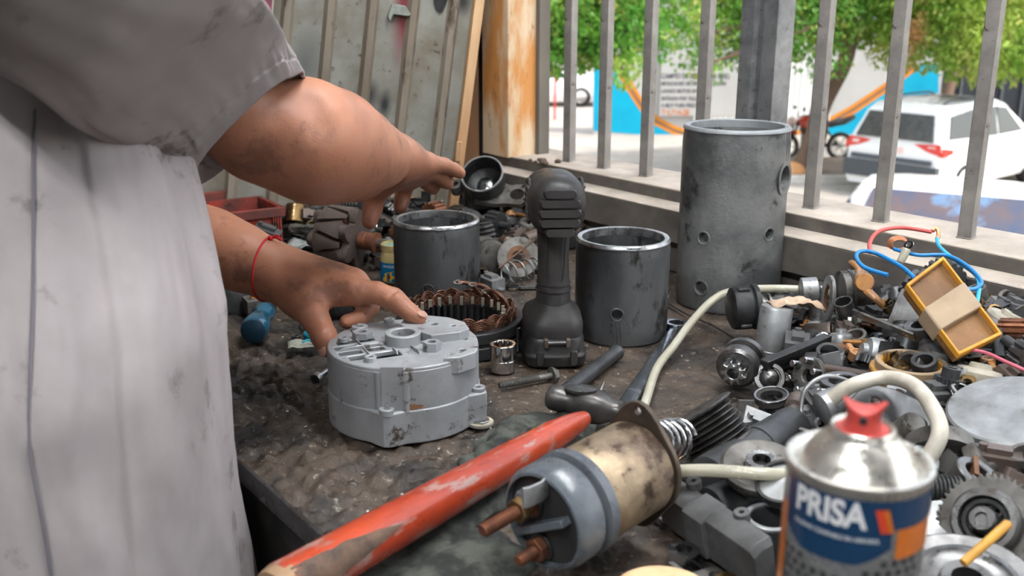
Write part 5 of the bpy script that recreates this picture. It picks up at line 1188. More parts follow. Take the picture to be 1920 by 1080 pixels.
# solenoid
DM('zinc_dirty', (.34, .26, .17), (.15, .11, .08), 24, .45, .7, .9, c3=(.06, .038, .026), s3=46, t3=.53, mixw=(.40, .60)); DM('phenolic', (.10, .115, .13), (.055, .06, .07), 14, .32, 0, .3, coat=.15); DM('copper_rust', (.20, .075, .035), (.10, .045, .03), 60, .55, .5, .4); DM('flange_steel', (.12, .095, .07), (.07, .055, .045), 30, .5, .7, .4)
Fp, Cp = onb(1196, 872, .070), onb(1003, 985, .064); fr = axis_between(Fp, Cp); LS = (Cp - Fp).length; rs = .0375
root = thing('starter_solenoid', 'big dirty starter solenoid with copper terminals lying across the near bench', 'solenoid', fr)
b = MB(); b.lathe([(rs * .96, .001), (rs, .004), (rs, LS * .62), (rs * .985, LS * .63), (rs * .985, LS * .66)], 48); b.build('can_body', 'zinc_dirty', root)
b = MB(); b.lathe([(rs + .0012, LS * .60), (rs + .003, LS * .61), (rs + .003, LS * .68), (rs + .0012, LS * .69), (rs - .002, LS * .70), (rs - .002, LS * .73), (rs + .002, LS * .74), (rs + .002, LS * .90), (rs - .001, LS * .94), (rs - .003, LS * .945), (rs - .0035, LS * .90)], 48, cap=False); b.build('end_cap', 'phenolic', root)
b = MB(); b.lathe([(rs - .003, LS * .895), (.012, LS * .90), (0, LS * .90)], 40, cap=False); b.build('cap_face', 'black_plastic', root)
b = MB()
o = []
for k in range(48):
    a = 2 * PI * k / 48; r_ = .040 + .014 * max(0, abs(math.cos(a))) ** 10 ; o.append((r_ * math.cos(a), r_ * math.sin(a) * .98))
b.prism(o, -.004, .0005, [circ(.0465, 0, .0032, 14), circ(-.0465, 0, .0032, 14), circ(0, 0, .012, 24)]); b.build('flange', 'flange_steel', root, bevel=.0006)
def stud(x, y, nm='terminal_stud', nuts=2, L_=.04, z0=None, r=.0045):
    z0 = z0 or LS * .90; b = MB(); pr = [(r, 0)]; z = 0
    while z < L_ - .001: pr += [(r, z + .0004), (r * .82, z + .0012)]; z += .0016
    pr += [(r * .8, L_), (0, L_)]; b.lathe(pr, 16, T(x, y, z0)); s_ = b.build(nm, 'copper_rust', root)
    b = MB(); b.ring(.0105, r, 0, .0015, 24, T(x, y, z0 + .001)); b.build('washer', 'mid_steel', s_)
    for k in range(nuts): b = MB(); b.hexa(.0095, 0, .007, T(x, y, z0 + .0028 + k * .0075) @ RZ(k * .4), hole=r); b.build('nut', 'brass' if k else 'copper_rust', s_, bevel=.0006)
stud(.008, .013, nuts=2, L_=.050, r=.0052); stud(-.024, .004, nuts=1, L_=.026)
b = MB(); b.lathe([(.009, 0), (.009, .010), (.007, .013), (0, .013)], 24, T(.012, .014, LS * .88)); b.build('terminal_boss', 'phenolic', root, bevel=.0008)
b = MB(); b.box((0, 0, .004), (.006, .052, .010), T(-.004, .0, LS * .90) @ RZ(.5)); b.build('cap_rib', 'phenolic', root, bevel=.001)
b = MB(); b.loft([[(x + .002 * math.sin(z * 200), y, z) for x, y in rrect(.016, .0022, .001)] for z in (LS * .92, LS * .97, LS * 1.08, LS * 1.13)], T(.028, -.004, 0)); b.build('blade_terminal', 'pale_alloy', root)
b = MB(); b.lathe([(0, .012), (.0045, .010), (.0052, 0)], 18, T(.008, .013, LS * .90)); b.build('rivet', 'brass', root)
# spring coming out of the flange
p, q = onb(1212, 832, .062), onb(1266, 823, .050); b = MB(); b.coil(.0185, .0019, 5.2, (q - p).length * 1.15, 8, axis_between(p, q), r2=.0165); tag(b.build('plunger_spring', 'bright_steel'), 'shiny coil spring poking out behind the big solenoid flange', 'spring')
# ribbed pulley
def basis(px, py, h, zax, m=None): return frame(onb(px, py, h), zax)
root = thing('ribbed_pulley', 'grooved belt pulley leaning edge-on between the spring and the heap', 'pulley', basis(1306, 770, .052, (.50, -.33, -.74)))
pr = [(.006, 0), (.034, .000), (.036, .0015), (.034, .003)]
z = .003
for k in range(6): pr += [(.0265, z + .0022), (.0325, z + .0044), (.0325, z + .0050)]; z += .0052
pr += [(.027, z + .002), (.034, z + .0035), (.034, z + .006), (.010, z + .006), (.006, z)]
b = MB(); b.lathe(pr, 56, closed=True); b.build('grooved_rim', 'mid_steel', root, sharp=20)
# dark motor bodies behind, below the pulley
def cyl_thing(nm, lab, cat, a, b__, r, m, bev=.002, hub=None, ring=None):
    fr = axis_between(a, b__); L_ = (b__ - a).length; root = thing(nm, lab, cat, fr); b = MB(); b.lathe([(r - bev * 2, 0), (r, bev), (r, L_ - bev), (r - bev * 2, L_)], 40); b.build('shell', m, root)
    if hub: b = MB(); b.lathe([(hub, -.004), (hub, 0)], 24); b.build('hub', hub_m if False else 'mid_steel', root)
    if ring:
        for t in ring: b = MB(); b.ring(r + .0012, r - .001, L_ * t, L_ * t + .004, 40); b.build('band', 'dark_steel', root)
    return root
cyl_thing('motor_body', 'smooth dark grey motor body lying under the ribbed pulley', 'motor', onb(1325, 900, .020), onb(1488, 800, .022), .0205, 'dark_steel', ring=(.55,))
cyl_thing('motor_body', 'dark ribbed-edge barrel lying right of the black switch strip', 'motor', onb(1330, 958, .018), onb(1428, 918, .022), .019, 'black_iron', ring=(.9,))
# black switch strip with screw bosses
a_, c_ = onb(1262, 912, .042), onb(1425, 1008, .048); d_ = c_ - a_; L_ = d_.length
root = thing('switch_strip', 'long black plastic regulator block with two small screws, near the standing steel ring', 'regulator', frame(a_, (0, 0, 1), d_) @ RX(.22))
b = MB(); b.loft([[(x, y, z) for y, z in ((-w_, -.036), (w_, -.036), (w_, h_), (-w_ * .3, h_), (-w_, h_ - .004))] for x, w_, h_ in ((-.012, .008, -.006), (-.004, .010, 0), (L_ * .25, .010, 0), (L_ * .26, .013, .001), (L_ * .5, .013, .001), (L_ * .51, .010, .003), (L_, .010, .003), (L_ + .004, .009, -.002))]); b.build('block_body', 'grey_plastic', root, bevel=.0015, sharp=30)
for x in (.012, L_ * .68): b = MB(); b.ring(.0062, .002, -.002, .006, 20, T(x, .012, .0)); sx = b.build('screw_boss', 'grey_plastic', root)
# standing tube ring
root = thing('steel_ring', 'thick dark steel ring standing open end up left of the spray can', 'ring', T(*onb(1434, 1052, .0)) @ RX(.08)); b = MB(); b.ring(.0190, .0145, 0, .040, 40, bev=.0012); b.build('ring_body', 'dark_steel', root); b = MB(); b.ring(.0188, .0147, .0395, .0412, 40, bev=.0007); b.build('bright_edge', 'pale_alloy', root)
# flat round cap with bearing, white dial
root = thing('dished_cover', 'round dished alloy cap with a toothed bearing in its middle, left of the spray can', 'cap', basis(1427, 872, .055, (-.05, -.25, 1)))
b = MB(); b.lathe([(.010, -.008), (.030, -.010), (.033, -.004), (.033, 0), (.030, .002), (.024, -.001), (.014, -.002)], 48, closed=True); b.build('dish', 'cast_alloy', root); b = MB(); b.gear(22, .0125, .0112, -.002, .006, .0075); b.build('bearing', 'bright_steel', root); 
root = thing('dial', 'small dial with a pale face and black rim propped beside the spray can', 'dial', basis(1470, 905, .062, (-.35, -.35, 1))); b = MB(); b.ring(.022, .019, -.004, .003, 40); b.build('bezel', 'black_plastic', root); b = MB(); b.lathe([(.0192, -.002), (.0192, 0)], 40); b.build('face', 'paper_white' if 'paper_white' in M else 'pale_alloy', root)
# straight length of hose and hose loop
hose([onb(1244, 884, .055), onb(1330, 882, .062), onb(1420, 888, .066), onb(1500, 890, .062)], .0052, 'clear_hose', 'short straight piece of cloudy hose reaching behind the spray can')
hose([onb(1560, 748, .07), onb(1600, 722, .085), onb(1660, 708, .09), onb(1712, 722, .095), onb(1748, 765, .095), onb(1762, 812, .085), onb(1738, 862, .065), onb(1700, 905, .05)], .0068, 'braided', 'thick pale hose bent into a loop behind the spray can', seg=16)
hose([onb(1596, 716, .06), onb(1550, 705, .07), onb(1512, 728, .06), onb(1502, 770, .04), onb(1510, 800, .03)], .0022, 'pale_alloy', 'thin grey wire arching over the pale cylinder', 'wire', 'wire')
cyl_thing('capacitor', 'pale green-grey metal cylinder lying under the thin grey wire', 'capacitor', onb(1538, 770, .045), onb(1622, 733, .060), .0165, 'pale_alloy')
# dark bracket plate right of it
fr = frame(onb(1715, 800, .05), (-.15, -.62, .75), (1, -.35, 0))
root = thing('mounting_plate', 'dark steel mounting plate with bolt holes tilted under the pale hose loop', 'bracket', fr); b = MB(); b.prism([(-.062, -.028), (.085, -.030), (.092, -.010), (.04, .012), (-.02, .034), (-.045, .036), (-.060, .012)], 0, .004, [circ(-.035, .018, .0045, 16), circ(.06, -.016, .005, 16), circ(.0, .0, .009, 24)]); b.build('plate', 'dark_steel', root, bevel=.0015)
b = MB(); b.cyl((-.01, -.012, .002), (-.005, -.012, .030), .014, .011, bev=.002); b.build('boss', 'cast_alloy', root)
# pale disc at the right edge
root = thing('flat_disc', 'large pale flat steel disc tilted at the right edge of the heap', 'disc', basis(1908, 768, .075, (-.22, -.10, 1))); b = MB(); b.lathe([(0, -.006), (.050, -.006), (.058, -.004), (.058, 0), (.056, .0016), (0, .0022)], 64); b.build('disc_plate', 'pale_alloy', root); b = MB(); b.lathe([(.046, -.04), (.048, -.006)], 40); b.build('drum', 'dark_steel', root)
# gear with bearing hub
root = thing('toothed_gear', 'coarse toothed gear wheel with a bearing hub right of the spray can', 'gear', basis(1852, 980, .060, (-.62, -.62, .55)))
b = MB(); b.gear(46, .0365, .0335, -.010, -.002, .020, duty=.35); b.build('gear_wheel', 'cast_alloy', root, bevel=.0005); b = MB(); b.lathe([(.016, -.010), (.0235, -.008), (.0235, .010), (.0215, .012), (.0175, .012), (.0165, .006)], 48, closed=True); b.build('bearing_cup', 'mid_steel', root); b = MB(); b.lathe([(.0095, -.005), (.0095, .016), (.008, .018), (.0045, .018), (.0045, .014), (0, .014)], 32); b.build('shaft_end', 'mid_steel', root); b = MB(); b.ring(.0160, .0125, 0, .008, 36); b.build('inner_race', 'black_iron', root)
p, q = onb(1806, 1056, .075), onb(1890, 982, .092); b = MB(); b.lathe([(.0028, 0), (.003, .001), (.0032, (q - p).length), (.002, (q - p).length + .001)], 12, axis_between(p, q)); DM('yellow_wood', (.55, .30, .05), (.4, .2, .04), 40, .5); tag(b.build('yellow_stick', 'yellow_wood'), 'short yellow stick leaning over the discs below the gear', 'stick')
root = thing('disc_pulley', 'flat round pulley with raised rings lying at the bottom right edge', 'pulley', basis(1812, 1098, .052, (-.1, -.22, 1))); b = MB(); b.lathe([(.010, -.012), (.046, -.012), (.049, -.004), (.049, 0), (.046, .002), (.036, -.002), (.034, .004), (.030, .005), (.026, .002), (.018, .002), (.016, .007), (.010, .007)], 60, closed=True); b.build('pulley_body', 'mid_steel', root)
root = thing('alloy_bracket', 'pale alloy bracket with bolt holes between the spray can and the gear', 'bracket', basis(1748, 985, .045, (-.2, -.5, .8))); b = MB(); b.prism(rrect(.05, .036, .010), -.006, .004, [circ(.012, .006, .004, 14), circ(-.012, -.004, .003, 14)]); b.build('bracket_body', 'pale_alloy', root, bevel=.002); b = MB(); b.ball(.014, T(-.01, .02, .006), sc=(1, 1, .7)); b.build('rounded_boss', 'pale_alloy', root)
root = thing('round_lid', 'orange-tan round lid just showing at the bottom edge of the picture', 'lid', T(*onb(1245, 1112, .035))); b = MB(); b.lathe([(.034, -.012), (.036, -.002), (.034, 0), (.030, .001), (0, .0)], 48); b.build('lid_body', 'white_plastic' if 0 else 'batten_wood', root)
# ------------------------------------------------------------------ spray can
DM('can_navy', (.008, .035, .085), None, rough=.25, coat=.5); DM('can_grey', (.20, .20, .20), (.15, .15, .15), 8, .28, .4, 0, coat=.3); DM('can_orange', (.50, .13, .015), None, rough=.3, coat=.4); DM('can_white', (.62, .62, .62), None, rough=.4); DM('can_red', (.55, .05, .02), None, rough=.35); DM('can_tin', (.60, .575, .52), (.48, .46, .41), 30, .30, .85, .05); DM('nozzle_red', (.42, .05, .04), (.34, .04, .03), 30, .42, 0, 0, sss=.05); DM('can_black', (.03, .03, .03), None, rough=.3)
RC = .0328; top = pxd(1611, 862, .47); can_o = V((top.x, top.y, BZ)); HR = top.z - BZ
root = thing('spray_can', 'spray paint can with navy and orange label and red nozzle, right foreground', 'spray can', T(*can_o))
ac = math.atan2(-can_o.y, -can_o.x)
b = MB(); b.lathe([(RC * .9, 0), (RC, .002), (RC, HR - .004)], 72); b.build('can_body', 'can_grey', root)
b = MB(); b.lathe([(RC, HR - .005), (RC + .0006, HR - .003), (RC + .0012, HR - .001), (RC + .0008, HR + .0012), (RC - .001, HR + .0018), (RC - .003, HR + .0002), (RC - .0045, HR - .002), (RC - .0062, HR - .001), (.0245, HR + .004), (.0205, HR + .009), (.0165, HR + .013), (.0150, HR + .0145), (.0150, HR + .0165), (.0140, HR + .0178), (.0128, HR + .0170), (.0120, HR + .0150), (0, HR + .015)], 72); b.build('dome', 'can_tin', root, sharp=60)
b = MB(); b.ring(.0118, .006, HR + .0145, HR + .0168, 36); b.build('valve_cup', 'nozzle_red', root)
b = MB(); nh = HR + .016
secs = []
for k in range(9):
    t = k / 8; z = nh + .0145 * t; w_ = .0098 - .0022 * math.sin(PI * min(1, t * 1.1)) ; d_ = .0085 - .002 * t; sec_ = []
    for i in range(28):
        a = 2 * PI * i / 28; x, y = w_ * math.cos(a), d_ * math.sin(a); dip = (.0048 * (1 - min(1, abs(x) / w_ * 1.05) ** 2)) * (t ** 3); sec_.append((x, y, z - dip))
    secs.append(sec_)
secs.append([(p[0] * .5, p[1] * .5, nh + .0145 - .0048 * (1 - .25)) for p in secs[-1]])
b.loft(secs, RZ(ac + PI / 2)); b.build('spray_nozzle', 'nozzle_red', root, sharp=60); b = MB(); b.cyl((0, -.0085, nh + .007), (0, -.0062, nh + .007), .0018); o_ = b.build('spray_hole', 'can_black', root); o_.matrix_local = RZ(ac + PI / 2)
def wrap(nm, m, vs, fs, off, zc_, a_c, skew=0.):
    b = MB(); b.add([((RC + off) * math.cos(a_c + x / RC), (RC + off) * math.sin(a_c + x / RC), zc_ + y) for x, y, *_ in vs], fs); return b.build(nm, m, root, sharp=180)
def wgrid(nm, m, f0, f1, x0, x1, off, n=40):
    "label patch between two height curves"
    vs = []; 
    for i in range(n + 1):
        x = x0 + (x1 - x0) * i / n
        for j in range(4): vs.append((x, f0(x) + (f1(x) - f0(x)) * j / 3))
    fs = [(i * 4 + j, (i + 1) * 4 + j, (i + 1) * 4 + j + 1, i * 4 + j + 1) for i in range(n) for j in range(3)]
    return wrap(nm, m, vs, fs, off, HR, ac)
# x measured from the side facing the camera, to the right; y below the rim
lowc = lambda x: -.037 + .012 * (max(0, (abs(x + .010) - .012)) / .02) ** 1.3
wgrid('navy_band', 'can_navy', lambda x: max(lowc(x), -.037), lambda x: -.0045, -.036, .018, .0002)
wgrid('navy_edge', 'can_navy', lambda x: -.019, lambda x: -.0045, .018, .052, .0002)
wgrid('orange_panel', 'can_orange', lambda x: -.034, lambda x: -.019, .0205, .050, .0002)
wgrid('orange_side', 'can_orange', lambda x: -.2, lambda x: -.02, -.05, -.036, .0002)
vs, fs = text_mesh('PRISA', .0172, bold=.0006, align='CENTER', spacing=1.0)
def sub(vs, fs):
    bm = bmesh.new(); V_ = [bm.verts.new((v[0], v[1], 0)) for v in vs]
    for f in fs:
        try: bm.faces.new([V_[i] for i in f])
        except ValueError: pass
    bmesh.ops.triangulate(bm, faces=bm.faces); 
    for _ in range(2): bmesh.ops.subdivide_edges(bm, edges=[e for e in bm.edges if e.calc_length() > .003], cuts=1); bmesh.ops.triangulate(bm, faces=bm.faces)
    bm.verts.index_update(); o = [tuple(v.co) for v in bm.verts], [[v.index for v in f.verts] for f in bm.faces]; bm.free(); return o
vs, fs = sub(vs, fs); wrap('brand_lettering', 'can_white', [(x * .80 - .0115, y) for x, y, _ in vs], fs, .0005, HR - .0180, ac)
vs, fs = text_mesh('CALIDAD CONFIABLE EN AEROSOL', .0030, bold=.00005, align='CENTER'); vs, fs = sub(vs, fs); wrap('small_lettering', 'can_white', [(x * .85 - .008, y) for x, y, _ in vs], fs, .0005, HR - .0250, ac)
wrap('red_flag', 'can_red', [(.0090, 0), (.0150, 0), (.0185, -.0115), (.0125, -.0115)], [(0, 1, 2, 3)], .0006, HR - .0085, ac); wrap('orange_flag', 'can_orange', [(.0125, 0), (.0150, 0), (.0185, -.0115), (.0160, -.0115)], [(0, 1, 2, 3)], .0008, HR - .0085, ac)
vs = []; fs = []
for j in range(30):
    for i in range(-9, 10):
        x = i * .0052 + (.0026 if j % 2 else 0); y = -.036 - j * .0048
        if y > lowc(x) - .004 or abs(x) > .036 or x < -.034: continue
        o = len(vs); vs += [(x + .0017 * math.cos(2 * PI * k / 12), y + .0017 * math.sin(2 * PI * k / 12)) for k in range(12)]; fs.append(tuple(range(o, o + 12)))
wrap('dot_pattern', 'can_black', vs, fs, .0004, HR, ac)
# ------------------------------------------------------------------ starter parts in front of the tall cylinder
def ZD(px0, py0, px1, py1, h0, h1): a, c = onb(px0, py0, h0), onb(px1, py1, h1); return a, c
root = thing('end_bell', 'dark round end bell with a stepped shaft right of the tall cylinder', 'end bell', frame(onb(1372, 578, .048), (1, .05, .06), (0, 0, 1)))
b = MB(); b.lathe([(0, -.004), (.018, -.004), (.026, 0), (.0275, .004), (.0275, .022), (.025, .024), (.0285, .026), (.0285, .032), (.014, .036)], 44); b.build('bell_cup', 'black_iron', root, bevel=.0005)
for i, a in enumerate((.3, 2.2, 4.3)): b = MB(); b.box((.0275 * math.cos(a), .0275 * math.sin(a), .012), (.004, .010, .014), RZ(0)); b.build('bell_lug', 'dark_steel', root, bevel=.001)
b = MB(); b.lathe([(.015, .034), (.015, .039), (.011, .040), (.011, .044), (.016, .045), (.016, .048), (.010, .049), (.010, .066), (0, .067)], 32); b.build('stepped_shaft', 'mid_steel', root)
root = thing('tin_canister', 'dented pale tin cylinder standing tilted in front of the end bell', 'canister', frame(onb(1443, 668, .004), (.10, .10, 1))); b = MB(); b.lathe([(.012, 0), (.018, .001), (.0195, .008), (.0195, .060), (.0185, .062), (0, .0625)], 44); b.build('tin_body', 'pale_alloy', root); b = MB(); b.lathe([(.0197, .007), (.0201, .008), (.0197, .009)], 44, closed=True); b.build('bead', 'pale_alloy', root)
DM('paper_tan', (.50, .38, .28), (.36, .25, .17), 30, .85, 0, .8)
b = MB(); vs = []
for i in range(13):
    for j in range(9): x, y = (i / 12 - .5) * .062, (j / 8 - .5) * .052; vs.append((x, y, .020 - 7 * x * x - 10 * y * y + .006 * noise.noise(V((x * 90, y * 90, 5)))))
fs = [(i * 9 + j, (i + 1) * 9 + j, (i + 1) * 9 + j + 1, i * 9 + j + 1) for i in range(12) for j in range(8)]
b.add(vs, fs); o = b.build('torn_paper', 'paper_tan', mx=T(*onb(1487, 588, .052)) @ RX(-.3), sharp=20); so_ = o.modifiers.new('s', 'SOLIDIFY'); so_.thickness = .0008; tag(o, 'torn tan paper tape wrapped on a part behind the tin cylinder', 'paper')
root = thing('pipe_elbow', 'brown pipe fitting with its open mouth facing right, right of the tin cylinder', 'fitting', frame(onb(1508, 628, .020), (.75, -.30, .12), (0, 0, 1))); b = MB(); b.lathe([(.013, 0), (.0145, .002), (.0145, .026), (.0158, .028), (.0158, .032), (.0130, .032), (.0125, .004)], 36, closed=True); b.build('fitting_body', 'brown_steel', root)
root = thing('slotted_flange', 'tall thin oval steel flange standing on edge in the heap below the window', 'flange', frame(onb(1556, 560, .058), (-1, -.12, .05), (0, 0, 1))); b = MB(); b.prism([(.0300 * math.cos(t), .0175 * math.sin(t)) for t in [2 * PI * k / 48 for k in range(48)]], 0, .005, [[(.0190 * math.cos(t), .0085 * math.sin(t)) for t in [2 * PI * k / 32 for k in range(32)]]]); b.build('flange_plate', 'pale_alloy', root, bevel=.001); b = MB(); b.ring(.0190, .0165, .0, .0045, 32, Matrix.Diagonal((1, .45, 1, 1))); b.build('rust_lining', 'rusty_steel', root)
cyl_thing('bearing_drum', 'stubby drum behind the tall oval flange', 'drum', onb(1572, 548, .060), onb(1625, 545, .062), .0275, 'cast_alloy', ring=(.3,))
cyl_thing('collar_sleeve', 'small mottled collar left of the tall oval flange', 'collar', onb(1500, 545, .060), onb(1534, 543, .062), .0165, 'pale_alloy')
cyl_thing('plated_pin', 'bright plated pin joining the mottled collar and the oval flange', 'pin', onb(1534, 543, .062), onb(1553, 542, .062), .0050, 'bright_steel')
DM('orange_varnish', (.42, .19, .05), (.22, .12, .07), 26, .35, .2, .3)
root = thing('shift_lever', 'orange-brown shift lever with a round knob leaning on the stubby drum', 'lever', T(0, 0, 0)); P = spline([onb(1597, 492, .088), onb(1612, 505, .090), onb(1613, 525, .088), onb(1626, 545, .084), onb(1642, 560, .078), onb(1655, 572, .07)], 6); b = MB(); b.tube(P, [.0068 - .0018 * min(1, abs(i - 14) / 14) for i in range(len(P))], 12, flat=.7); b.build('lever_arm', 'orange_varnish', root); b = MB(); b.lathe([(.0095, -.006), (.0115, 0), (.0115, .006), (.0100, .008), (0, .008)], 28, frame(onb(1620, 530, .092), (-.25, -1, .35))); b.build('knob', 'orange_varnish', root)
# bendix drive
root = thing('pinion_drive', 'starter pinion drive with gear teeth facing the camera at the near heap edge', 'pinion drive', frame(onb(1388, 680, .030), (-.42, -.80, -.10), (0, 0, 1)))
b = MB(); b.lathe([(.014, -.020), (.0235, -.018), (.0235, -.010), (.018, -.009), (.018, -.004), (.0215, -.002), (.0235, .002), (.0235, .014), (.020, .017), (.012, .017)], 44); b.build('clutch_shell', 'mid_steel', root); b = MB(); b.gear(9, .0145, .0095, .016, .030, .0062, duty=.5); b.build('pinion_gear', 'bright_steel', root, bevel=.0008)
root = thing('domed_cap', 'small steel cap with a shiny domed centre beside the pinion drive', 'cap', frame(onb(1443, 708, .022), (-.15, -.85, .45), (0, 0, 1))); b = MB(); b.lathe([(.0165, -.008), (.0170, -.001), (.0160, 0), (.0125, 0), (.0120, -.004), (.0110, -.004), (.0090, .001), (.005, .0035), (0, .0045)], 40); b.build('cap_body', 'mid_steel', root)
root = thing('studded_plate', 'round plate with a ring of steel studs standing right of the domed cap', 'plate', frame(onb(1518, 705, .030), (-.75, -.45, .25), (0, 0, 1))); b = MB(); b.ring(.021, .007, -.004, .004, 40); b.build('plate_disc', 'cast_alloy', root)
for k in range(6): a = 2 * PI * k / 6; b = MB(); b.cyl((.0165 * math.cos(a), .0165 * math.sin(a), .002), (.0165 * math.cos(a), .0165 * math.sin(a), .016), .0038, bev=.0008); b.build('stud', 'bright_steel', root)
a_, c_ = onb(1425, 692, .028), onb(1545, 642, .040); b = MB(); b.prism([(0, -.012), (.001, .004), (.006, .006), (.010, .002), (.012, -.012)][::-1], 0, (c_ - a_).length, mx=axis_between(a_, c_) @ RZ(PI / 2)); tag(b.build('channel_bracket', 'black_plastic', bevel=.001), 'long black channel strip slanting right of the tin cylinder', 'bracket')
a_, c_ = onb(1538, 656, .030), onb(1632, 655, .034); b = MB(); b.cyl(a_, c_, .0075, bev=.001); tag(b.build('rusty_rod', 'rusty_steel'), 'rusty red-brown rod lying in front of the grey angled plate', 'rod')
root = thing('seal_ring', 'black sealing ring with a metal lip lying near the pinion drive', 'ring', basis(1447, 752, .018, (-.15, -.1, 1))); b = MB(); b.ring(.0175, .0115, 0, .007, 40); b.build('ring_body', 'black_rubber', root); b = MB(); b.ring(.0178, .0155, .0065, .0085, 40); b.build('metal_lip', 'bright_steel', root)
a_, c_ = onb(1545, 700, .035), onb(1650, 718, .040); b = MB(); b.loft([[(x, y, z) for x, y in rrect(.020, .012, .003)] for z in (0, (c_ - a_).length)], axis_between(a_, c_)); tag(b.build('brush_block', 'brown_steel', bevel=.001), 'long brownish ribbed block lying left of the amber ring', 'block')
# amber ring coil
DM('amber', (.38, .19, .035), (.18, .10, .04), 30, .4, 0, .4, c3=(.06, .045, .03), s3=50, t3=.56); DM('amber_bright', (.62, .30, .03), (.42, .17, .02), 14, .4, 0, .2); DM('amber_face', (.20, .095, .028), (.11, .055, .02), 12, .35, 0, .3, c3=(.04, .025, .015), s3=30, t3=.6); DM('tape', (.30, .22, .14), (.22, .16, .10), 20, .6, 0, .3)
root = thing('amber_ring', 'amber coloured slotted ring lying in the heap behind the red nozzle', 'coil ring', T(*onb(1705, 712, .052)) @ RX(.03))
b = MB(); b.ring(.0395, .028, 0, .012, 56); b.build('lower_ring', 'amber', root); b = MB(); b.ring(.0345, .029, .010, .020, 56); b.build('upper_ring', 'tape', root)
for k in range(30): a = 2 * PI * k / 30; b = MB(); b.box((.0285 * math.cos(a), .0285 * math.sin(a), .012), (.002, .003, .014), I4); b.build('slot_tooth', 'amber_bright', root)
# grey angled plate
fr = frame(onb(1672, 588, .075), (-.55, -.75, .42), (.9, -.5, 0)); root = thing('angled_plate', 'grey sheet metal angle plate with rounded corner left of the yellow box', 'plate', fr)
q_ = [fr.inverted() @ pxd(x, y, 1.06) for x, y in ((1600, 640), (1700, 655), (1722, 600), (1722, 530), (1672, 510), (1655, 512), (1648, 525))]; P2 = [(p.x, p.y) for p in q_]
a = sum(P2[i][0] * P2[(i + 1) % 7][1] - P2[(i + 1) % 7][0] * P2[i][1] for i in range(7)); P2 = P2 if a > 0 else P2[::-1]
b = MB(); b.prism(P2, 0, .0022); b.build('plate_face', 'mid_steel', root, bevel=.0006)
a_, c_ = pxd(1602, 586, 1.03), pxd(1715, 632, .99); b = MB(); b.box((0, 0, (c_ - a_).length / 2), (.018, .0022, (c_ - a_).length), axis_between(a_, c_) @ RZ(.9)); fo = b.build('folded_flange', 'mid_steel', root); fo.matrix_local = fr.inverted()
# yellow box
c4 = [pxd(1766, 484, 1.06), pxd(1877, 630, .985), pxd(1797, 668, .955), pxd(1697, 536, 1.02)]
cen = sum(c4, V()) / 4; xa = (c4[1] - c4[0]).normalized(); ya = (c4[3] - c4[0]); ya = (ya - xa * ya.dot(xa)).normalized(); za = xa.cross(ya)
if za.dot(CAMP - cen) < 0: xa, ya = ya, xa; za = xa.cross(ya)
Lx = abs(((c4[1] - c4[0]) if abs((c4[1] - c4[0]).dot(xa)) > abs((c4[3] - c4[0]).dot(xa)) else (c4[3] - c4[0])).dot(xa)); Ly = abs(((c4[1] - c4[0]) if abs((c4[1] - c4[0]).dot(ya)) > abs((c4[3] - c4[0]).dot(ya)) else (c4[3] - c4[0])).dot(ya))
fr = Matrix(((xa.x, ya.x, za.x, cen.x), (xa.y, ya.y, za.y, cen.y), (xa.z, ya.z, za.z, cen.z), (0, 0, 0, 1)))
root = thing('yellow_coil_box', 'open yellow plastic box wrapped with tan tape propped on top of the heap', 'box', fr)
q4 = [fr.inverted() @ p for p in c4]; q4 = [(p.x, p.y) for p in q4]
a = sum(q4[i][0] * q4[(i + 1) % 4][1] - q4[(i + 1) % 4][0] * q4[i][1] for i in range(4)); q4r = q4 if a > 0 else q4[::-1]
cx = sum(p[0] for p in q4) / 4; cy = sum(p[1] for p in q4) / 4; ins = [(cx + (p[0] - cx) * .93, cy + (p[1] - cy) * .93) for p in q4r]
b = MB(); b.prism([(cx + (p[0] - cx) * .97, cy + (p[1] - cy) * .97) for p in q4r], -.012, -.004); b.build('box_core', 'amber_face', root, bevel=.002)
b = MB(); b.prism(q4r, -.004, .0035, [ins]); b.build('yellow_rim', 'amber_bright', root, bevel=.0012)
def lerp(a, c, t): return (a[0] + (c[0] - a[0]) * t, a[1] + (c[1] - a[1]) * t)
t0, t1 = .36, .66
tp = [lerp(q4[0], q4[1], t0), lerp(q4[0], q4[1], t1), lerp(q4[3], q4[2], t1), lerp(q4[3], q4[2], t0)]; a = sum(tp[i][0] * tp[(i + 1) % 4][1] - tp[(i + 1) % 4][0] * tp[i][1] for i in range(4)); tp = tp if a > 0 else tp[::-1]
ccx = sum(p[0] for p in tp) / 4; ccy = sum(p[1] for p in tp) / 4; tp = [(ccx + (p[0] - ccx) * 1.03, ccy + (p[1] - ccy) * 1.03) for p in tp]
b = MB(); b.prism(tp, -.015, .0042); b.build('tape_band', 'tape', root, bevel=.002)
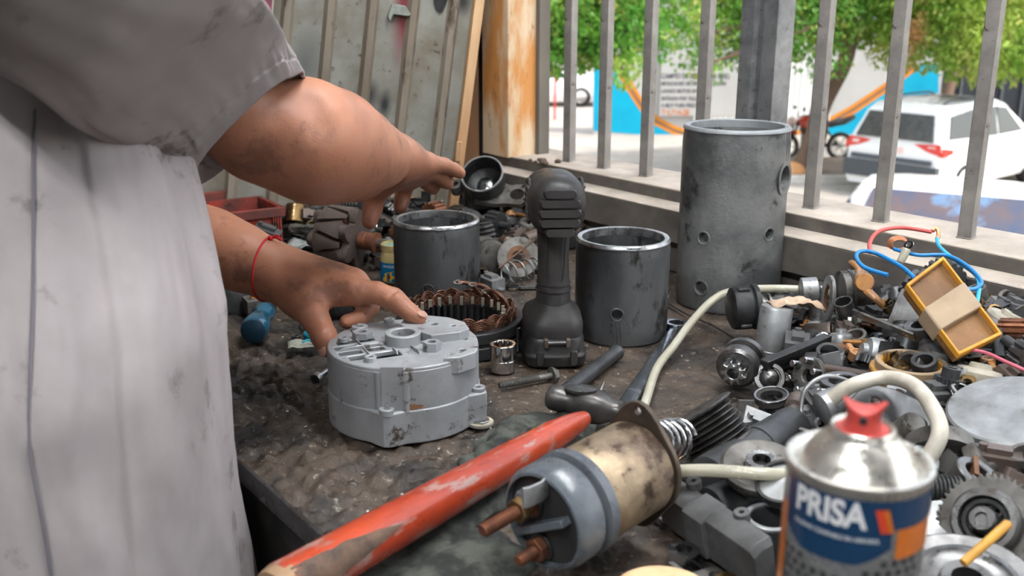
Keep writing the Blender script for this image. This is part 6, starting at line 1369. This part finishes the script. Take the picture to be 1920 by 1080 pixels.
# wires
DM('wire_blue', (.01, .16, .42), None, rough=.35, coat=.3); DM('wire_sky', (.03, .32, .60), None, rough=.35); DM('wire_red', (.50, .08, .07), None, rough=.4); DM('wire_pink', (.45, .10, .14), None, rough=.4); DM('copper_bright', (.55, .24, .13), None, rough=.4, metal=.6)
def wr(pts, r, m, lab): 
    b = MB(); b.tube(spline([pxd(*p) for p in pts], 8), r, 10); return tag(b.build('wire', m), lab, 'wire')
wr([(1715, 522, 1.08), (1690, 500, 1.10), (1640, 474, 1.13), (1612, 472, 1.13), (1606, 484, 1.12), (1622, 502, 1.10), (1665, 516, 1.08)], .0024, 'wire_blue', 'dark blue wire looped at the left behind the grey angled plate')
wr([(1676, 467, 1.15), (1720, 478, 1.13), (1775, 479, 1.12), (1815, 500, 1.09), (1840, 528, 1.06), (1828, 541, 1.05), (1808, 542, 1.04)], .0022, 'wire_blue', 'blue wire running from the copper ring behind the top of the yellow box')
wr([(1757, 447, 1.18), (1762, 463, 1.16), (1790, 487, 1.12), (1826, 512, 1.08), (1836, 535, 1.06), (1832, 568, 1.03)], .0022, 'wire_sky', 'light blue wire hanging from the twisted copper joint')
wr([(1632, 474, 1.14), (1631, 455, 1.16), (1648, 434, 1.18), (1690, 427, 1.20), (1747, 435, 1.19)], .0024, 'wire_red', 'red wire arching over the sill')
wr([(1816, 655, .97), (1850, 662, .96), (1885, 678, .94), (1930, 698, .92)], .0018, 'wire_pink', 'pink wire running right from the foot of the yellow box')
b = MB(); c = pxd(1686, 458, 1.155)
for k in range(4): b.tube([c + V(((.0085 + .001 * k) * math.cos(t), .002 * k, (.0055 + .0008 * k) * math.sin(t))) for t in [2 * PI * i / 24 for i in range(24)]], .0008, 6, closed=True)
tag(b.build('copper_ring', 'copper_bright'), 'small frayed ring of bare copper strands on the lower ledge', 'copper ring')
b = MB(); c = [pxd(1748, 433, 1.19), pxd(1756, 428, 1.19), pxd(1760, 438, 1.185), pxd(1757, 448, 1.18)]; b.tube(spline(c, 6), .0026, 8); 
for k in range(3): b.tube([p + V((.002 * math.sin(i + k), 0, .002 * math.cos(i + k))) for i, p in enumerate(spline(c, 6))], .0009, 6)
tag(b.build('copper_joint', 'copper_bright'), 'twisted bare copper joint between the red and light blue wires', 'copper joint')
root = thing('crimp_terminal', 'clear sleeved crimp terminal beside the copper ring', 'terminal', axis_between(pxd(1688, 492, 1.13), pxd(1703, 462, 1.13))); b = MB(); b.lathe([(.0035, 0), (.0045, .002), (.0050, .016), (.0040, .017)], 20); b.build('sleeve', 'clear_hose', root); b = MB(); b.ring(.0060, .0028, -.0005, .0010, 20, T(0, 0, .022) @ RY(PI / 2)); b.build('eyelet', 'bright_steel', root)
# ------------------------------------------------------------------ named things at the back left
def bin_(name, lab, p1, p2, wid, hgt, hw=.0):
    xd = (p2 - p1); xd.z = 0; xd.normalize(); yd = V((xd.y, -xd.x, 0)); 
    if yd.y < 0: yd = -yd
    L_ = .26; mx = Matrix(((xd.x, yd.x, 0, p1.x), (xd.y, yd.y, 0, p1.y), (0, 0, 1, p1.z - hgt), (0, 0, 0, 1)))
    root = thing(name, lab, 'bin', mx); t = .003
    o1 = [(0, 0), (L_, 0), (L_, wid), (0, wid)]; cr = (xd.cross(yd)).z
    if cr < 0: o1 = o1[::-1]
    def insq(q, d): cx = sum(p[0] for p in q) / 4; cy = sum(p[1] for p in q) / 4; return [(p[0] + (d if p[0] < cx else -d), p[1] + (d if p[1] < cy else -d)) for p in q]
    b = MB(); b.prism(insq(o1, .006), 0, hgt, [insq(o1, .009)]); b.prism(insq(o1, .008), 0, .003); b.build('tray_body', 'red_plastic', root)
    b = MB(); b.prism(o1, hgt - .016, hgt, [insq(o1, .0045)]); b.build('rim', 'red_rim', root, bevel=.001)
    b = MB()
    for k in range(4): b.box((.010 + k * .004, -.0 + .004, (hgt - .016) / 2), (.002, .006, hgt - .016))
    b.build('corner_ribs', 'red_plastic', root); return root
DM('red_rim', (.16, .04, .03), (.07, .035, .03), 20, .5, 0, .3, c3=(.42, .05, .03), s3=24, t3=.60)
bin_('parts_bin', 'grimy red plastic parts bin, the nearer one, behind the lower forearm', onb(535, 388, .075), onb(385, 405, .075), .125, .072)
bin_('parts_bin', 'dirty red plastic parts bin standing farther back beside the ribbed sheet', onb(480, 350, .085), onb(360, 366, .085), .11, .080)
# claw pole rotor
root = thing('claw_rotor', 'brown claw pole rotor with copper slip rings lying behind the lower hand', 'rotor', frame(onb(640, 444, .052), (.92, -.38, -.06), (0, 0, 1)))
def lobed(r0, r1, n=6, ph=0, k=72): return [((r0 + (r1 - r0) * (.5 + .5 * math.cos(n * (2 * PI * i / k) + ph)) ** .7) * math.cos(2 * PI * i / k), (r0 + (r1 - r0) * (.5 + .5 * math.cos(n * (2 * PI * i / k) + ph)) ** .7) * math.sin(2 * PI * i / k)) for i in range(k)]
for nm, zz, sg, ph in (('pole_plate', .022, -1, 0), ('pole_plate', -.034, 1, PI)):
    b = MB(); b.prism(lobed(.030, .050, 6, ph), zz, zz + .012, [circ(0, 0, .009, 20)] + [circ(.034 * math.cos(2 * PI * i / 6 + .5), .034 * math.sin(2 * PI * i / 6 + .5), .0035, 10) for i in (0, 2)] if sg < 0 else [circ(0, 0, .009, 20)]); pl = b.build(nm, 'brown_steel', root, bevel=.0015, sharp=30)
    for i in range(6):
        a0 = 2 * PI * i / 6 + (ph / 6); b = MB(); secs = []
        for t in (0, .25, .5, .75, 1):
            w_ = .30 * (1 - .72 * t); z = (zz if sg < 0 else zz + .012) + sg * .046 * t; th = .013 * (1 - .75 * t); ro = .0505 - .002 * t
            secs.append([(ro * math.cos(a0 + w_ * k / 3), ro * math.sin(a0 + w_ * k / 3), z) for k in range(-3, 4)] + [((ro - th) * math.cos(a0 + w_ * k / 3), (ro - th) * math.sin(a0 + w_ * k / 3), z) for k in range(3, -4, -1)])
        b.loft(secs); b.build('pole_claw', 'brown_steel', pl, sharp=40)
b = MB(); b.lathe([(.028, -.02), (.036, -.018), (.036, .018), (.028, .02)], 32); b.build('field_coil', 'varnished_copper', root)
b = MB(); b.cyl((0, 0, -.096), (0, 0, .09), .0078); b.build('shaft', 'brown_steel', root); b = MB(); b.lathe([(.008, -.092), (.0095, -.090), (.0095, -.066), (.0125, -.064), (.0125, -.044), (.008, -.044)], 24, closed=True); b.build('bearing_journal', 'bright_steel', root)
b = MB(); b.lathe([(.008, .036), (.0145, .037), (.0145, .047), (.0135, .048), (.0135, .050), (.0145, .051), (.0145, .060), (.0165, .061), (.0165, .066), (.008, .067)], 32, closed=True); b.build('slip_rings', 'copper_rust', root)
# jar of paint
DM('jar_amber', (.45, .36, .16), (.28, .22, .10), 30, .2, 0, 0, coat=.4); DM('label_blue', (.0, .16, .36), None, rough=.4); DM('petal', (.75, .42, .03), None, rough=.4); DM('paint_mix', (.18, .35, .22), (.05, .18, .25), 90, .3, 0, .3)
jb = onb(741, 527); root = thing('paint_jar', 'small amber jar with a blue sunflower label half hidden by the left cylinder', 'jar', T(*jb)); rj = .0225
b = MB(); b.lathe([(rj * .85, 0), (rj, .003), (rj, .040), (rj * .92, .047), (rj * .88, .050), (rj * .92, .051), (rj * .92, .060), (rj * .84, .061), (rj * .84, .052)], 40, cap=False); b.build('jar_glass', 'jar_amber', root); b = MB(); b.cyl((0, 0, .002), (0, 0, .056), rj * .82); b.build('paint_inside', 'paint_mix', root)
b = MB(); b.lathe([(rj + .0003, .004), (rj + .0003, .034)], 40, cap=False); b.build('label', 'label_blue', root)
aj = math.atan2(-jb.y, -jb.x)
for (da, z_, r_, m_) in ((-.45, .012, .0075, 'petal'), (-.45, .012, .003, 'copper_rust'), (-.05, .016, .006, 'petal'), (-.75, .008, .004, 'petal')):
    b = MB(); n_ = 20; k_ = .0005 + (0 if m_ == 'petal' else .0002)
    b.add([((rj + k_) * math.cos(aj + da + (r_ * (1 + .2 * math.cos(10 * t * 2 * PI / n_ * .5)) * math.cos(2 * PI * t / n_)) / rj), (rj + k_) * math.sin(aj + da + (r_ * math.cos(2 * PI * t / n_)) / rj), z_ + r_ * math.sin(2 * PI * t / n_)) for t in range(n_)], [tuple(range(n_))]); b.build('sunflower', m_, root)
vs, fs = text_mesh('GIRASOL', .005, bold=.0001, align='CENTER'); b = MB(); b.add([((rj + .0006) * math.cos(aj - .45 + x / rj), (rj + .0006) * math.sin(aj - .45 + x / rj), .027 + y) for x, y, _ in vs], fs); b.build('lettering', 'can_white', root)
# starter nose housing: open cup with a lobed side flange
root = thing('nose_housing', 'dark cast starter nose housing, its round mouth open, at the fingertips by the sill', 'housing', frame(onb(904, 326, .115), (-.16, -.62, .62), (0, 0, 1)))
b = MB(); b.lathe([(.020, -.050), (.034, -.046), (.037, -.03), (.0385, 0), (.0355, .0005), (.034, -.03), (.022, -.040), (.012, -.041)], 48, closed=True, rf=lambda a, z: 1 + .0 * a); b.build('cup', 'black_iron', root)
b = MB(); b.ring(.0392, .0362, -.002, .002, 48); b.build('cup_edge', 'pale_alloy', root)
b = MB(); b.ball(.016, T(0, 0, -.034), sc=(1, 1, .35)); b.build('inner_dome', 'bright_steel', root)
b = MB(); o = [(.0, .0)] ; out_ = []
fl = onb(968, 366, .075); f2 = frame(fl, (-.12, -.55, .8), (1, -.2, 0))
b.prism([(-.075, -.020), (-.035, -.026), (-.012, -.024), (.012, -.026), (.026, -.010), (.024, .012), (.006, .026), (-.014, .022), (-.03, .030), (-.065, .022)], -.006, .003, [circ(.002, 0, .0135, 24), circ(.018, -.013, .0032, 10), (circ(.010, .019, .0032, 10)), circ(-.045, 0, .012, 20)]); fo = b.build('lobed_flange', 'cast_alloy', root, bevel=.0015); fo.matrix_local = root.matrix_world.inverted() @ f2
for (px, py, h) in ((853, 344, .095),):
    b = MB(); b.ring(.013, .006, -.02, .0, 28, root.matrix_world.inverted() @ frame(onb(px, py, h), (-.3, -.5, .8))); b.build('bolt_boss', 'cast_alloy', root)
b = MB(); b.box((0, 0, 0), (.06, .03, .05), root.matrix_world.inverted() @ T(*onb(900, 372, .055))); b.build('web', 'black_iron', root, bevel=.008)
# others at the back
cyl_thing('capped_sleeve', 'short sleeve with a bluish inner ring behind the top of the impact wrench', 'sleeve', onb(1092, 378, .045), onb(1096, 362, .075), .0185, 'dark_steel', ring=(.75,))
root = thing('bluish_cup', 'small open cup with a blue-grey rim by the window ledge', 'cup', frame(onb(1094, 364, .078), (.05, -.35, 1))); b = MB(); b.ring(.0195, .0155, 0, .010, 36); b.build('cup_rim', 'mid_steel', root); b = MB(); b.lathe([(.016, .001), (0, .000)], 30); b.build('cup_floor', 'navy_cap', root)
root = thing('grey_lid', 'flat round grey lid lying behind the left cylinder near the fingers', 'lid', basis(812, 372, .045, (-.1, -.45, 1))); b = MB(); b.lathe([(.022, -.020), (.0245, -.004), (.0245, 0), (.022, .002), (0, .003)], 40); b.build('lid_body', 'pale_alloy', root)
root = thing('big_washer', 'large rusty-centred washer plate leaning behind the small coil spring', 'washer', frame(onb(972, 482, .034), (-.05, -.85, .5), (0, 0, 1))); b = MB(); b.ring(.033, .010, -.002, .001, 48); b.build('washer_plate', 'cast_alloy', root); b = MB(); b.ring(.018, .0098, .0, .0018, 40); b.build('rust_ring', 'rusty_steel', root)
root = thing('brake_boot', 'black ribbed rubber boot right of the left cylinder', 'boot', frame(onb(918, 462, .030), (-.2, .1, 1))); pr = [(.010, 0)]
for k in range(5): pr += [(.017 - k * .0008, .003 + k * .0075), (.0115, .0065 + k * .0075)]
b = MB(); b.lathe(pr + [(.012, .040)], 32); b.build('boot_body', 'black_rubber', root)
p, q = onb(940, 514, .018), onb(1004, 502, .018); b = MB(); b.coil(.0165, .0014, 4.3, (q - p).length, 7, axis_between(p, q)); tag(b.build('open_spring', 'pale_alloy'), 'open coil spring lying left of the impact wrench handle', 'spring')
cyl_thing('orange_drum', 'steel drum with an orange band right of the left cylinder', 'drum', onb(905, 470, .030), onb(928, 486, .028), .026, 'cast_alloy', ring=(.5,))
root = thing('brass_cup', 'small dark brass cup lying at the foot of the left cylinder', 'cup', frame(onb(903, 520, .014), (.6, -.75, .1), (0, 0, 1))); b = MB(); b.lathe([(0, -.018), (.013, -.018), (.0145, .0), (.0125, .0), (.011, -.014), (0, -.015)], 32); b.build('cup_body', 'brass', root)
p, q = onb(935, 503, .05), onb(1002, 450, .065); b = MB(); b.cyl(p, q, .0014); tag(b.build('thin_rod', 'rusty_steel'), 'thin rusty rod lying across the big washer', 'rod')
b = MB(); rr = random.Random(2)
for k in range(16): b.ball(.004, T(rr.gauss(0, .006), rr.gauss(0, .005), abs(rr.gauss(0, .006))), 8)
DM('cyan_fluff', (.06, .36, .36), (.12, .5, .5), 60, .6); tag(b.build('turquoise_scrap', 'cyan_fluff', mx=T(*onb(1184, 408, .035))), 'crumpled turquoise plastic scrap by the wall behind the right cylinder', 'scrap')
root = thing('copper_rim_ring', 'small ring with a reddish rim below the turquoise scrap', 'ring', basis(1184, 424, .022, (0, -.5, 1))); b = MB(); b.ring(.019, .013, -.004, .004, 32); b.build('ring_body', 'copper_rust', root)
cyl_thing('belt_pulley', 'dark grooved pulley lying at the edge of the coat, behind the screwdriver', 'pulley', onb(446, 566, .002), onb(447, 556, .020), .027, 'black_iron', ring=(.2, .5, .8))
b = MB(); b.box((0, 0, .011), (.04, .03, .022)); root = thing('connector_block', 'small grey connector block with orange tabs above the screwdriver', 'block', T(*onb(487, 585)) @ RZ(.5)); b.build('block_body', 'cast_alloy', root, bevel=.001)
for k in (-1, 1): b = MB(); b.box((k * .008, 0, .0235), (.005, .006, .004)); b.build('tab', 'mural_yellow', root)
b = MB(); vs = []
for i in range(14):
    for j in range(9): x, y = i * .010, j * .008; vs.append((x, y, .010 + .008 * noise.noise(V((x * 45, y * 45, 9)))))
b.add(vs, [(i * 9 + j, (i + 1) * 9 + j, (i + 1) * 9 + j + 1, i * 9 + j + 1) for i in range(13) for j in range(8)]); DM('foil', (.45, .50, .50), (.25, .28, .28), 50, .25, .3, .3)
o = b.build('plastic_sheet', 'foil', mx=T(*onb(540, 478, .01)) @ RZ(.2), sharp=25); so_ = o.modifiers.new('s', 'SOLIDIFY'); so_.thickness = .0006; tag(o, 'crumpled pale plastic sheet between the red bin and the claw rotor', 'plastic sheet')
# black connector cluster by the wall right of the wrench top
for k in range(7):
    x, y = 1102 + (k % 4) * 17, 404 + (k // 4) * 16 + (k % 4) * 5; root = thing('terminal_block', 'small black terminal block with metal screws by the wall right of the wrench', 'terminal block', T(*onb(x, y, .020)) @ RZ(-.9 + .1 * k) @ RX(.3), 'terminal blocks by the wall'); b = MB(); b.box((0, 0, .008), (.034, .012, .016)); b.build('block_body', 'black_plastic', root, bevel=.001)
    for i in (-1, 0, 1): b = MB(); b.cyl((i * .010, 0, .016), (i * .010, 0, .0185), .0035); b.build('screw', 'pale_alloy', root)
# ------------------------------------------------------------------ the scrap heap: many loose parts, settled in layers
rh = random.Random(21)
def P_bolt(r, L_, m): 
    def f(): b = bolt_mb(L_, r, .6); return [('bolt_body', b, m)]
    return f
def proto(kind, m):
    "list of (part name, MB, material); built lying on z=0 with footprint radius"
    b = MB(); R_ = rh.uniform
    if kind == 'bolt': L_ = R_(.022, .045); r = R_(.0026, .0042); b0 = bolt_mb(L_, r, .6); b.add(b0.v, b0.f, T(-L_ / 2, 0, r * 1.9) @ RY(PI / 2)); return [(b, m)], L_ * .55, r * 3.2
    if kind == 'nut': r = R_(.006, .010); b.hexa(r, 0, r * .8, hole=r * .5); return [(b, m)], r, r * .8
    if kind == 'washer': r = R_(.009, .019); b.ring(r, r * R_(.45, .75), 0, .002, 28); return [(b, m)], r, .003
    if kind == 'spring': r = R_(.006, .011); L_ = R_(.02, .035); b.coil(r, r * .13, R_(5, 8), L_, 6, T(-L_ / 2, 0, r) @ RY(PI / 2), per=16); return [(b, m)], L_ * .6, r * 2
    if kind == 'bushing': r = R_(.008, .016); h = R_(.012, .028); b.ring(r, r * R_(.6, .8), 0, h, 28); return [(b, m)], r, h
    if kind == 'bracket':
        L_ = R_(.03, .055); w_ = R_(.010, .018); b.prism(rrect(L_, w_, w_ * .3), 0, .003, [circ(L_ * .32, 0, w_ * .22, 12), circ(-L_ * .32, 0, w_ * .22, 12)]); b.box((-L_ * .5 + .002, 0, w_ * .4), (.003, w_, w_ * .9)); return [(b, m)], L_ * .5, w_ * .9
    if kind == 'gear': r = R_(.011, .022); b.gear(rh.randint(10, 22), r, r * .84, 0, R_(.006, .012), r * .4); b.ring(r * .6, r * .4, 0, .015, 24); return [(b, m)], r, .015
    if kind == 'solenoid_plunger': r = R_(.006, .010); L_ = R_(.03, .05); b.lathe([(r * .6, 0), (r, .002), (r, L_ * .6), (r * .55, L_ * .62), (r * .55, L_ * .85), (r * .8, L_ * .86), (r * .8, L_)], 24, T(-L_ / 2, 0, r) @ RY(PI / 2)); return [(b, m)], L_ * .5, r * 2
    if kind == 'brush_holder': w_ = R_(.014, .024); b.box((0, 0, w_ * .35), (w_ * 1.5, w_, w_ * .7)); b.box((0, 0, w_ * .75), (w_ * .8, w_ * .5, w_ * .3)); b.cyl((w_ * .5, 0, w_ * .7), (w_ * .5, 0, w_ * .95), w_ * .15); b.box((-w_ * .9, 0, w_ * .15), (w_ * .5, w_ * .35, .002)); return [(b, m)], w_ * .8, w_
    if kind == 'fork_lever': L_ = R_(.035, .06); b.tube(spline([(-L_ / 2, .008, .005), (-L_ * .2, .002, .006), (0, 0, .007), (L_ * .3, .003, .005), (L_ / 2, .012, .004)], 5), [.0045 - .002 * abs(i / 20 - .5) for i in range(21)], 8, flat=.6); b.ring(.008, .004, .0, .010, 20); return [(b, m)], L_ * .5, .012
    if kind == 'wire_offcut': r = R_(.012, .024); a1 = R_(2.5, 5.5); b.tube([(r * math.cos(a1 * k / 20), r * .8 * math.sin(a1 * k / 20), .003 + .006 * math.sin(k * .4) ** 2) for k in range(21)], R_(.0009, .0018), 6); return [(b, m)], r, .008
    if kind == 'end_cap': r = R_(.012, .024); b.lathe([(r, 0), (r, .008), (r * .9, .011), (r * .5, .012), (r * .45, .016), (0, .016)], 30); return [(b, m)], r, .016
    if kind == 'steel_bar': L_ = R_(.04, .075); w_ = R_(.005, .009); b.loft([[(x, y, z) for x, y in rrect(w_ * 1.6, w_, w_ * .25)] for z in (0, L_)], T(-L_ / 2, 0, w_ / 2) @ RY(PI / 2)); return [(b, m)], L_ * .5, w_
    if kind == 'rotor_core':
        r = R_(.012, .018); L_ = R_(.03, .045); mx = T(-L_ / 2, 0, r) @ RY(PI / 2); b.gear(14, r, r * .86, L_ * .2, L_ * .8, 0, mx, duty=.75); b.cyl((-L_ * .8, 0, r), (L_ * .8, 0, r), r * .28, seg=14); return [(b, m)], L_ * .7, r * 2
NAMES = {'bolt': ('hex_bolt', 'bolt', 'loose greasy bolt with a hex head'), 'nut': ('hex_nut', 'nut', 'loose hex nut'), 'washer': ('washer', 'washer', 'loose flat washer'), 'spring': ('coil_spring', 'spring', 'small loose coil spring'), 'bushing': ('bushing', 'bushing', 'short round metal bushing'), 'bracket': ('metal_bracket', 'bracket', 'small bent bracket with two holes'), 'gear': ('small_gear', 'gear', 'small toothed gear'), 'solenoid_plunger': ('plunger', 'plunger', 'stepped round steel plunger'), 'brush_holder': ('brush_holder', 'brush holder', 'small boxy brush holder with a stud'), 'fork_lever': ('fork_lever', 'lever', 'small curved lever with an eye'), 'wire_offcut': ('wire_offcut', 'wire', 'curl of thin wire'), 'end_cap': ('metal_plug', 'plug', 'round stepped metal plug'), 'steel_bar': ('steel_bar', 'bar', 'short squared steel bar'), 'rotor_core': ('rotor_core', 'rotor', 'small slotted rotor on a shaft')}
MATS = {'bolt': ('dark_steel', 'mid_steel', 'rusty_steel', 'cast_alloy'), 'nut': ('mid_steel', 'bright_steel', 'brass'), 'washer': ('mid_steel', 'pale_alloy', 'black_iron'), 'spring': ('bright_steel', 'black_iron', 'mid_steel'), 'bushing': ('dark_steel', 'mid_steel', 'cast_alloy', 'brass'), 'bracket': ('black_iron', 'cast_alloy', 'pale_alloy', 'rusty_steel'), 'gear': ('mid_steel', 'cast_alloy', 'dark_steel'), 'solenoid_plunger': ('mid_steel', 'brown_steel', 'bright_steel', 'pale_alloy'), 'brush_holder': ('black_plastic', 'black_plastic', 'brown_steel', 'pale_alloy', 'grey_plastic'), 'fork_lever': ('cast_alloy', 'black_iron', 'orange_varnish'), 'wire_offcut': ('black_plastic', 'copper', 'pale_alloy'), 'end_cap': ('black_iron', 'pale_alloy', 'cast_alloy', 'white_plastic'), 'steel_bar': ('black_iron', 'mid_steel', 'black_plastic', 'dark_steel'), 'rotor_core': ('dark_steel', 'brown_steel', 'copper')}
PROTO = {}
for k, ms in MATS.items():
    PROTO[k] = []
    for m in ms:
        for v in range(2):
            parts, rad, hh = proto(k, m); me = parts[0][0].mesh(NAMES[k][0], m, 35); PROTO[k].append((me, rad, hh))
# height map in bench coordinates; things already built keep their room
CS = .006; GW, GH = int((1.05 + 1.86) / CS), int(.84 / CS)
hm = np.zeros((GW, GH)); ceil_ = np.full((GW, GH), 9.0)
bpy.context.view_layer.update()
def cell(p): return int((p.dot(U) + 1.86) / CS), int((p.dot(N) - .315) / CS)
SKIP = {'workbench', 'corrugated_sheet', 'white_suv', 'parked_car', 'white_saloon', 'motorcycle', 'tree', 'painted_wall', 'fill_lamp'}
for o in list(bpy.data.objects):
    if o.type != 'MESH': continue
    r_ = o
    while r_.parent: r_ = r_.parent
    if r_.name.split('.')[0] in SKIP or 'category' not in r_: continue
    if (r_.matrix_world.translation - V((0, 1, 1))).length > 2.2 and r_.type == 'EMPTY': continue
    n = len(o.data.vertices)
    if n > 60000 or n == 0: continue
    co = np.empty(n * 3); o.data.vertices.foreach_get('co', co); co = co.reshape(-1, 3); mw = np.array(o.matrix_world); co = co @ mw[:3, :3].T + mw[:3, 3]
    # include points along edges so large faces count as well
    if n < 3000 and len(o.data.edges):
        e = np.empty(len(o.data.edges) * 2, dtype=np.int32); o.data.edges.foreach_get('vertices', e); e = e.reshape(-1, 2); co = np.concatenate([co] + [co[e[:, 0]] * (1 - t) + co[e[:, 1]] * t for t in (.17, .33, .5, .67, .83)])
    si = ((co[:, 0] * U.x + co[:, 1] * U.y + 1.86) / CS).astype(int); ni = ((co[:, 0] * N.x + co[:, 1] * N.y - .315) / CS).astype(int); z = co[:, 2] - BZ
    ok = (si >= 0) & (si < GW) & (ni >= 0) & (ni < GH) & (z < .6); np.minimum.at(ceil_, (si[ok], ni[ok]), z[ok])
def inpoly(x, y, poly):
    k = False; j = len(poly) - 1
    for i in range(len(poly)):
        a, c = poly[i], poly[j]
        if (a[1] > y) != (c[1] > y) and x < (c[0] - a[0]) * (y - a[1]) / (c[1] - a[1]) + a[0]: k = not k
        j = i
    return k
cnt = {}
def fill(poly, n, hmax, where, kinds, seed, clear=.003):
    rr = random.Random(seed); x0 = min(p[0] for p in poly); x1 = max(p[0] for p in poly); y0 = min(p[1] for p in poly); y1 = max(p[1] for p in poly); made = 0; tries = 0
    while made < n and tries < n * 40:
        tries += 1; px, py = rr.uniform(x0, x1), rr.uniform(y0, y1)
        if not inpoly(px, py, poly): continue
        p = onb(px, py); ci, cj = cell(p)
        kind = rr.choice(kinds); me, rad, hh = rr.choice(PROTO[kind]); sc_ = rr.uniform(.95, 1.45); rad *= sc_; hh *= sc_
        k = max(1, int(rad * .8 / CS)); i0, i1, j0, j1 = ci - k, ci + k + 1, cj - k, cj + k + 1
        if i0 < 0 or j0 < 0 or i1 > GW or j1 > GH: continue
        H0 = float(np.percentile(hm[i0:i1, j0:j1], 62)); Hm = hmax(px, py) if callable(hmax) else hmax
        if H0 > Hm: continue
        cl = float(ceil_[i0:i1, j0:j1].min())
        if H0 + hh + clear > cl: continue
        tl = .55 if H0 > .006 else .12
        if kind in ('washer', 'gear', 'end_cap', 'nut', 'bushing') and H0 > .008: tl = .9
        mx = T(p.x, p.y, BZ + H0 + .0012) @ RZ(rr.uniform(0, 2 * PI)) @ RX(rr.gauss(0, tl * .6)) @ RY(rr.gauss(0, tl * .4)) @ Matrix.Scale(sc_, 4)
        nm, cat, lab = NAMES[kind]; o = bpy.data.objects.new(nm, me); COL.objects.link(o); o.matrix_world = mx; tag(o, lab + ' ' + where, cat, cat + 's ' + where); made += 1
        kk = max(1, int(rad * .7 / CS)); a0, a1, b0, b1 = max(0, ci - kk), ci + kk + 1, max(0, cj - kk), cj + kk + 1
        hm[a0:a1, b0:b1] = np.maximum(hm[a0:a1, b0:b1], H0 + hh * .72)
    return made
K_ALL = ['bolt', 'bolt', 'nut', 'washer', 'spring', 'bushing', 'bushing', 'bracket', 'bracket', 'gear', 'solenoid_plunger', 'solenoid_plunger', 'brush_holder', 'brush_holder', 'brush_holder', 'fork_lever', 'wire_offcut', 'end_cap', 'end_cap', 'steel_bar', 'steel_bar', 'rotor_core']
K_BIG = ['bushing', 'bracket', 'solenoid_plunger', 'brush_holder', 'end_cap', 'steel_bar', 'rotor_core', 'brush_holder', 'fork_lever']
ZR = [(1462, 500), (1620, 540), (1925, 622), (2250, 710), (2250, 1160), (1560, 1160), (1500, 1010), (1450, 930), (1390, 860), (1400, 800), (1500, 780), (1440, 740), (1500, 640), (1440, 600), (1400, 560)]
ZRlow = [(1500, 640), (1640, 640), (1700, 800), (1480, 840), (1400, 820), (1400, 790)]
def hr(px, py):
    h = .010 + .070 * max(0, min(1, (px - 1440) / 330)); h *= 1 - .35 * max(0, min(1, (py - 760) / 240)); return h
ZL = [(405, 470), (480, 395), (620, 362), (780, 345), (890, 337), (1000, 362), (1100, 388), (1268, 433), (1268, 478), (1175, 470), (1090, 450), (1005, 492), (1000, 540), (905, 548), (760, 520), (700, 500), (560, 480), (520, 520), (430, 540)]
def hl(px, py): return .008 + .062 * max(0, min(1, (520 - py) / 130))
WR, WL = 'in the right-hand scrap heap', 'in the back left scrap heap'
a1_ = fill(ZR, 520, hr, WR, K_BIG, 1); a2_ = fill(ZR, 520, hr, WR, K_ALL, 2); a3_ = fill(ZL, 220, hl, WL, K_BIG, 3); a4_ = fill(ZL, 240, hl, WL, K_ALL, 4)
a5_ = fill([(1240, 900), (1400, 860), (1500, 960), (1480, 1120), (1330, 1120), (1240, 1010)], 30, .004, 'near the black regulator block', ['bolt', 'nut', 'washer', 'bracket'], 5)

# metal grit scattered on the bench
rr = random.Random(8); b = MB(); DM('grit', (.30, .28, .25), (.10, .09, .08), 200, .4, .5)
for _ in range(900):
    if rr.random() < .6: px, py = rr.uniform(460, 1200), rr.uniform(600, 1060)
    else: px, py = rr.uniform(900, 1400), rr.uniform(540, 800)
    p = onb(px, py); n_ = p.dot(N)
    if n_ < F0 + .01 or n_ > 1.1: continue
    ci, cj = cell(p)
    if ceil_[ci, cj] < .01: continue
    s_ = rr.uniform(.0005, .0016); b.box((0, 0, 0), (s_ * rr.uniform(1, 2.5), s_, s_ * .7), T(p.x, p.y, BZ + .0008 + max(0, lump(p.dot(U), n_)) ) @ RZ(rr.random() * 3) @ RX(rr.random()))
tag(b.build('metal_grit', 'grit'), 'fine metal grit and crumbs scattered over the bare bench top', 'grit', kind='stuff')
